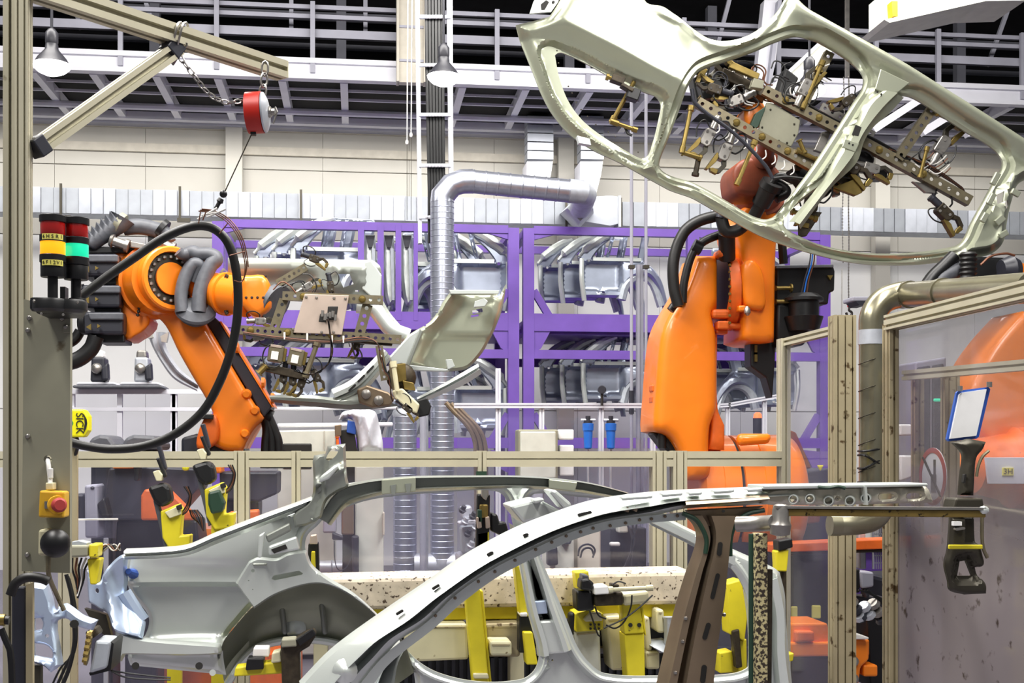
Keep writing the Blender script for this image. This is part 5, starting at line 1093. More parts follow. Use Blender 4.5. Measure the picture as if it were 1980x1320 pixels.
MB().pp([(1648, 573), (1700, 573), (1700, 582), (1648, 582)], 9.5, 9.7).build('arm', M['grey'], wb, smooth=False, bevel=.01); MB().pp([(1655, 582), (1680, 582), (1676, 590), (1662, 590)], 9.5, 9.7).build('arm_knob', M['charcoal'], wb, smooth=False)
# ================================================================ CAR BODY SIDE, far one (inner face toward us)
FC = 5.3
cf = thing('car_body_side', 'pale steel inner body side with rear wheelhouse, farther of the two in the fixture', 'car body side', Q(1000, 1330, FC))
out = [(240, 1068, 1), (309, 1065), (361, 1060), (412, 1039), (500, 1006), (567, 983), (600, 970), (651, 940), (736, 927), (803, 922), (915, 921), (1021, 922), (1118, 931), (1203, 950), (1262, 985), (1350, 1030), (1430, 1066), (1500, 1098), (1512, 1108, 1), (1522, 1150), (1524, 1200), (1530, 1266), (1538, 1345, 1),
       (806, 1345, 1), (800, 1300), (780, 1240), (740, 1200), (700, 1165), (660, 1138), (622, 1125), (585, 1128), (530, 1146), (490, 1172), (455, 1210), (432, 1240), (424, 1268), (430, 1316, 1), (300, 1303), (240, 1297, 1), (236, 1276), (268, 1240), (276, 1200), (240, 1150), (236, 1100)]
D1 = [(614, 1016), (630, 1000), (688, 973), (748, 960), (855, 951), (940, 947), (970, 955), (984, 985), (1002, 1083), (1020, 1181), (1035, 1237), (1040, 1268), (1030, 1295), (1005, 1311), (927, 1315), (850, 1299), (802, 1271), (762, 1226), (735, 1194), (683, 1147), (632, 1116), (603, 1093), (590, 1065), (593, 1037)]
D2 = [(1018, 972), (1032, 954), (1120, 960), (1200, 972), (1262, 1006), (1347, 1050), (1405, 1092), (1436, 1140), (1447, 1200), (1449, 1262), (1440, 1290), (1390, 1302), (1283, 1304), (1167, 1299), (1133, 1274), (1113, 1245), (1100, 1212), (1079, 1160), (1040, 1067), (1016, 995)]
sl = [[(1036, 1194, 1), (1050, 1194, 1), (1051, 1209, 1), (1037, 1209, 1)], slot((783, 1278), (790, 1290), 5), circ(1040, 1175, 2, 6), circ(1049, 1174, 2, 6), circ(1057, 1277, 2, 6), circ(1068, 1276, 2, 6)]
archA = [(424, 1268), (432, 1240), (455, 1210), (490, 1172), (530, 1146), (585, 1128), (622, 1125), (660, 1138), (700, 1165), (740, 1200), (780, 1240), (800, 1300)]
brk = spl([(454, 1128, 1), (480, 1086, 1), (498, 1078), (534, 1080), (556, 1070), (578, 1066), (592, 1064), (603, 1092), (632, 1116), (683, 1147), (735, 1194), (760, 1226), (730, 1206), (690, 1168), (655, 1143), (620, 1132), (585, 1133), (529, 1151), (490, 1176, 1), (478, 1158)], 5)
archP = spl(archA, 5, False)+[(800, 1345), (424, 1345)]
def hc(P, do, dh):
    x, y = P[:, 0], P[:, 1]
    o = .03*(1-sst(do/12))
    for i in (0, 1):
        o = o-.045*(1-sst((dh[i]-15)/7))+.015*(1-sst((dh[i]-5)/4))
    ins = inside(P, brk); db = dist(P, brk)
    q = (x < 640)&(y > 1000)
    o = o+np.where(q, .06*sst((700-x)/40), 0)
    # quarter sheet: swage line and swelling toward the rear
    o = o+np.where(~ins&q, .02*np.sin((x-270)/70.)*sst((y-1080)/20)*sst((1250-y)/20)-.012*np.exp(-((y-1130)/6)**2)+.05*sst((y-1125)/14), 0)
    a = inside(P, archP); da = dist(P, archP)
    # wheelhouse: deep bowl away from the cabin edge
    ll = np.interp(x, [240, 425], [1266, 1266]); low = (x < 430)&(y > ll)
    o = o+np.where(low, -.05+.05*sst((y-1264)/5), 0)-np.where((x < 430)&(y > 1238)&(y <= ll), .09*sst((y-1238)/28), 0)
    # far B pillar: inner channel
    cx = np.interp(y, [980, 1083, 1181, 1300], [1003, 1022, 1050, 1090]); pb = sst((y-1010)/20)*(np.abs(x-cx) < 34)*(x > 960)*(x < 1110)
    return o
sheet(MB(), out, [D1, D2]+sl, FC, hc, 7, (2.5, 6, 10, 14, 18, 22), .012, seg=5).build('inner_skin', M['panelwhite'], cf, ang=38)
loft(MB(), [(984, 1010, 1), (1002, 1083), (1020, 1181), (1036, 1240), (1040, 1268, 1)], [(1036, 1050, 1), (1046, 1080), (1079, 1160), (1100, 1212), (1116, 1250, 1)], [(0, .01), (.12, -.05), (.24, -.05), (.3, .02), (.56, .02), (.62, -.05), (.74, -.05), (1, .02)], FC-.02, 40).build('pillar_channel', M['panelwhite'], cf, ang=32)
MB().pp([(1026, 1162), (1056, 1160), (1060, 1186), (1030, 1188)], FC-.05, FC-.02).build('hinge_plate', M['panelblue'], cf, smooth=False, bevel=.006)
MB().pp([(1036, 1194), (1050, 1194), (1051, 1209), (1037, 1209)], FC-.03, FC-.01).build('latch_window', M['ink'], cf, smooth=False)
MB().pp([(1042, 1200), (1074, 1198), (1090, 1240), (1100, 1262), (1046, 1266)], FC-.05, FC-.0).build('pillar_foot_plate', M['panelwhite'], cf, smooth=False, bevel=.01)
loft(MB(), [(1440, 1140, 1), (1448, 1200), (1450, 1262), (1446, 1335, 1)], [(1508, 1112, 1), (1522, 1180), (1524, 1260), (1536, 1338, 1)], [(0, .02), (.15, -.03), (.4, -.04), (.46, .05), (.62, .06), (.68, -.02), (.86, -.03), (1, .04)], FC-.03, 24).build('hinge_pillar', M['panelwhite'], cf, ang=32)
MB().tube([Q(x, y, FC+.26) for x, y in ((440, 1322), (462, 1286), (498, 1252), (552, 1238), (620, 1238), (668, 1250), (706, 1276))], .018, 8, sm=5).build('wheelhouse_flange', M['panelwhite'], cf)
loft(MB(), [(240, 1062, 1), (309, 1059), (361, 1053), (412, 1031), (500, 997), (575, 970), (606, 958, 1)], [(240, 1082, 1), (309, 1080), (365, 1073), (418, 1052), (505, 1018), (575, 990), (606, 978, 1)], [(0, .05), (.12, 0), (.35, -.01), (.45, .02), (.6, .02), (.68, -.005), (1, .02)], FC-.1, 40).build('belt_rail', M['panelwhite'], cf, ang=30)
loft(MB(), [(612, 1000, 1), (650, 946), (700, 930), (748, 924), (803, 920), (915, 919), (1021, 920), (1118, 929), (1160, 937), (1215, 952, 1)], [(640, 1016, 1), (672, 978), (710, 964), (748, 955), (803, 951), (915, 946), (1010, 944), (1118, 951), (1160, 958), (1215, 966, 1)], [(0, .02), (.12, -.015), (.2, .03), (.72, .03), (.8, -.02), (1, .01)], FC-.09, 60).build('roof_rail', M['panelgrey'], cf, ang=28)
MB().pp([(738, 927), (804, 922), (804, 950), (738, 956)], FC-.12, FC-.1).build('rail_splice', M['panel'], cf, smooth=False, bevel=.004)
MB().pp([(755, 938), (766, 936), (764, 956), (757, 956)], FC-.125, FC-.118).build('splice_slot', M['panelgrey'], cf, smooth=False)
MB().pp([(783, 935), (795, 934), (792, 952), (786, 952)], FC-.125, FC-.118).build('splice_slot', M['panelgrey'], cf, smooth=False)
MB().pp([(1062, 926), (1117, 932), (1112, 950), (1062, 944)], FC-.12, FC-.1).build('rail_splice', M['panel'], cf, smooth=False, bevel=.004)
# C pillar reinforcement plate standing proud
def hp2(P, do, dh):
    x, y = P[:, 0], P[:, 1]
    return .03*(1-sst(do/5))+.06*(1-sst((x-np.interp(y, [860, 960, 1010], [626, 616, 600]))/14))-.03*np.exp(-(((y-920+(x-640)*.6)/9)**2))
sheet(MB(), [(632, 862, 1), (668, 857, 1), (669, 890), (671, 922, 1), (673, 941), (655, 950), (632, 968), (622, 1000, 1), (596, 1016), (568, 1022, 1), (566, 996), (594, 972), (604, 950), (603, 892, 1), (606, 880, 1), (628, 877, 1)], [[(638, 872), (648, 865), (654, 870), (648, 882), (636, 890), (630, 888)], circ(658, 895, 2, 6)], FC-.18, hp2, 6, (2, 5, 9), .01, seg=4).build('pillar_reinforcement', M['darksteel'] if False else M['panelgrey'], cf, ang=45)
MB().pp([(618, 922), (650, 897), (656, 903), (636, 926), (616, 934)], FC-.22, FC-.17).build('reinforcement_bead', M['panelwhite'], cf, bevel=.01)
MB().pp([(512, 1034), (560, 1010), (563, 1026), (518, 1050)], FC-.13, FC-.1).build('package_bracket', M['panelgrey'], cf, smooth=False, bevel=.008)
MB().pp([(518, 1056), (573, 1036), (580, 1062), (520, 1074)], FC-.14, FC-.1).build('seat_bracket', M['panelwhite'], cf, smooth=False, bevel=.008)
MB().pp([(524, 1062), (552, 1052), (556, 1060), (530, 1070)], FC-.145, FC-.138).build('bracket_opening', M['ink'], cf, smooth=False)
MB().pp([(500, 1035), (512, 1028), (506, 1078), (498, 1078)], FC-.14, FC-.1).build('pillar_strut', M['panelwhite'], cf, smooth=False, bevel=.006)
sheet(MB(), [(454, 1128, 1), (480, 1086, 1), (498, 1078), (534, 1080), (556, 1070), (578, 1066), (592, 1064, 1), (603, 1092), (632, 1116), (683, 1147), (735, 1194), (764, 1230, 1), (742, 1207), (702, 1170), (660, 1143), (622, 1130), (585, 1133), (532, 1151), (490, 1178, 1), (476, 1158)], [[(525, 1119, 1), (529, 1112, 1), (578, 1103, 1), (586, 1108, 1), (583, 1111, 1), (531, 1122, 1)], circ(489, 1103, 3.5, 8), circ(481, 1122, 1.5, 6), circ(489, 1139, 1.2, 6), circ(616, 1112, 2, 6)], FC-.04, lambda P, do, dh: .03*(1-sst(do/4)), 6, (2, 4), .01, seg=4).build('pillar_bracket', M['panelwhite'], cf, ang=50)
MB().pp(slot((490, 1091), (514, 1091), 4), FC-.055, FC-.04).build('bracket_bead', M['panelgrey'], cf, bevel=.004)
loft(MB(), archA, [(434, 1322), (444, 1306), (462, 1284), (497, 1251), (530, 1246), (575, 1244), (620, 1243), (655, 1250), (690, 1268), (710, 1290), (728, 1316), (736, 1345)], [(0, -.02), (.06, .1), (.2, .2), (.45, .27), (.7, .30), (.96, .30), (1, .26)], FC, 60, True).build('wheelhouse', M['panel'], cf, ang=40)
MB().lathe(Q(572, 1215, FC+.28), Q(572, 1215, FC+.36), [(0, .02), (.1, .045), (1, .05)], 18).build('damper_boss', M['panelwhite'], cf)
for x in (544, 622): MB().pp(slot((x, 1168), (x+6, 1222), 11), FC+.24, FC+.4).build('wheelhouse_rib', M['panelgrey'], cf, bevel=.012)
# tail lamp area: zinc blue pressings
def htl(P, do, dh):
    x, y = P[:, 0], P[:, 1]; return .03*(1-sst(do/6))+.07*sst((205-x)/40)+.05*np.sin((y-1075)/40.)-.05*np.exp(-((x-212-(y-1160)*.25)/14)**2)
sheet(MB(), [(155, 1104, 1), (164, 1120), (180, 1130), (196, 1112), (214, 1088), (232, 1074), (246, 1072, 1), (240, 1100), (240, 1128), (238, 1150), (258, 1176), (272, 1196, 1), (279, 1205), (276, 1234, 1), (250, 1228), (222, 1213), (206, 1188), (184, 1182), (158, 1172, 1), (154, 1140)], [circ(178, 1147, 5, 10)], FC-.05, htl, 6, (2, 5, 9), .01, seg=4).build('tail_lamp_panel', M['panelblue'], cf, ang=50)
sheet(MB(), [(219, 1212, 1), (250, 1228), (290, 1236), (425, 1246, 1), (424, 1266), (240, 1267, 1), (228, 1282), (222, 1262)], [], FC-.07, lambda P, do, dh: .03*(1-sst(do/5)), 7, (2, 5), .01, seg=5).build('sill_shelf', M['panelwhite'], cf, ang=50)
MB().pp([(163, 1176), (205, 1188), (218, 1240), (186, 1216)], FC+.02, FC+.06).build('bumper_closing_plate', M['darksteel'], cf, smooth=False)
for x in (262, 385): MB().cyl(Q(x, 1287, FC-.065), Q(x, 1287, FC-.04), 7/ppm(FC), 14).build('sill_plug', M['ink'], cf)
MB().cyl(Q(411, 1300, FC-.065), Q(411, 1300, FC-.04), 6/ppm(FC), 14).build('sill_plug', M['panelwhite'], cf)
MB().tube([Q(264, 1112, FC+.1), Q(248, 1104, FC)], [.03, .012], 10).build('blue_pin', M['bluef'], cf)
MB().tube([Q(240, 1145, FC), Q(262, 1180, FC), Q(276, 1200, FC)], .03, 8, sm=4).build('lamp_flange', M['panelblue'], cf)
# cross bracket (roof bow end) between the two sides
rbw = thing('roof_bow_bracket', 'bright white pressed roof bow bracket resting on the near roof rail', 'bracket', Q(1030, 1010, 4.4))
MB().pp([(984, 978), (1042, 964), (1094, 992), (1012, 1012)], 4.5, 4.75).build('bow_plate', M['panelwhite'], rbw, smooth=False, bevel=.012)
MB().pp([(1060, 948), (1074, 946), (1106, 974), (1104, 984), (1090, 984)], 4.45, 4.6).build('bow_flange', M['panelwhite'], rbw, smooth=False, bevel=.01)
MB().pp([(1030, 966), (1050, 962), (1054, 968), (1034, 974)], 4.44, 4.52).build('bow_step', M['panelwhite'], rbw, smooth=False, bevel=.006); MB().pp(rect(1066, 1000, 8, 5), 4.46, 4.5).build('bow_slot', M['ink'], rbw, smooth=False)
# ================================================================ near body side: roof rail, B pillar, front extension
NC = 4.0
cn = thing('car_body_side', 'near body side frame with long arched roof rail and dark centre pillar', 'car body side', Q(1100, 1330, NC))
top = [(575, 1330, 1), (640, 1264), (735, 1194), (820, 1136), (900, 1080), (960, 1046), (1015, 1019), (1094, 989), (1154, 970), (1233, 957), (1324, 949), (1445, 944), (1520, 940, 1)]
bot = [(690, 1345, 1), (709, 1312), (742, 1276), (773, 1240), (833, 1204), (881, 1158), (956, 1106), (1038, 1065), (1108, 1034), (1180, 1013), (1262, 1000), (1330, 984), (1445, 978), (1520, 974, 1)]
loft(MB(), top, bot, [(0, .12), (.05, .02), (.42, -.05), (.48, -.055), (.54, .0), (.62, .07), (.72, .09), (.76, .05), (.8, .03), (1, .035)], NC, 90).build('roof_rail', M['panelwhite'], cn, ang=28)
loft(MB(), [(690, 1330, 1), (742, 1268), (833, 1196), (881, 1150), (956, 1098), (1038, 1058), (1108, 1027), (1180, 1006), (1262, 996), (1326, 989, 1)], [(712, 1338, 1), (752, 1284), (842, 1212), (890, 1168), (964, 1114), (1042, 1074), (1110, 1043), (1180, 1022), (1262, 1010), (1326, 1005, 1)], [(0, .0), (1, .0)], NC+.02, 60).build('weld_flange', M['panelwhite'], cn)
m = MB()
for x, y in ((1310, 997), (1286, 998), (1260, 1003), (1237, 1005), (1210, 1011), (1180, 1016), (1147, 1021), (1123, 1028), (1095, 1036), (1067, 1048), (1036, 1062), (996, 1083), (957, 1105), (925, 1124), (880, 1156), (842, 1190)):
    m.ball(Q(x, y, NC+.014), .006, 6)
m.build('weld_spots', M['bronze'], cn, kind='stuff')
for p, q in (((768, 1187), (778, 1181)), ((838, 1138), (848, 1132)), ((944, 1072), (952, 1068)), ((1120, 995), (1142, 990)), ((1014, 1035), (1020, 1033))):
    c = Vector(((p[0]+q[0])/2, (p[1]+q[1])/2)); t_ = .25
    MB().pp(slot(p, q, 5), NC-.035, NC-.02).build('rail_slot', M['ink'], cn, smooth=False)
for x, y, w_ in ((1232, 958, 60), (1300, 952, 40), (1345, 950, 26), (1400, 946, 40), (1460, 943, 30)):
    MB().prism([Q(a, b, NC-.06) for a, b in rect(x, y+4, w_, 7, -4)], (0, .04, 0)).build('rail_tab', M['panelwhite'], cn, smooth=False, bevel=.004)
for x, y in ((1340, 968), (1447, 961), (1214, 985), (1230, 984)): MB().pp(rect(x, y, 6, 9, 20), NC-.05, NC-.02).build('rail_notch', M['bronze'], cn, smooth=False)
MB().lathe(Q(667, 1297, NC-.06), Q(667, 1297, NC-.03), [(0, .006), (.3, .02), (.6, .03), (1, .04)], 18).build('pillar_boss', M['panelwhite'], cn)
loft(MB(), [(700, 1345, 1), (722, 1300), (744, 1272), (775, 1248, 1)], [(760, 1345, 1), (764, 1310), (770, 1280), (782, 1256, 1)], [(0, .12), (.4, .02), (.5, .1), (1, .0)], NC+.12, 20).build('door_post_flange', M['panelwhite'], cn, ang=40)
# dark bronze rail underside / splice right of the arch
loft(MB(), [(1322, 966, 1), (1400, 962), (1480, 955, 1)], [(1322, 984, 1), (1400, 978), (1486, 972, 1)], [(0, -.02), (.5, -.03), (1, .03)], NC-.03, 12).build('rail_splice', M['bronze'], cn, ang=40)
# B pillar
bp = [(1318, 986, 1), (1340, 1001), (1352, 1018), (1358, 1040), (1350, 1075), (1339, 1104), (1314, 1186), (1296, 1260), (1278, 1335, 1), (1388, 1335, 1), (1392, 1266), (1406, 1155), (1411, 1081), (1414, 1040), (1422, 1012), (1438, 998), (1476, 984, 1)]
bh = [slot((1393, 1052), (1391, 1070), 9), slot((1388, 1112), (1378, 1154), 8), slot((1370, 1208), (1363, 1232), 9), slot((1362, 1290), (1359, 1316), 10), circ(1399, 988, 3, 8)]
def hbp(P, do, dh):
    x, y = P[:, 0], P[:, 1]
    l = np.interp(y, [990, 1040, 1104, 1186, 1335], [1368, 1376, 1366, 1346, 1316]); l2 = np.interp(y, [990, 1040, 1104, 1186, 1335], [1350, 1364, 1352, 1330, 1298])
    o = .07*(1-sst((x-l2)/6))-.03*sst((x-l2)/4)*(1-sst((x-l+4)/5))+.05*np.exp(-((x-l)/4)**2)-.05*sst((x-l-2)/5)
    o = o+.03*(1-sst(do/6))
    r = np.interp(y, [990, 1040, 1155, 1335], [1412, 1408, 1398, 1380]); return o+.05*sst((x-r)/6)
L_ = [(1330, 996, 1), (1350, 1015), (1358, 1040), (1350, 1075), (1339, 1104), (1314, 1186), (1296, 1260), (1278, 1335, 1)]
R_ = [(1438, 996, 1), (1424, 1012), (1415, 1040), (1412, 1081), (1407, 1155), (1393, 1266), (1388, 1335, 1)]
loft(MB(), L_, R_, [(0, .07), (.08, .02), (.1, -.01), (.24, -.012), (.27, .05), (.34, .05), (.37, -.035), (.86, -.035), (.9, .02), (1, .05)], NC-.02, 50).build('centre_pillar', M['bronze'], cn, ang=30)
for q in bh: MB().prism([Q(x, y, NC-.058) for x, y in q], (0, .008, 0)).build('pillar_slot', M['ink'], cn, smooth=False)
MB().pp([(1326, 986), (1478, 978), (1438, 1000), (1424, 1016), (1352, 1018)], NC-.005, NC+.02).build('pillar_head', M['bronze'], cn, smooth=False, bevel=.004)
for pts_ in (((1320, 992), (1345, 1004), (1358, 1022), (1366, 1044), (1364, 1070)), ((1412, 1075), (1413, 1040), (1424, 1010), (1446, 993), (1478, 986))):
    MB().tube([Q(x, y, NC-.03) for x, y in pts_], .008, 8, sm=5).build('sealer_bead', M['dgreen'], cn)
m = MB()
for x, y in ((1320, 1240), (1306, 1300), (1326, 1195), (1400, 1188)): m.ball(Q(x, y, NC-.03), .008, 6)
m.build('pillar_bolts', M['steel'], cn, kind='stuff')
# pressed front extension with round beads
ex = [(1478, 950, 1), (1500, 942), (1568, 940), (1680, 937), (1794, 937, 1), (1801, 944), (1811, 972, 1), (1690, 975), (1560, 977), (1500, 977, 1), (1476, 974, 1)]
eh = [circ(1534, 965, 6, 10), circ(1566, 964, 5, 10), slot((1704, 960), (1724, 959), 11), slot((1758, 959), (1778, 958), 11), circ(1618, 963, 2, 6)]
sheet(MB(), ex, eh, NC-.04, lambda P, do, dh: .03*(1-sst(do/6))-.012*(sst(1-np.abs(np.minimum.reduce(dh)-5)/4)), 6, (2, 4, 7), .02, seg=5).build('front_extension', M['panelbeige'], cn, ang=45)
for x, y in ((1534, 965), (1566, 964), (1602, 968), (1643, 968), (1674, 963)):
    MB().lathe(Q(x, y, NC-.065), Q(x, y, NC-.02), [(.6, .0102), (.0, .0125), (0, .0155), (.5, .02), (1, .02)], 16, False).build('bead_ring', M['panelwhite'], cn, ang=30)
MB().pp([(1476, 938), (1794, 934), (1796, 940), (1476, 946)], NC-.07, NC+.1).build('extension_flange', M['panelwhite'], cn, smooth=False, bevel=.004)
MB().prism([Q(x, y, NC-.08) for x, y in ((1672, 940), (1676, 940), (1679, 976), (1675, 976))], (0, .03, 0)).build('extension_joint', M['panelwhite'], cn, smooth=False)
MB().tube([Q(x, y, NC-.08) for x, y in ((1582, 941), (1600, 943), (1620, 940), (1634, 944))], .006, 6, sm=4).build('sealer_bead', M['dgreen'], cn)
# far A pillar brace bar (cream underside strip)
loft(MB(), [(1258, 998, 1), (1350, 1040), (1420, 1074, 1)], [(1258, 1014, 1), (1345, 1058), (1416, 1100, 1)], [(0, -.02), (.7, -.02), (.75, .02), (1, .02)], FC-.09, 16).build('windscreen_pillar', M['panelwhite'], cf, ang=30)
# ================================================================ steel post and swing bar with the stamped pillar part
wp = thing('paint_flaked_post', 'steel post with flaking cream paint carrying the swing bar', 'post', Q(1466, 1330, 3.75))
pvv = 3.75
MB().cyl(Q(1455, 1345, pvv+.02), Q(1455, 1032, pvv+.02), 8/ppm(pvv), 14).build('post_tube', M['dgreen'], wp)
MB().bar((Q(1469, 1345, pvv).x, pvv, 0.0), Q(1469, 1030, pvv), .036, .05, (0, 1, 0)).build('post_bar', M['flaky'], wp, smooth=False, bevel=.004)
MB().bar((Q(1484, 1345, pvv).x, pvv+.03, 0.0), Q(1485, 1100, pvv+.03), .02, .03, (0, 1, 0)).build('post_strip', M['dkmet'], wp, smooth=False)
sb = thing('swing_bar', 'worn steel swing bar with an elbow joint reaching right', 'bar', Q(1700, 992, 3.7))
MB().lathe(Q(1508, 1036, 3.7), Q(1510, 974, 3.7), [(0, .012), (.05, .03), (.35, .034), (.5, .026), (.8, .026), (.95, .022), (1, .014)], 18).build('elbow_joint', M['steel'], sb)
MB().tube([Q(1425, 1013, 3.85), Q(1470, 1012, 3.8), Q(1500, 1010, 3.7)], 16/ppm(3.8), 16, sm=3).build('pivot_tube', M['steel'], sb)
MB().bar(Q(1500, 990, 3.7), Q(1902, 993, 3.7), .03, .022).build('bar', M['brassdirty'], sb, smooth=False, bevel=.003)
MB().bar(Q(1498, 980, 3.695), Q(1902, 983, 3.695), .034, .008).build('bar_edge', M['steel'], sb, smooth=False)
MB().ball(Q(1902, 986, 3.69), .014, 10, (1.3, 1, 1)).build('bar_end', M['panelwhite'], sb)
st = thing('stamped_pillar_part', 'dark stamped steel pillar piece with a triangular opening hung on the swing bar', 'car body part', Q(1875, 1150, 3.8))
def hst(P, do, dh):
    x, y = P[:, 0], P[:, 1]; return .014*(1-sst(do/5))+.012*(1-sst((dh[0]-6)/3))+.010*(1-sst((dh[0]-14)/3))+.03*sst((x-1866)/8)*sst((1055-y)/6)
sheet(MB(), [(1842, 1000, 1), (1896, 1000, 1), (1898, 1050), (1903, 1070), (1906, 1092), (1892, 1098, 1), (1896, 1112), (1910, 1130), (1911, 1148, 1), (1868, 1150, 1), (1842, 1142), (1838, 1124), (1831, 1092), (1836, 1068), (1838, 1055), (1840, 1030)], [[(1862, 1086, 1), (1874, 1084, 1), (1886, 1114, 1), (1857, 1114, 1)]], 3.8, hst, 4, (1.5, 3.5, 6), .012, seg=3).build('stamping', M['darksteel'], st, ang=40)
MB().tube([Q(x, y, 3.79) for x, y in ((1899, 998), (1899, 1040), (1902, 1062), (1909, 1078))], .006, 8, sm=4).build('stamping_edge', M['zincy'], st)
MB().bar(Q(1834, 1057, 3.77), Q(1899, 1057, 3.77), .012, .014).build('hanger_peg', M['yellow'], st, smooth=False, bevel=.003)
MB().pp(rect(1852, 1012, 16, 8), 3.785, 3.8).build('white_tag', M['paper'], st, smooth=False); MB().pp(slot((1850, 1023), (1864, 1021), 5), 3.785, 3.8).build('bead', M['steel'], st, smooth=False)
MB().pp([(1849, 963), (1901, 963), (1904, 982), (1843, 982)], 3.78, 3.86).build('upper_block', M['darksteel'], st, smooth=False, bevel=.006)
sheet(MB(), [(1850, 856, 1), (1880, 848, 1), (1912, 854, 1), (1906, 868), (1894, 884), (1890, 920), (1888, 958, 1), (1862, 957, 1), (1866, 915), (1870, 885), (1866, 872)], [], 3.82, lambda P, do, dh: .02*(1-sst(do/7)), 4, (2, 5), .02, seg=3).build('pillar_neck', M['darksteel'], st, ang=50)
MB().tube([Q(x, y, 3.81) for x, y in ((1912, 871), (1900, 882), (1892, 900), (1888, 921))], .005, 6, sm=4).build('neck_edge', M['zincy'], st)
MB().pp(slot((1867, 918), (1865, 932), 4), 3.81, 3.825).build('neck_slot', M['ink'], st, smooth=False)
pc = thing('framed_paper', 'blank white sheet in a tilted blue frame above the dark stamped pillar part', 'paper', Q(1860, 852, 3.9))
MB().prism([Q(x, y, 3.9) for x, y in ((1850, 759), (1854, 755), (1911, 748), (1915, 752), (1893, 844), (1888, 848), (1834, 853), (1831, 849))], (0, .012, 0)).build('frame', M['bluef'], pc, smooth=False)
MB().prism([Q(x, y, 3.892) for x, y in ((1855, 763), (1860, 759), (1908, 752), (1888, 842), (1837, 848))], (0, .008, 0)).build('sheet', M['paper'], pc, smooth=False)
for x, y in ((1856, 751), (1913, 743)): MB().cyl(Q(x, y+5, 3.89), Q(x, y-5, 3.89), .009, 10).build('frame_clip', M['steel'], pc)
# ================================================================ LEFT POST, JIB, BALANCER
NV = 2.8
bp_ = thing('jib_post', 'tall aluminium T-slot post with a bracing jib arm at far left', 'post', (Q(30, 900, NV).x, NV, 0))
x0, x1 = Q(28, 600, NV).x, Q(54, 600, NV).x
zt = Q(100, -40, NV).z+.05
MB().tslot(((x0+x1)/2, NV+.02, 0), ((x0+x1)/2, NV+.02, zt), x1-x0, .042, (0, 1, 0), .004, .014, .016).build('post', M['alu'], bp_, smooth=False)
MB().tslot((x0-.016, NV+.05, 0), (x0-.016, NV+.05, zt), .03, .05, (0, 1, 0), .006, .012, .03).build('side_post', M['alu'], bp_, smooth=False)
zj = Q(300, 57, NV+.25).z
ja, jb = Q(60, -2, NV+.02), Q(545, 120, 3.35)
zj = (ja.z+jb.z)/2; ja.z = jb.z = zj
jd = (jb-ja).normalized()
MB().tslot(ja, jb, .045, .045).build('jib_arm', M['alu'], bp_, smooth=False)
MB().bar(jb, jb+jd*.003, .044, .044).build('arm_end_cap', M['cream'], bp_, smooth=False)
kb = ja+jd*((jb-ja).length*.53)-Vector((0, 0, .03)); ka = Q(72, 285, NV+.04)
MB().tslot(ka, kb, .036, .036).build('jib_brace', M['alu'], bp_, smooth=False)
MB().bar(kb-(kb-ka).normalized()*.03, kb+Vector((0, 0, .012)), .04, .042).build('brace_foot', M['charcoal'], bp_, smooth=False, bevel=.003)
MB().bar(ka-(kb-ka).normalized()*.012, ka+(kb-ka).normalized()*.02, .04, .042).build('brace_foot', M['charcoal'], bp_, smooth=False, bevel=.003)
def link(mb, c, d, L, W, r, flat):
    d = d.normalized(); s = d.cross(flat).normalized(); n = 10; pts = []
    for k in range(n):
        a = 2*math.pi*k/n; pts.append(c+d*(L/2*math.cos(a)*(1.0))+s*(W/2*math.sin(a)))
    return mb.tube(pts, r, 5, closed=True)
def chain(name, pts, L, par, n_sm=8):
    p = path(pts, n_sm); acc = 0; mb = MB(); k = 0; cur = p[0].copy()
    A = [0]
    for a, b in zip(p[:-1], p[1:]): A.append(A[-1]+(b-a).length)
    t = L/2
    while t < A[-1]:
        i = max(j for j in range(len(A)) if A[j] <= t); i = min(i, len(p)-2); f = (t-A[i])/(A[i+1]-A[i]); d = p[i+1]-p[i]
        link(mb, p[i]+d*f, d, L*1.25, L*.55, L*.1, Vector((0, 1, 0)) if k % 2 == 0 else Vector((0, .3, 1))); k += 1; t += L
    return mb.build(name, M['steel'], par, kind='stuff')
wr = kb+Vector((.005, -.026, .05))
m = MB()
for dz, dx in ((.0, 0), (.006, .012)):
    m.tube([wr+Vector((dx-.012, .01, -.05)), wr+Vector((dx-.004, -.006, -.03)), wr+Vector((dx+.004, -.004, 0)), wr+Vector((dx+.01, .03, .008)), wr+Vector((dx+.006, .056, -.03))], .003, 6, sm=4)
m.build('chain_wrap', M['steel'], bp_, kind='stuff')
chain('safety_chain', [wr+Vector((.02, .02, -.04)), Q(345, 100, 3.1), Q(372, 142, 3.1), Q(408, 184, 3.13), Q(440, 198, 3.16), Q(484, 190, 3.2)], .019, bp_)
MB().pp([(325, 88), (338, 84), (341, 108), (332, 122), (324, 112)], 3.1, 3.13).build('spring_hook', M['hook'], bp_, smooth=False, bevel=.004)
bal = thing('tool_balancer', 'small red tool balancer hanging by a link from the jib arm', 'tool balancer', Q(494, 258, 3.2))
bv = 3.22
chain('hanger_links', [Vector((Q(513, 132, bv).x, bv, zj-.02)), Q(511, 150, bv), Q(508, 178, bv)], .03, bal, 4)
axb = Vector((.985, -.12, .06)).normalized(); c0 = Q(494, 218, bv)
MB().lathe(c0-axb*.022, c0+axb*.02, [(0, .045), (.04, .052), (.96, .052), (1, .046)], 30).build('balancer_drum', M['red'], bal, ang=40)
MB().lathe(c0+axb*.0205, c0+axb*.034, [(0, .051), (.3, .05), (.8, .036), (1, .02)], 26).build('balancer_cover', M['galv'], bal)
MB().lathe(c0+axb*.03, c0+axb*.05, [(0, .014), (.5, .014), (.52, .009), (1, .009)], 10).build('balancer_nut', M['steel'], bal)
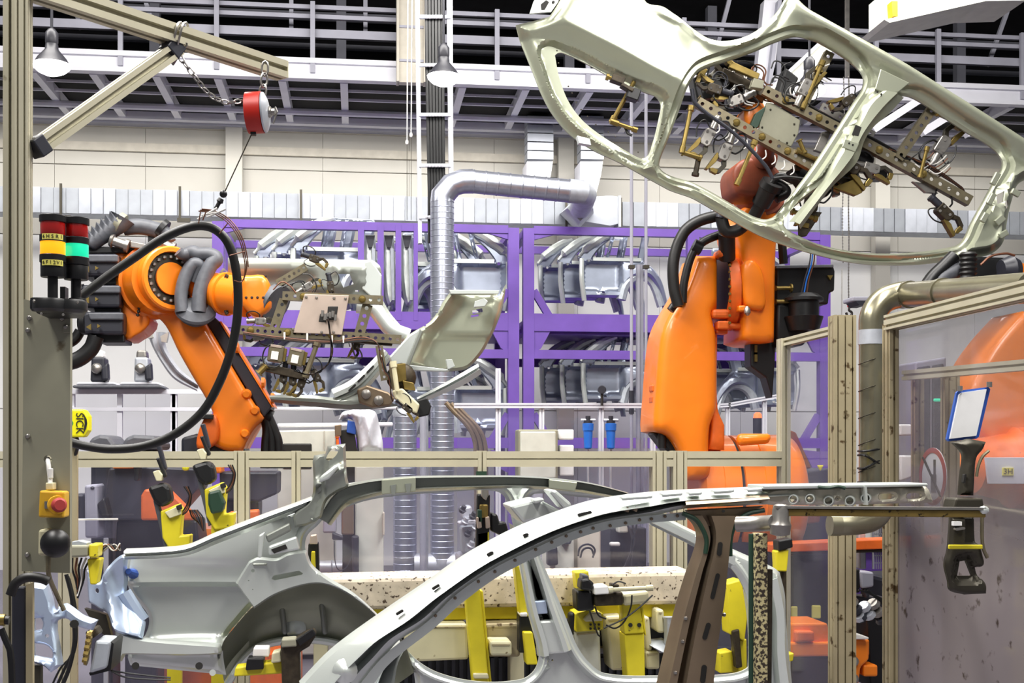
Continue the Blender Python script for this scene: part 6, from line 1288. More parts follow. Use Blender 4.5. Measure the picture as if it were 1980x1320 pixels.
MB().tube([c0+axb*.05+Vector((0, 0, .012)), c0+axb*.055, c0+axb*.045+Vector((0, 0, -.03))], .0025, 5).build('safety_pin', M['steel'], bal)
MB().box(Q(490, 257, bv), (.014, .02, .012)).build('cable_outlet', M['black'], bal, bevel=.002)
MB().tube([Q(487, 258, bv), Q(434, 372, bv)], .0016, 5).build('balancer_cable', M['darksteel'], bal)
MB().ball(Q(432, 375, bv), .010, 12).build('cable_stop', M['black'], bal); MB().lathe(Q(428, 384, bv), Q(417, 404, bv), [(0, .007), (.3, .009), (.4, .005), (1, .005)], 10).build('cable_hook', M['black'], bal)
hl = thing('hose_loop', 'thick black hose hanging in a wide loop from the balancer cable', 'hose', Q(300, 868, 3.2))
pts = [(118, 600), (150, 578), (200, 540), (260, 498), (320, 458), (372, 438), (408, 440), (436, 462), (452, 500), (460, 560), (458, 620), (446, 680), (424, 740), (392, 795), (340, 838), (280, 862), (215, 868), (165, 862), (120, 850)]
MB().tube([Q(x, y, 3.2+.004*i) for i, (x, y) in enumerate(pts)], 8.6/ppm(3.2), 16, sm=8).build('hose', M['rubber'], hl)
for k in range(3): MB().tube([Q(x+k*3, y-k*2, 3.19) for x, y in ((384, 408), (410, 412), (440, 430), (462, 462), (472, 500), (474, 520), (468, 544), (452, 542))][:8-k], .0016, 5, sm=4).build('tie_wire', M['wire'], hl)
for a, b in (((384, 432), (388, 408)), ((424, 452), (440, 432)), ((444, 494), (474, 486)), ((392, 426), (398, 410))): MB().cyl(Q(a[0], a[1], 3.18), Q(b[0], b[1], 3.18), .0016, 5).build('tie_wire', M['wire'], hl)
for a, b in (((382, 424), (420, 402)), ((390, 416), (424, 410)), ((400, 420), (436, 404))): MB().cyl(Q(a[0], a[1], 3.19), Q(b[0], b[1], 3.19), .003, 6).build('cable_tie', M['tie'], hl)
# ================================================================ CABINET PLATE with switches
PVv = 2.74
cp = thing('control_plate', 'stained grey sheet-metal plate on the post with emergency stop at left', 'control panel', Q(95, 1120, PVv))
sheet(MB(), [(46, 578, 1), (136, 600, 1), (135, 1108, 1), (42, 1104, 1)], [circ(92, 888, 8, 12)], PVv, None, 60, (), .02, seg=30).build('plate', M['plate'], cp, smooth=False)
m = MB()
for x, y in ((57, 614), (54, 638), (127, 632), (54, 843), (53, 1072), (120, 616)): m.lathe(Q(x, y, PVv-.006), Q(x, y, PVv), [(0, .003), (.3, .005), (1, .006)], 8)
m.build('plate_screws', M['steel'], cp, kind='stuff')
MB().pp(rect(129, 636, 14, 14), PVv-.004, PVv).build('corner_tab', M['plate'], cp, smooth=False, bevel=.001)
MB().tube([Q(92, 886, PVv+.01), Q(94, 900, PVv-.008), Q(97, 928, PVv-.012), Q(96, 945, PVv-.02)], .005, 8, sm=4).build('switch_cable', M['tie'], cp)
MB().pp(rect(97, 915, 8, 20), PVv-.018, PVv-.006).build('cable_label', M['paper'], cp, smooth=False, bevel=.002); MB().pp(rect(95, 940, 14, 14), PVv-.035, PVv-.002).build('cable_gland', M['cream'], cp, bevel=.002)
es = thing('emergency_stop_box', 'yellow emergency stop box with a red mushroom button on the grey plate', 'switch', Q(98, 1002, PVv-.04))
MB().pp([(76, 948), (124, 950), (124, 1001), (74, 1000)], PVv-.05, PVv-.002).build('box', M['estop'], es, smooth=False, bevel=.004)
MB().lathe(Q(110, 976, PVv-.05), Q(116, 976, PVv-.08), [(0, .010), (.4, .010), (.42, .0145), (.8, .0155), (1, .011)], 20).build('mushroom_button', M['redsign'], es)
MB().lathe(Q(110, 976, PVv-.052), Q(111, 976, PVv-.056), [(0, .02), (1, .019)], 20).build('button_collar', M['estop'], es); MB().pp(rect(90, 976, 8, 14), PVv-.053, PVv-.05).build('label_plate', M['steel'], es, smooth=False)
kd = thing('palm_button', 'shiny black palm button dome on a white base below the emergency stop', 'switch', Q(100, 1076, PVv-.04))
MB().pp([(74, 1024), (96, 1022), (98, 1074), (73, 1074)], PVv-.04, PVv-.002).build('base', M['cream'], kd, smooth=False, bevel=.005)
MB().ball(Q(107, 1050, PVv-.05), 27/ppm(PVv), 24, (1, .9, 1)).build('dome', M['black'], kd)
MB().tube([Q(94, 1075, PVv-.03), Q(94, 1110, PVv-.03), Q(110, 1150, PVv), Q(124, 1180, PVv)], .005, 8, sm=4).build('conduit', M['zincy'], kd)
# stack lights
sv = 2.62
bs = thing('stack_light_bracket', 'black round-lobed bracket carrying the two stack lights', 'bracket', Q(110, 606, sv))
c1, c2 = Q(98, 592, sv), Q(132, 594, sv+.02)
for c, r in ((c1, .036), (c2, .038), (Q(76, 590, sv), .018), (Q(150, 590, sv+.02), .018)): MB().lathe(c-Vector((0, 0, .012)), c+Vector((0, 0, .014)), [(0, r*.8), (.2, r), (.8, r), (1, r*.93)], 24).build('bracket_lobe', M['black'], bs)
for x, y in ((66, 582), (80, 606), (122, 608), (150, 584)): MB().ball(Q(x, y, sv-.035), .003, 6).build('bracket_screw', M['steel'], bs)
MB().pp([(64, 590), (148, 592), (140, 606), (70, 606)], sv+.02, PVv).build('bracket_arm', M['black'], bs, smooth=False, bevel=.004)
def stack(lab, px, v, mid, dy, txt):
    r = 23/ppm(v); B = Q(px, 586, v); t = thing('stack_light', lab, 'stack light', B)
    zz = lambda y: Q(px, y+dy, v).z
    def seg(nm, y0, y1, rr, mm): return MB().lathe((B.x, v, zz(y1)), (B.x, v, zz(y0)), [(0, rr*.97), (.06, rr), (.94, rr), (1, rr*.97)], 28).build(nm, M[mm], t)
    seg('stem', 530, 588, r*.4, 'black'); seg('base_module', 508, 536, r*.95, 'black'); seg('base_ring', 493, 508, r*1.03, 'black')
    seg('lower_lens', 467, 494, r*.98, mid); seg('middle_ring', 455, 468, r*1.03, 'black'); seg('upper_lens', 429, 456, r*.96, 'redlens'); seg('cap', 417, 430, r*1.05, 'black')
    def wrap(y0, y1, a0, a1, rr):
        m = MB(); n = 8; vs = []
        for k in range(n+1):
            a = math.radians(a0+(a1-a0)*k/n)
            for z in (zz(y1), zz(y0)): vs.append((B.x+rr*math.sin(a), v-rr*math.cos(a), z))
        return m.add(vs, [(2*k, 2*k+2, 2*k+3, 2*k+1) for k in range(n)])
    for y0, y1, tx in txt:
        wrap(y0, y1, -38, 62, r*1.045).build('yellow_label', M['label'], t)
        m = MB()
        for k, chh in enumerate(tx):
            a = math.radians(-28+k*80/max(1, len(tx)-1)); rr = r*1.055
            m.text(chh, (B.x+rr*math.sin(a), v-rr*math.cos(a), (zz(y0)+zz(y1))/2), (math.cos(a), math.sin(a), 0), (0, 0, 1), (zz(y0)-zz(y1))*.9, .0003)
        m.build('label_lettering', M['ink'], t, smooth=False)
    return t
stack('stack light with red lens over lit amber lens and yellow labels', 102, sv-.02, 'amber', 0, [(455, 466, '6HSR1'), (505, 516, '6F12V1')])
stack('stack light with red lens over lit green lens', 147, sv+.02, 'green', 5, [])
MB().pp(rect(121, 572, 10, 36), sv+.05, sv+.08).build('rear_holder', M['black'], bs, smooth=False)
# post foot: dark cabinet and hose at the bottom left
cb = thing('lower_cabinet', 'narrow grey cabinet with a worn cream edge at bottom left', 'cabinet', Q(45, 1330, 2.7))
MB().pp([(22, 1134), (50, 1134), (50, 1345), (22, 1345)], 2.7, 2.72).build('cabinet_body', M['charcoal'], cb, smooth=False, bevel=.004); MB().pp([(50, 1130), (63, 1126), (63, 1345), (50, 1345)], 2.69, 2.705).build('cabinet_edge', M['aludirty'], cb, smooth=False)
MB().tube([Q(x, y, 2.66) for x, y in ((20, 1150), (30, 1128), (52, 1116), (80, 1118), (94, 1124))], 9/ppm(2.66), 14, sm=6).build('corrugated_hose', M['rubber'], cb)
MB().cyl(Q(0, 1198, 2.6), Q(10, 1198, 2.6), .012, 12).build('brass_fitting', M['brass'], cb); MB().cyl(Q(6, 1198, 2.6), Q(18, 1199, 2.6), .009, 12).build('fitting_plug', M['black'], cb)
MB().tube([Q(x, y, 2.6) for x, y in ((2, 1215), (10, 1235), (20, 1260), (24, 1345))], .007, 8, sm=4).build('air_hose', M['black'], cb)
# pale blue pressing at bottom left
bq = thing('suspension_mount_pressing', 'pale blue steel pressing with two windows at bottom left', 'car body part', Q(90, 1303, 3.6))
sheet(MB(), [(58, 1128, 1), (88, 1132, 1), (98, 1160), (104, 1182), (112, 1172), (128, 1180), (150, 1196), (178, 1206, 1), (168, 1226, 1), (140, 1218), (112, 1200), (105, 1206), (110, 1250), (113, 1290, 1), (94, 1303, 1), (80, 1290), (58, 1284, 1)], [[(62, 1198, 1), (76, 1197, 1), (80, 1206), (78, 1218, 1), (62, 1222, 1)], [(62, 1245, 1), (88, 1250), (98, 1262), (98, 1276, 1), (62, 1270, 1)], circ(91, 1229, 4, 8)], 3.6, lambda P, do, dh: .025*(1-sst(do/6))+.02*(1-sst(np.minimum(dh[0], dh[1])/6))+.05*sst((P[:, 0]-108)/10), 5, (2, 4, 7), .012, seg=4).build('pressing', M['panelblue'], bq, ang=50)
q = Q(70, 1285, 3.63); MB().bar((q.x, 3.63, 0), q, .03, .03, (0, 1, 0)).build('stand_leg', M['darksteel'], bq, smooth=False)
MB().cyl(Q(144, 1206, 3.62), Q(143, 1206, 3.66), .012, 10).build('bush', M['ink'], bq)
pn = thing('pneumatic_cylinder', 'slanted grey pneumatic cylinder with fittings below the tail panel', 'cylinder', Q(190, 1300, 4.6))
MB().pp([(184, 1238), (214, 1240), (206, 1292), (172, 1302)], 4.6, 4.75).build('cylinder_body', M['galv2'], pn, smooth=False, bevel=.01); MB().pp([(214, 1240), (220, 1244), (214, 1296), (174, 1306), (172, 1300), (206, 1291)], 4.62, 4.8).build('cylinder_side', M['black'], pn, smooth=False)
for k in range(5): MB().lathe(Q(168-k*2, 1226+k*12, 4.6), Q(178-k*2, 1228+k*12, 4.6), [(0, .012), (.4, .012), (.42, .02), (1, .02)], 8).build('fitting', M['brass'], pn)
MB().pp([(164, 1222), (184, 1212), (192, 1226), (170, 1240)], 4.62, 4.7).build('rod_clevis', M['dkmet'], pn, smooth=False, bevel=.006)
for k in range(3): wire(pn, [(128+k*3, 1110+k*4), (138+k*2, 1150), (142+k*3, 1190), (144, 1240+k*10), (134-k*8, 1290), (118-k*10, 1330)], 8-k*2, 4.7+.05*k)
for k in range(2): wire(pn, [(214, 1296), (240, 1300+k*8), (290, 1306+k*7), (330, 1310+k*4)], 3.5, 4.7)
tb_ = thing('terminal_box', 'small pale junction box with yellow clamp beside the grey plate', 'box', Q(154, 1078, 5.0))
MB().pp([(134, 1054), (170, 1054), (170, 1076), (134, 1078)], 5.0, 5.12).build('box', M['plate'], tb_, smooth=False, bevel=.008); MB().pp([(136, 1048), (152, 1046), (168, 1050), (166, 1055), (136, 1056)], 5.02, 5.1).build('box_lid', M['galv2'], tb_, smooth=False)
MB().pp([(172, 1052), (190, 1052), (188, 1078), (172, 1078)], 5.0, 5.1).pp([(168, 1080), (194, 1080), (186, 1130), (174, 1130)], 5.04, 5.12).build('yellow_bracket', M['yellow'], tb_, smooth=False, bevel=.006)
for k in range(5): wire(tb_, [(140+k*9, 1078), (140+k*6, 1100), (146+k*4, 1120), (150, 1140+k*4)], 4, 5.1, ('black', 'wire', 'black', 'tie', 'black')[k])
for k in range(4): wire(tb_, [(190, 1060+k*5), (205+k*5, 1052), (220+k*4, 1064), (232, 1050+k*3)], 3, 5.1, ('tie', 'wire', 'black', 'steel')[k])
# ================================================================ FIXTURE behind the car sides
XV = 5.82
def blk(t, px, v0, v1, m_, nm, bev=.006): return MB().pp(px, v0, v1).build(nm, M[m_], t, smooth=False, bevel=bev)
fb = thing('fixture_beam', 'long weld-spattered cream beam behind the car body sides', 'beam', Q(1000, 1330, XV))
blk(fb, [(440, 1122), (1345, 1104), (1345, 1168), (440, 1184)], XV, XV+.3, 'speck', 'beam', .02)
blk(fb, [(600, 1166), (1345, 1154), (1345, 1192), (600, 1202)], XV+.04, XV+.26, 'yellow', 'beam_channel', .006)
for px in (620, 1000, 1320): blk(fb, [(px-14, 1190), (px+14, 1190), (px+14, 1420), (px-14, 1420)], XV+.1, XV+.2, 'cream', 'beam_leg', .006)
def post(lab, parts, v, name='fixture_clamp_post', cat='fixture'):
    xs = [p for q in parts for p in q[0]]; t = thing(name, lab, cat, Q(sum(p[0] for p in xs)/len(xs), max(p[1] for p in xs), v))
    for px, dv, dep, m_, nm in parts: blk(t, px, v+dv, v+dv+dep, m_, nm)
    return t
pl = thing('dark_backing', 'added dark slatted plinth under the speckled beam', 'backing', Q(1040, 1500, 6.05))  # added dark mass that deepens the shade in gaps below the beam
blk(pl, [(700, 1206), (1350, 1196), (1350, 1500), (700, 1500)], 6.06, 6.25, 'black', 'backing_panel')
for k in range(42):
    x = 706+k*15.2; MB().pp([(x, 1272), (x+7, 1272), (x+7, 1490), (x, 1490)], 6.03, 6.06).build('backing_slat', M['charcoal'], pl, smooth=False)
blk(pl, [(700, 1255), (1350, 1250), (1350, 1262), (700, 1268)], 6.0, 6.06, 'grey', 'backing_lip')
p1 = post('tall slanting yellow upright left of the far car centre pillar', [([(899, 1142), (928, 1138), (947, 1330), (915, 1330)], 0, .1, 'yellow', 'upright'), ([(915, 1302), (944, 1302), (946, 1312), (916, 1312)], -.02, .14, 'cream', 'foot_plate'), ([(926, 1140), (934, 1142), (952, 1330), (946, 1330)], .02, .08, 'yellow', 'upright_side')], 5.62)
p2 = post('yellow fixture upright hidden behind the far car centre pillar', [([(994, 1086), (1006, 1096), (1022, 1192), (1006, 1192)], 0, .1, 'yellow', 'upright'), ([(1004, 1185), (1024, 1184), (1036, 1225), (1030, 1262), (1004, 1262)], .05, .1, 'black', 'upright_block'), ([(1012, 1222), (1030, 1222), (1040, 1285), (1018, 1285)], .0, .1, 'yellow', 'lower_arm'), ([(1006, 1185), (1020, 1184), (1020, 1192), (1006, 1192)], -.02, .1, 'tie', 'shim')], 5.62)
p3 = post('yellow fixture block with light top beside the black gun, centre bottom', [([(1112, 1186), (1140, 1178), (1167, 1186), (1166, 1218), (1114, 1222)], 0, .16, 'yellow', 'block'), ([(1128, 1196), (1142, 1184), (1162, 1184), (1166, 1200), (1132, 1202)], -.02, .05, 'cream', 'top_plate'), ([(1112, 1106), (1138, 1104), (1140, 1122), (1116, 1140)], .05, .1, 'yellow', 'upper_arm')], 5.65)
for k in range(6): MB().cyl(Q(1142+(k % 3)*8, 1207+(k//3)*8, 5.64), Q(1142+(k % 3)*8, 1207+(k//3)*8, 5.655), .006, 8).build('bolt', M['ink'], p3)
p4 = post('broad yellow upright with pale sloping top and two holes, centre right', [([(1207, 1226), (1246, 1224), (1248, 1330), (1215, 1330)], 0, .12, 'yellow', 'upright'), ([(1202, 1168), (1238, 1168), (1246, 1224), (1208, 1226)], -.01, .1, 'yellow', 'sloping_top'), ([(1238, 1168), (1244, 1174), (1250, 1230), (1246, 1224)], .0, .1, 'yellow', 'top_side')], 5.6)
for x in (1219, 1236): MB().cyl(Q(x, 1208, 5.58), Q(x, 1208, 5.595), .010, 12).build('hole', M['ink'], p4)
p5 = post('yellow fixture arm behind the dark near centre pillar', [([(1406, 1128), (1434, 1120), (1446, 1190), (1440, 1240), (1410, 1225)], 0, .12, 'yellow', 'arm'), ([(1425, 1238), (1444, 1235), (1448, 1560), (1436, 1560)], .02, .1, 'yellow', 'arm_foot'), ([(1392, 1262), (1416, 1258), (1418, 1300), (1392, 1302)], .02, .1, 'yellow', 'arm_block'), ([(1416, 1220), (1430, 1216), (1436, 1290), (1424, 1292)], -.02, .05, 'dkmet', 'arm_clamp')], 5.65)
p6 = post('yellow and black clamp at far right end of the far car side', [([(1500, 1065), (1526, 1062), (1522, 1105), (1502, 1104)], 0, .06, 'yellow', 'clamp_body'), ([(1505, 1045), (1532, 1040), (1534, 1058), (1506, 1066)], -.01, .08, 'black', 'clamp_head'), ([(1510, 1100), (1520, 1100), (1524, 1340), (1512, 1340)], .04, .05, 'dkmet', 'clamp_stem'), ([(1520, 1265), (1536, 1262), (1534, 1278), (1522, 1280)], 0, .06, 'yellow', 'clamp_lug')], 5.5)
# cream boxes under the beam
for lab, px, m_ in (('long cream rounded box under the beam left of centre', [(776, 1206), (903, 1206), (906, 1275), (790, 1280)], 'cream'), ('rust-stained plate box right of the yellow upright', [(938, 1206), (1006, 1204), (1006, 1270), (944, 1270)], 'aludirty'), ('small cream box on the fixture between the uprights', [(947, 1240), (990, 1240), (990, 1268), (949, 1268)], 'cream'),
        ('cream cabinet box below the black gun', [(1112, 1220), (1160, 1216), (1164, 1330), (1116, 1330)], 'cab'), ('narrow cream box left of the broad yellow upright', [(1172, 1192), (1206, 1190), (1212, 1296), (1182, 1296)], 'cream'), ('narrow cream box right of the broad yellow upright', [(1246, 1192), (1256, 1192), (1262, 1258), (1250, 1258)], 'cream'), ('low cream box at the foot of the broad upright', [(1248, 1258), (1276, 1258), (1276, 1294), (1250, 1294)], 'cream'), ('thin cream column box near the dark near pillar', [(1270, 1178), (1284, 1178), (1286, 1224), (1272, 1224)], 'cream')):
    v = 5.75 if 'small' not in lab else 5.6
    t = thing('fixture_box', lab, 'box', Q(px[0][0], max(p[1] for p in px), v)); blk(t, px, v, v+.18, m_, 'box_shell', .012)
    a = px[0]; b = px[1]; MB().pp([(a[0]+4, a[1]+5), (b[0]-4, b[1]+5), (b[0]-4, b[1]+8), (a[0]+4, a[1]+8)], v-.004, v+.01).build('box_seam', M['aludirty'], t, smooth=False)
cy = thing('fixture_cylinder', 'grey vertical cylinder standing near the dark near pillar', 'cylinder', Q(1293, 1250, 5.7)); MB().lathe(Q(1293, 1250, 5.75), Q(1292, 1192, 5.75), [(0, .03), (.05, .022), (.9, .022), (1, .028)], 16).build('cylinder_tube', M['galv'], cy); MB().lathe(Q(1280, 1258, 5.8), Q(1290, 1238, 5.8), [(0, .1), (.4, .08), (1, .03)], 16).build('cylinder_boot', M['galv2'], cy)
# weld gun / clamp unit in the middle
wg = thing('weld_gun_unit', 'grimy black and grey clamp gun unit with loose cables behind the far door opening', 'welding gun', Q(1190, 1190, 5.5))
blk(wg, [(1124, 1120), (1138, 1118), (1150, 1128), (1144, 1142), (1122, 1140)], 5.5, 5.6, 'black', 'gun_head', .01); blk(wg, [(1126, 1110), (1138, 1112), (1140, 1120), (1126, 1122)], 5.52, 5.6, 'hosegrey', 'gun_cap')
blk(wg, [(1150, 1134), (1176, 1132), (1178, 1148), (1150, 1150)], 5.48, 5.6, 'paper', 'white_block', .006); blk(wg, [(1150, 1150), (1205, 1144), (1206, 1170), (1150, 1172)], 5.52, 5.66, 'dkmet', 'gun_body', .01)
blk(wg, [(1114, 1142), (1146, 1142), (1150, 1180), (1116, 1182)], 5.54, 5.66, 'black', 'gun_bracket', .01); blk(wg, [(1205, 1148), (1255, 1142), (1256, 1166), (1206, 1172)], 5.54, 5.66, 'cream', 'gun_cylinder', .014)
rod(wg, (1176, 1140), (1262, 1136), 9, 5.5, 'cream', 'piston_rod'); blk(wg, [(1182, 1128), (1198, 1130), (1196, 1142), (1184, 1142)], 5.5, 5.56, 'dkmet', 'fitting_block')
for pts_ in ([(1222, 1150), (1220, 1172), (1208, 1200), (1190, 1214), (1172, 1208)], [(1262, 1150), (1236, 1174), (1206, 1196), (1168, 1214)], [(1184, 1130), (1196, 1124), (1210, 1128)], [(1150, 1172), (1158, 1190), (1172, 1196)], [(1140, 1180), (1156, 1226), (1160, 1230)]): wire(wg, pts_, 3.4, 5.48)
blk(wg, [(1102, 1186), (1112, 1184), (1110, 1230), (1100, 1222)], 5.55, 5.62, 'black', 'pad_arm', .01)
# black clamp towers rising through the openings
ct = thing('clamp_tower', 'black and yellow clamp tower with a silver tip in the far rear door opening', 'clamp', Q(935, 1100, 5.5))
blk(ct, [(923, 955), (948, 955), (946, 1060), (920, 1075)], 5.5, 5.56, 'black', 'tower_body', .008); blk(ct, [(933, 932), (943, 932), (945, 955), (940, 968), (932, 960)], 5.44, 5.5, 'steel', 'tower_tip', .005)
blk(ct, [(928, 975), (944, 975), (944, 1000), (928, 1002)], 5.47, 5.52, 'brass', 'tower_block', .006); blk(ct, [(922, 1030), (946, 1026), (946, 1110), (924, 1112)], 5.5, 5.58, 'yellow', 'tower_arm', .006)
blk(ct, [(948, 990), (962, 994), (966, 1010), (978, 1008), (984, 1028), (970, 1036), (948, 1026)], 5.54, 5.62, 'black', 'tower_pad', .01); blk(ct, [(924, 985), (932, 985), (932, 1010), (924, 1010)], 5.46, 5.5, 'dgreen', 'tower_switch', .004)
for s in (0, 1): blk(ct, [(922+s*16, 1000), (930+s*16, 998), (932+s*16, 1020), (924+s*16, 1022)], 5.46, 5.5, 'pink', 'tower_lug', .004)
ct2 = thing('clamp_tower', 'short black and yellow clamp tower behind the far wheelhouse top', 'clamp', Q(606, 1120, 5.55))
blk(ct2, [(596, 1050), (616, 1048), (618, 1115), (594, 1115)], 5.55, 5.62, 'black', 'tower_body', .008); blk(ct2, [(600, 1035), (612, 1033), (614, 1052), (598, 1052)], 5.53, 5.58, 'pink', 'tower_tip', .005); blk(ct2, [(602, 1066), (609, 1066), (610, 1100), (601, 1100)], 5.52, 5.56, 'yellow', 'tower_arm', .004)
wc = thing('wheelhouse_clamp', 'grimy black locating clamp in front of the far wheelhouse, bottom centre', 'clamp', Q(575, 1330, 5.1))
blk(wc, [(542, 1240), (570, 1236), (590, 1224), (608, 1218), (612, 1228), (598, 1250), (578, 1262), (580, 1330), (545, 1330)], 5.1, 5.2, 'dkmet', 'clamp_body', .012); blk(wc, [(544, 1236), (572, 1234), (574, 1250), (544, 1252)], 5.07, 5.15, 'plate', 'clamp_top', .006)
MB().bar(Q(576, 1242, 5.08), Q(608, 1220, 5.08), .022, .03).build('clamp_finger', M['black'], wc, smooth=False, bevel=.004); blk(wc, [(526, 1262), (542, 1258), (544, 1280), (524, 1282)], 5.12, 5.2, 'cream', 'yellow_block')
blk(wc, [(455, 1290), (546, 1278), (548, 1302), (452, 1308)], 5.16, 5.25, 'yellow', 'base_bar'); blk(wc, [(478, 1272), (510, 1272), (510, 1294), (474, 1296)], 5.14, 5.22, 'black', 'sensor'); blk(wc, [(490, 1252), (520, 1252), (520, 1270), (488, 1270)], 5.18, 5.26, 'tie', 'sensor_cap')
# yellow clamp towers on the left
def yt(lab, dx, dy, v):
    S = lambda L: [(x+dx, y+dy) for x, y in L]
    t = thing('yellow_clamp_tower', lab, 'clamp', Q(330+dx, 1062+dy, v))
    blk(t, S([(310, 988), (344, 974), (352, 986), (348, 1036), (368, 1034), (366, 1062), (330, 1066), (314, 1040)]), v, v+.1, 'yellow', 'tower_body', .006)
    blk(t, S([(296, 968), (304, 966), (326, 1054), (318, 1060)]), v+.02, v+.08, 'hosegrey', 'tower_side', .003)
    blk(t, S([(318, 990), (348, 976), (350, 994), (328, 1002)]), v-.02, v+.02, 'cream', 'tower_plate', .003); blk(t, S([(340, 978), (350, 974), (352, 984), (342, 986)]), v-.035, v-.015, 'ink', 'tower_switch', .003)
    blk(t, S([(284, 942), (316, 932), (328, 942), (332, 970), (312, 982), (296, 968)]), v-.01, v+.09, 'black', 'tower_head', .016)
    blk(t, S([(295, 912), (306, 908), (314, 918), (312, 930), (302, 930)]), v-.02, v+.04, 'cream', 'tower_tip', .004)
    blk(t, S([(301, 886), (308, 884), (322, 920), (316, 924)]), v-.0, v+.04, 'black', 'clamp_arm', .005); blk(t, S([(302, 862), (310, 860), (322, 905), (316, 912)]), v+.03, v+.07, 'charcoal', 'clamp_lever', .005)
    q = Q(338+dx, 1050+dy, v+.05); MB().bar((q.x, v+.05, 0), q, .06, .06, (0, 1, 0)).build('tower_stand', M['yellow'], t, smooth=False)
    for k in range(3): wire(t, S([(334, 1000), (352+k*4, 990), (366+k*2, 960), (356+k*4, 940)]), 3, v+.02, ('black', 'wire', 'black')[k])
    return t
yt('yellow clamp tower with black head, left of the pair behind the rear belt rail', 0, 0, 5.75)
y2 = yt('yellow clamp tower with black head and green motor, right of the pair', 85, -42, 5.72)
blk(y2, [(402, 952), (424, 946), (434, 972), (430, 990), (408, 994), (402, 975)], 5.66, 5.74, 'dgreen', 'green_motor', .01); blk(y2, [(420, 1000), (454, 990), (454, 1025), (418, 1034)], 5.78, 5.9, 'speck', 'base_plate')
for k in range(6): wire(y2, [(366+k*3, 985), (372+k*4, 1000), (384+k*2, 1010+k*3), (394, 1026)], 3, 5.7, ('black', 'wire', 'charcoal')[k % 3])
lp = thing('small_clear_guard', 'small clear guard sheet standing low behind the fence at left', 'guard', Q(180, 1042, 6.2)); MB().pp([(137, 1005), (227, 1004), (222, 1040), (137, 1042)], 6.2, 6.206).build('guard_sheet', M['pane'], lp, smooth=False); MB().bar(Q(205, 1040, 6.22), Vector((Q(205, 1040, 6.22).x, 6.22, 0)), .02, .02, (0, 1, 0)).build('guard_leg', M['grey'], lp, smooth=False); MB().pp([(137, 1003), (227, 1002), (227, 1005), (137, 1006)], 6.19, 6.21).build('guard_edge', M['tie'], lp, smooth=False)
# ================================================================ behind the fence, left
def unit(name, lab, cat, parts, bev=.012):
    xs = [p for q in parts for p in q[0]]; v = min(q[1] for q in parts)
    t = thing(name, lab, cat, Q(sum(p[0] for p in xs)/len(xs), max(p[1] for p in xs), v))
    for px, v0, dep, m_, nm in parts: blk(t, px, v0, v0+dep, m_, nm, bev)
    return t
unit('low_robot', 'black and orange low robot seated behind the left fence pane', 'robot', [([(203, 960), (210, 905), (240, 900), (380, 905), (382, 945), (330, 1004), (215, 1006), (190, 990)], 7.0, .5, 'charcoal', 'robot_body'), ([(272, 958), (280, 945), (330, 950), (380, 1000), (372, 1006), (272, 1006)], 6.9, .1, 'orange2', 'robot_bracket'), ([(218, 895), (258, 893), (258, 906), (216, 906)], 6.95, .3, 'orange', 'robot_cap'), ([(225, 1006), (380, 1006), (390, 1100), (220, 1100)], 7.05, .4, 'black', 'robot_foot'), ([(186, 975), (202, 960), (212, 1000), (196, 1000)], 6.9, .2, 'black', 'robot_motor'), ([(258, 870), (270, 868), (268, 930), (258, 930)], 6.85, .1, 'black', 'hose_bracket')])
unit('low_robot', 'black robot foot with yellow mark behind the second left fence pane', 'robot', [([(424, 912), (536, 912), (535, 955), (500, 970), (426, 965)], 7.2, .4, 'charcoal', 'robot_body'), ([(408, 885), (424, 880), (428, 915), (412, 915)], 7.1, .2, 'orange', 'robot_lug'), ([(444, 890), (454, 890), (454, 910), (444, 910)], 7.1, .05, 'sick', 'yellow_mark'), ([(350, 893), (366, 893), (364, 910), (352, 910)], 6.9, .05, 'sick', 'yellow_mark'), ([(426, 965), (500, 970), (496, 1110), (430, 1110)], 7.3, .3, 'black', 'robot_column'), ([(440, 990), (500, 985), (500, 1010), (440, 1015)], 7.0, .1, 'orange2', 'robot_bracket')])
unit('grey_cabinet', 'slim pale grey cabinet behind the left fence pane', 'cabinet', [([(163, 938), (188, 936), (190, 1040), (164, 1040)], 6.9, .2, 'grey', 'cabinet_body'), ([(174, 940), (182, 940), (182, 946), (174, 946)], 6.89, .02, 'charcoal', 'cabinet_label'), ([(138, 955), (162, 955), (162, 1005), (138, 1005)], 7.1, .2, 'charcoal', 'cabinet_side')])
for i, (x0, x1) in enumerate(((168, 222), (234, 310))):
    t = unit('covered_motor', ['dark blue grey covered motor, left one behind the hose loop', 'dark blue grey covered motor, right one behind the hose loop'][i], 'motor', [([(x0, 862), (x0+8, 846), (x0+24, 840), (x1-12, 842), (x1, 858), (x1, 870), (x0, 870)], 7.4, .4, 'hosegrey', 'motor_hood'), ([(x0+6, 868), (x1-6, 868), (x1-6, 1375), (x0+6, 1375)], 7.5, .3, 'charcoal', 'motor_stand')], .03)
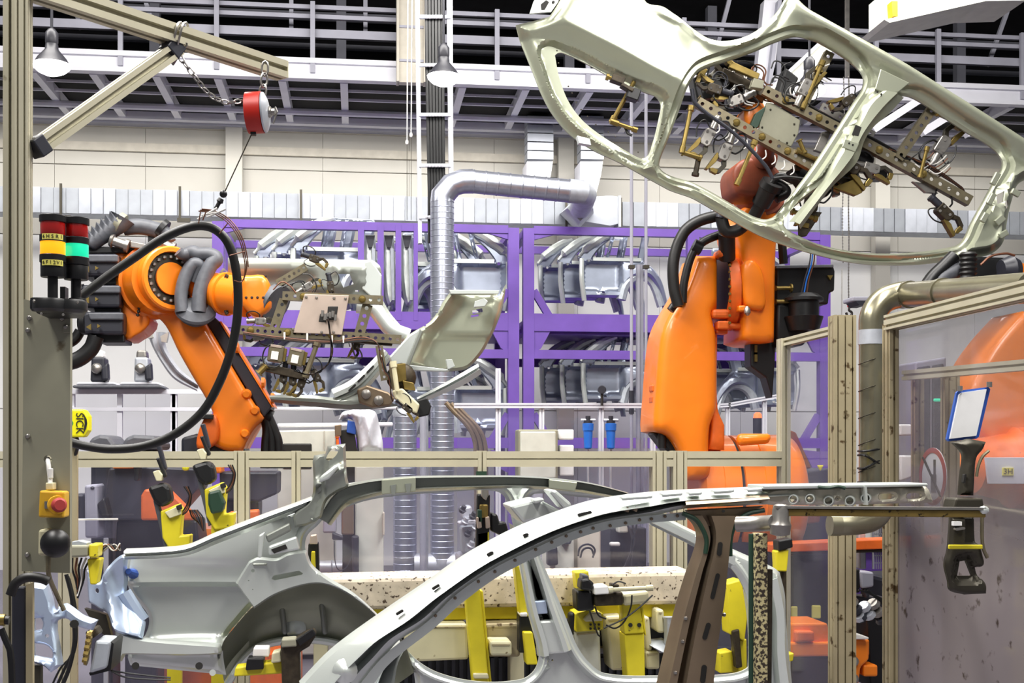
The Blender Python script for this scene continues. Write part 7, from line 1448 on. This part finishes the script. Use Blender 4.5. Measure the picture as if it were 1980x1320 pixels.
# conveyor bench with two machine heads, far left
bt = thing('conveyor_bench', 'white railed bench with clear guard panes far behind the left robot', 'bench', Q(270, 900, 11.8))
for y, h in ((757, 9), (791, 7)): MB().bar(Q(60, y, 11.8), Q(395 if y < 780 else 420, y, 11.8), .05, h/ppm(11.8)).build('bench_rail', M['white'], bt, smooth=False)
for px in (140, 232, 338, 335): MB().bar(Q(px, 760, 11.82), Q(px, 1206, 11.82), .045, .045, (0, 1, 0)).build('bench_post', M['white'], bt, smooth=False)
for a, b in ((140, 232), (232, 335)): MB().pp([(a, 762), (b, 762), (b, 880), (a, 880)], 11.85, 11.86).build('bench_pane', M['pane'], bt, smooth=False)
for i, px in enumerate((190, 274)):
    t = unit('bench_machine', ['grey machine head on a tray, left one on the far bench', 'grey machine head on a tray, right one on the far bench'][i], 'machine', [([(px-50, 744), (px+36, 744), (px+44, 750), (px-50, 750)], 11.6, .4, 'hosegrey', 'tray'), ([(px-40, 738), (px+30, 738), (px+36, 744), (px-44, 744)], 11.7, .3, 'white', 'tray_top'), ([(px-14, 690), (px+12, 690), (px+14, 738), (px-16, 738)], 11.7, .2, 'galv' if i else 'charcoal', 'head_body'), ([(px-10, 676), (px+8, 676), (px+10, 692), (px-12, 692)], 11.72, .15, 'steel' if i else 'paper', 'head_top'), ([(px+4, 710), (px+18, 700), (px+20, 735), (px+6, 736)], 11.65, .1, 'charcoal', 'head_motor')], .02)
    MB().ball(Q(px-3, 712, 11.66), .05, 12).build('head_lens', M['steel'], t)
# ================================================================ behind the fence, middle
unit('machine_cabinet', 'cream machine cabinet with a black slot right of the left robot', 'cabinet', [([(536, 832), (648, 830), (648, 1266), (536, 1266)], 9.6, .6, 'cab', 'cabinet_body'), ([(546, 857), (603, 857), (603, 906), (546, 906)], 9.59, .03, 'ink', 'cabinet_slot'), ([(626, 832), (628, 832), (628, 1000), (626, 1000)], 9.59, .02, 'trim', 'cabinet_joint'), ([(536, 818), (760, 816), (760, 824), (536, 826)], 9.7, .08, 'white', 'cabinet_rail'), ([(524, 787), (770, 785), (770, 791), (524, 793)], 9.9, .08, 'white', 'upper_rail')])
cvr = thing('cloth_cover', 'wrinkled silver grey cloth cover draped over a brown weld tool', 'cover', Q(700, 875, 9.2))
def hcl(P, do, dh):
    x, y = P[:, 0], P[:, 1]; return .12*(1-sst(do/14))+.03*np.sin(x/5+y/22.)+.02*np.sin(x/3.1-y/15.)
sheet(MB(), [(654, 812, 1), (662, 796), (690, 790), (724, 794), (734, 820), (740, 850), (742, 876, 1), (692, 876, 1), (688, 840), (682, 812), (672, 808)], [], 9.2, hcl, 5, (2, 5, 9), .01, seg=4).build('cloth', M['cloth'], cvr, ang=80)
blk(cvr, [(647, 822), (660, 820), (660, 842), (648, 844)], 9.25, 9.4, 'bronze', 'tool_block'); blk(cvr, [(656, 832), (684, 828), (692, 876), (692, 1292), (662, 1292), (662, 876)], 9.3, 9.5, 'ink', 'tool_body'); blk(cvr, [(672, 812), (688, 816), (688, 840), (670, 836)], 9.28, 9.4, 'bluef', 'blue_lining'); rod(cvr, (652, 844), (653, 862), 6, 9.25, 'orange2', 'tool_tip')
unit('machine_cabinet', 'tall pale cabinet behind the far rear door opening', 'cabinet', [([(686, 900), (742, 900), (742, 1293), (686, 1293)], 9.0, .5, 'cab', 'cabinet_body'), ([(660, 960), (684, 960), (684, 1034), (660, 1034)], 8.95, .2, 'bronze', 'relay_box'), ([(626, 990), (650, 990), (650, 1030), (624, 1030)], 8.95, .15, 'grey', 'relay_box'), ([(680, 1036), (694, 1036), (694, 1118), (682, 1118)], 8.9, .1, 'charcoal', 'cable_trunk'), ([(642, 1028), (664, 1036), (664, 1044), (642, 1044)], 8.9, .05, 'charcoal', 'switch'), ([(740, 990), (744, 990), (744, 1035), (740, 1035)], 8.9, .1, 'trim', 'cabinet_hinge')])
t = thing('drooping_cable', 'thin cable drooping in a loop before the tall pale cabinet', 'cable', Q(660, 1105, 8.85)); wire(t, [(646, 1045), (648, 1085), (656, 1102), (670, 1096), (680, 1075)], 2, 8.85, 'charcoal', 'cable_loop')
t = thing('horizontal_duct', 'low silver horizontal duct behind the far wheelhouse', 'duct', Q(650, 1115, 9.6)); MB().cyl(Q(610, 1098, 9.6), Q(690, 1098, 9.6), 15/ppm(9.6), 20).build('duct_tube', M['galv'], t); MB().lathe(Q(640, 1098, 9.6), Q(643, 1098, 9.6), [(0, 15/ppm(9.6)), (.5, 16.5/ppm(9.6)), (1, 15/ppm(9.6))], 20).build('duct_band', M['galv'], t)
t = thing('thin_riser_pipe', 'thin grey riser pipe between the two spiral ducts', 'pipe', Q(818, 1210, 11.2)); MB().cyl(Q(818, 1210, 11.2), Q(818, 800, 11.2), .03, 10).build('pipe', M['grey'], t); MB().cyl(Q(824, 1110, 11.3), Q(824, 800, 11.3), .02, 10).build('pipe', M['galv'], t)
# inner fence
ifn = thing('inner_fence', 'second white aluminium fence with clear panes in the middle distance', 'fence', Q(1070, 1110, 10))
for y, h in ((784, 9),): MB().tslot(Q(878, y, 10), Q(1275, y, 10), .045, .04).build('fence_rail', M['white'], ifn, smooth=False)
for px in (963, 1047, 1162, 1262): MB().tslot(Q(px, 1251, 10.02), Q(px, 712 if px == 963 else 788, 10.02), .04, .04, (0, 1, 0)).build('fence_post', M['white'], ifn, smooth=False)
for a, b in ((884, 960), (966, 1044), (1050, 1159), (1165, 1260)): MB().pp([(a, 788), (b, 788), (b, 1108), (a, 1108)], 10.03, 10.036).build('fence_pane', M['pane'], ifn, smooth=False)
for i, px in enumerate((1137, 1181)):
    t = thing('water_filter', ['blue filter bowl on a grey head, left of the fence post', 'blue filter bowl on a grey head, right of the fence post'][i], 'filter', Q(px, 866, 9.8)); k = 1/ppm(9.8)
    MB().lathe(Q(px, 868, 9.8), Q(px, 818, 9.8), [(0, 5*k), (.05, 8*k), (.7, 9.5*k), (.72, 11*k), (.98, 11.5*k), (1, 9*k)], 18).build('filter_bowl', M['blue'], t)
    MB().lathe(Q(px, 818, 9.8), Q(px, 804, 9.8), [(0, 9*k), (.4, 9*k), (.45, 5*k), (1, 5*k)], 14).build('filter_head', M['charcoal'], t); MB().cyl(Q(px-14, 812, 9.8), Q(px+14, 812, 9.8), .012, 8).build('filter_pipe', M['galv'], t)
    MB().cyl(Q(px, 868, 9.85), Q(px, 1255, 9.85), .01, 6).build('drain_pipe', M['galv'], t)
t = thing('pressure_gauge', 'round black gauge on a thin stem above the inner fence rail', 'gauge', Q(1164, 780, 9.9)); MB().lathe(Q(1164, 753, 9.9), Q(1164, 753, 9.98), [(0, .03), (.1, .035), (1, .035)], 18).build('gauge_dial', M['charcoal'], t); MB().cyl(Q(1164, 758, 9.94), Q(1164, 784, 9.94), .012, 8).build('gauge_stem', M['hook'], t)
unit('control_box', 'flat pale grey control box on the inner fence', 'box', [([(1030, 925), (1050, 925), (1050, 1275), (1030, 1275)], 9.75, .1, 'grey', 'box_stand'), ([(1002, 830), (1079, 830), (1079, 928), (1002, 928)], 9.7, .2, 'plate', 'box_body'), ([(1006, 834), (1075, 834), (1075, 924), (1006, 924)], 9.69, .02, 'cab', 'box_door'), ([(1080, 830), (1110, 830), (1110, 850), (1080, 850)], 9.8, .1, 'paper', 'notice_sheet'), ([(1082, 860), (1110, 860), (1110, 920), (1082, 920)], 9.8, .1, 'paper', 'notice_sheet')])
t = thing('cable_bundle', 'bundle of dark brown cables curving down beside the tall spiral duct', 'cables', Q(930, 900, 10.4))
for k in range(7): MB().tube([Q(x+k*3.2-6, y+k*.5, 10.4+.02*(k % 3)) for x, y in ((868, 778), (884, 796), (904, 816), (920, 840), (926, 870), (928, 1236))], .02, 8, sm=5).build('cable', M['bronze' if k % 3 == 0 else 'black'], t)
unit('machine_block', 'pale machine block with dark hoses behind the far front door opening', 'machine', [([(1064, 1030), (1110, 1024), (1112, 1310), (1064, 1310)], 8.6, .4, 'cab', 'block_body'), ([(1116, 1010), (1162, 1008), (1162, 1302), (1118, 1302)], 8.8, .4, 'trim', 'block_body'), ([(1060, 1060), (1078, 1056), (1080, 1092), (1060, 1094)], 8.5, .1, 'charcoal', 'valve_block'), ([(1084, 1040), (1108, 1040), (1104, 1052), (1086, 1052)], 8.5, .1, 'hosegrey', 'valve_block'), ([(1180, 1020), (1250, 1020), (1250, 1284), (1180, 1284)], 9.2, .4, 'charcoal', 'dark_cabinet'), ([(1196, 960), (1215, 960), (1215, 1030), (1196, 1030)], 9.1, .2, 'cab', 'side_cabinet'), ([(1180, 1048), (1200, 1048), (1200, 1056), (1180, 1056)], 9.1, .05, 'paper', 'label_strip')])
t = thing('hose_set', 'dark hoses looping before the pale machine block', 'hoses', Q(1180, 1105, 8.45))
for k, pts_ in enumerate(([(1118, 1075), (1122, 1058), (1138, 1052), (1150, 1062), (1146, 1078)], [(1122, 1078), (1128, 1062), (1142, 1060), (1148, 1072)], [(1206, 980), (1212, 1010), (1222, 1040), (1216, 1080), (1200, 1106)], [(1214, 980), (1224, 1020), (1226, 1050), (1210, 1090)], [(1232, 985), (1230, 1020), (1222, 1050), (1220, 1330)])): wire(t, pts_, 4, 8.45, 'charcoal', 'hose')
t = unit('valve_station', 'cluttered bright valve station with fittings behind the far rear door opening', 'machine', [([(886, 1008), (924, 1006), (924, 1014), (886, 1014)], 8.6, .1, 'white', 'arm'), ([(890, 980), (912, 976), (916, 1000), (894, 1004)], 8.7, .15, 'galv', 'valve'), ([(892, 1018), (920, 1016), (922, 1070), (894, 1072)], 8.7, .2, 'galv2', 'valve'), ([(884, 1070), (930, 1066), (930, 1304), (886, 1304)], 8.75, .2, 'grey', 'valve_base')], .02)
for k in range(7): MB().lathe(Q(892+k*5, 990+(k*23) % 80, 8.6), Q(898+k*5, 978+(k*23) % 80, 8.58), [(0, .02), (.4, .03), (.5, .018), (1, .018)], 8).build('fitting', M['galv' if k % 2 else 'charcoal'], t)
# stacked pressings low in the racks / on the floor, and small fence beyond the robot
sfn = thing('distant_fence', 'small distant fence with slanting rail right of the standing robot', 'fence', Q(1450, 830, 12))
MB().tslot(Q(1392, 784, 12), Q(1412, 783, 12), .04, .04).build('fence_rail', M['white'], sfn, smooth=False); MB().tslot(Q(1408, 783, 12), Q(1502, 766, 12), .04, .04).build('fence_rail', M['white'], sfn, smooth=False)
for px, y in ((1407, 783), (1478, 770)): MB().tslot(Q(px, 1187, 12.02), Q(px, y, 12.02), .04, .04, (0, 1, 0)).build('fence_post', M['white'], sfn, smooth=False)
MB().pp([(1410, 788), (1476, 775), (1476, 1000), (1410, 1000)], 12.03, 12.036).build('fence_pane', M['pane'], sfn, smooth=False)
t = thing('red_beacon', 'small glowing red beacon beyond the distant fence', 'beacon', Q(1465, 812, 12.4)); MB().lathe(Q(1465, 810, 12.4), Q(1465, 797, 12.4), [(0, .045), (.7, .04), (1, .02)], 12).build('beacon_lens', M['redglow'], t); MB().cyl(Q(1465, 1177, 12.4), Q(1465, 808, 12.4), .05, 12).build('beacon_base', M['charcoal'], t)
# ================================================================ right cell, behind the scratched pane
ro = thing('industrial_robot', 'orange industrial robot behind the scratched pane at far right', 'robot', Q(1930, 1300, 6.9))
ov = 6.9
cast([(1880, 760), (1905, 700), (1940, 650), (1985, 600, 1), (2050, 610, 1), (2050, 930, 1), (1985, 945), (1940, 935), (1900, 955), (1872, 960, 1), (1862, 920), (1885, 880), (1915, 860), (1890, 820)], ov, ov+.4, 14, step=24).build('upper_arm', M['orange'], ro, ang=60)
cast([(1935, 960, 1), (2050, 950, 1), (2050, 1600, 1), (1930, 1600, 1), (1940, 1150)], ov+.05, ov+.45, 14, step=30).build('lower_arm', M['charcoal'], ro)
MB().lathe(Q(1870, 900, ov), Q(1990, 905, ov), [(0, .05), (.1, .16), (.6, .2), (.7, .24), (1, .24)], 24).build('elbow', M['orange2'], ro, ang=40)
blk(ro, [(1906, 884), (1990, 884), (1985, 935), (1912, 935)], ov-.24, ov-.22, 'white', 'notice_sheet', .002); blk(ro, [(1939, 904), (1960, 904), (1960, 919), (1939, 919)], ov-.25, ov-.24, 'label', 'yellow_sticker', .001)
MB().text('3H', Q(1949.5, 911.5, ov-.254), (CT, -ST, 0), (0, 0, 1), .045).build('sticker_lettering', M['ink'], ro, smooth=False)
blk(ro, [(1862, 500), (1895, 495), (1960, 498), (1972, 520), (1960, 545), (1870, 548)], ov+.1, ov+.4, 'black', 'drive_motor', .02); MB().lathe(Q(1935, 522, ov+.05), Q(1968, 520, ov+.05), [(0, .06), (.6, .085), (1, .06)], 14).build('motor_end', M['charcoal'], ro)
pts = [Q(1872, 488+k*4.5, ov-.1) for k in range(16)]; MB().tube(pts, [.042+.01*(i % 2) for i in range(16)], 14).build('corrugated_hose', M['rubber'], ro, ang=70)
MB().tube([Q(x, y, ov) for x, y in ((1845, 495), (1825, 515), (1800, 540), (1770, 590))], .04, 14, sm=5).build('dress_hose', M['black'], ro)
MB().tube([Q(x, y, ov) for x, y in ((1860, 520), (1835, 530), (1815, 548), (1830, 580))], .05, 12, sm=5).build('dress_hose', M['hosegrey'], ro)
blk(ro, [(1964, 505), (1985, 510), (1985, 545), (1960, 548)], ov+.15, ov+.3, 'orange', 'motor_flange')
wire(ro, [(1896, 512), (1915, 496), (1945, 490), (1962, 494)], 5, ov-.05, 'wire')
orl = thing('orange_rail', 'long orange machine rail low behind the right fence panes', 'rail', Q(1700, 1060, 7.3)); blk(orl, [(1490, 1052), (2060, 1028), (2060, 1050), (1490, 1068)], 7.3, 7.5, 'orange2', 'rail_beam'); blk(orl, [(1490, 1068), (2060, 1050), (2060, 1056), (1490, 1074)], 7.35, 7.5, 'darksteel', 'rail_foot')
for px in (1520, 1760, 2000): blk(orl, [(px-10, 1060), (px+10, 1060), (px+10, 1300), (px-10, 1300)], 7.36, 7.46, 'charcoal', 'rail_leg')
unit('robot_base', 'black robot base with a warning triangle behind the narrow pane', 'robot', [([(1524, 915), (1612, 905), (1625, 1050), (1530, 1055)], 9.1, .5, 'charcoal', 'base_body'), ([(1530, 1060), (1625, 1055), (1630, 1295), (1535, 1295)], 9.1, .5, 'black', 'base_foot'), ([(1580, 899), (1594, 899), (1587, 911)], 9.06, .02, 'sick', 'warning_triangle'), ([(1526, 830), (1540, 836), (1570, 905), (1524, 912)], 9.15, .3, 'brownred', 'base_cone'), ([(1570, 1170), (1588, 1170), (1588, 1196), (1570, 1196)], 9.05, .02, 'label', 'yellow_label'), ([(1530, 1172), (1543, 1172), (1543, 1198), (1530, 1198)], 9.05, .02, 'label', 'yellow_label'), ([(1533, 975), (1560, 965), (1590, 985), (1585, 1010), (1545, 1015)], 8.95, .15, 'brownred', 'base_arm')])
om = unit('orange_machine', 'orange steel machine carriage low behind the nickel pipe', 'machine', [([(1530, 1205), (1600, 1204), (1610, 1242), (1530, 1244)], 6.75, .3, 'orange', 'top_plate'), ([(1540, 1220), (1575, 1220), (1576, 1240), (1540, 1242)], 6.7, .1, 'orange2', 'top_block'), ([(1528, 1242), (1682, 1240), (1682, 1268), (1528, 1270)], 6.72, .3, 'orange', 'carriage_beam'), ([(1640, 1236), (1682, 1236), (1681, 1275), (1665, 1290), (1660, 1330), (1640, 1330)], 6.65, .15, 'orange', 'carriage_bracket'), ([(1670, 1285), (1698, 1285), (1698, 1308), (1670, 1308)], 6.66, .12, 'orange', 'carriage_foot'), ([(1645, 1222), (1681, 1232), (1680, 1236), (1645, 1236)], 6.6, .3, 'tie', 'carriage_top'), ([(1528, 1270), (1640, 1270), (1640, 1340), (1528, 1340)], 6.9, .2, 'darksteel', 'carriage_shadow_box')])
for y in (1278, 1312): MB().lathe(Q(1650, y, 6.63), Q(1650, y, 6.67), [(0, .02), (.2, .03), (1, .03)], 16).build('carriage_wheel', M['steel'], om)
rt = unit('tool_changer', 'dark tool unit with a grey box and orange plate behind the nickel pipe', 'machine', [([(1637, 1082), (1648, 1098), (1648, 1150), (1637, 1150)], 6.7, .05, 'orange', 'orange_plate'), ([(1648, 1100), (1664, 1100), (1664, 1146), (1648, 1146)], 6.72, .1, 'black', 'black_block'), ([(1664, 1104), (1690, 1106), (1690, 1134), (1666, 1138)], 6.7, .12, 'grey', 'grey_box'), ([(1672, 1138), (1684, 1138), (1682, 1156), (1674, 1156)], 6.72, .06, 'charcoal', 'neck'), ([(1640, 1150), (1720, 1156), (1722, 1178), (1642, 1172)], 6.8, .15, 'charcoal', 'tool_body'), ([(1676, 1195), (1740, 1195), (1744, 1330), (1684, 1330)], 6.85, .3, 'black', 'black_drum'), ([(1660, 1020), (1674, 1010), (1676, 1100), (1662, 1100)], 7.5, .1, 'galv2', 'cable_mast'), ([(1684, 1040), (1700, 1040), (1700, 1062), (1684, 1062)], 7.5, .05, 'label', 'yellow_label')], .01)
for k in range(9): MB().lathe(Q(1644+(k*17) % 60, 1160+(k*29) % 34, 6.6), Q(1650+(k*17) % 60, 1170+(k*29) % 34, 6.62), [(0, .03), (.5, .04), (1, .02)], 10).build('tool_fitting', M[('steel', 'charcoal', 'galv')[k % 3]], rt)
for k in range(4): wire(rt, [(1660+k*6, 1140), (1690+k*4, 1150+k*4), (1712, 1160+k*5), (1740, 1168+k*6)], 4, 6.6)
mc = unit('mesh_fence', 'pale mesh guard with a yellow sign far behind the nickel pipe', 'fence', [([(1688, 1000), (1690, 1000), (1690, 1100), (1688, 1100)], 9, .02, 'grey', 'mesh_post'), ([(1716, 1000), (1718, 1000), (1718, 1100), (1716, 1100)], 9, .02, 'grey', 'mesh_post'), ([(1690, 1050), (1716, 1050), (1716, 1066), (1690, 1066)], 8.98, .01, 'label', 'yellow_sign')], .001)
m = MB()
for k in range(7): m.bar(Q(1688, 1004+k*14, 9.01), Q(1718, 1004+k*14, 9.01), .006, .006); m.bar(Q(1690+k*4, 1000, 9.01), Q(1690+k*4, 1100, 9.01), .006, .006)
m.build('mesh_wires', M['grey'], mc, smooth=False, kind='stuff')
pb = unit('purple_bin', 'purple storage bin far behind the nickel pipe', 'bin', [([(1640, 1060), (1710, 1060), (1710, 1266), (1640, 1266)], 9.6, .5, 'purple', 'bin_wall'), ([(1636, 1056), (1714, 1056), (1714, 1062), (1636, 1062)], 9.55, .6, 'purple', 'bin_rim')], .01)
gp = unit('grey_control_cabinet', 'tall grey cabinet behind the scratched pane', 'cabinet', [([(1770, 700), (1830, 690), (1830, 1320), (1770, 1320)], 8.2, .5, 'grey', 'cabinet_body'), ([(1775, 710), (1800, 706), (1800, 900), (1775, 900)], 8.18, .03, 'charcoal', 'cabinet_door'), ([(1804, 706), (1826, 702), (1826, 900), (1804, 900)], 8.18, .03, 'charcoal', 'cabinet_door'), ([(1806, 770), (1822, 770), (1822, 776), (1806, 776)], 8.16, .02, 'green', 'lit_display'), ([(1740, 880), (1768, 880), (1772, 920), (1742, 930)], 8.1, .05, 'paper', 'notice_sheet'), ([(1740, 820), (1764, 820), (1764, 842), (1740, 842)], 8.1, .05, 'paper', 'notice_sheet')])
unit('dark_machine_body', 'dark blue grey machine body low behind the scratched pane', 'machine', [([(1725, 1120), (2060, 1100), (2060, 1400), (1725, 1400)], 8.6, .6, 'charcoal', 'machine_shell'), ([(1740, 940), (1900, 930), (1900, 1040), (1740, 1050)], 8.8, .4, 'hosegrey', 'machine_head')], .03)
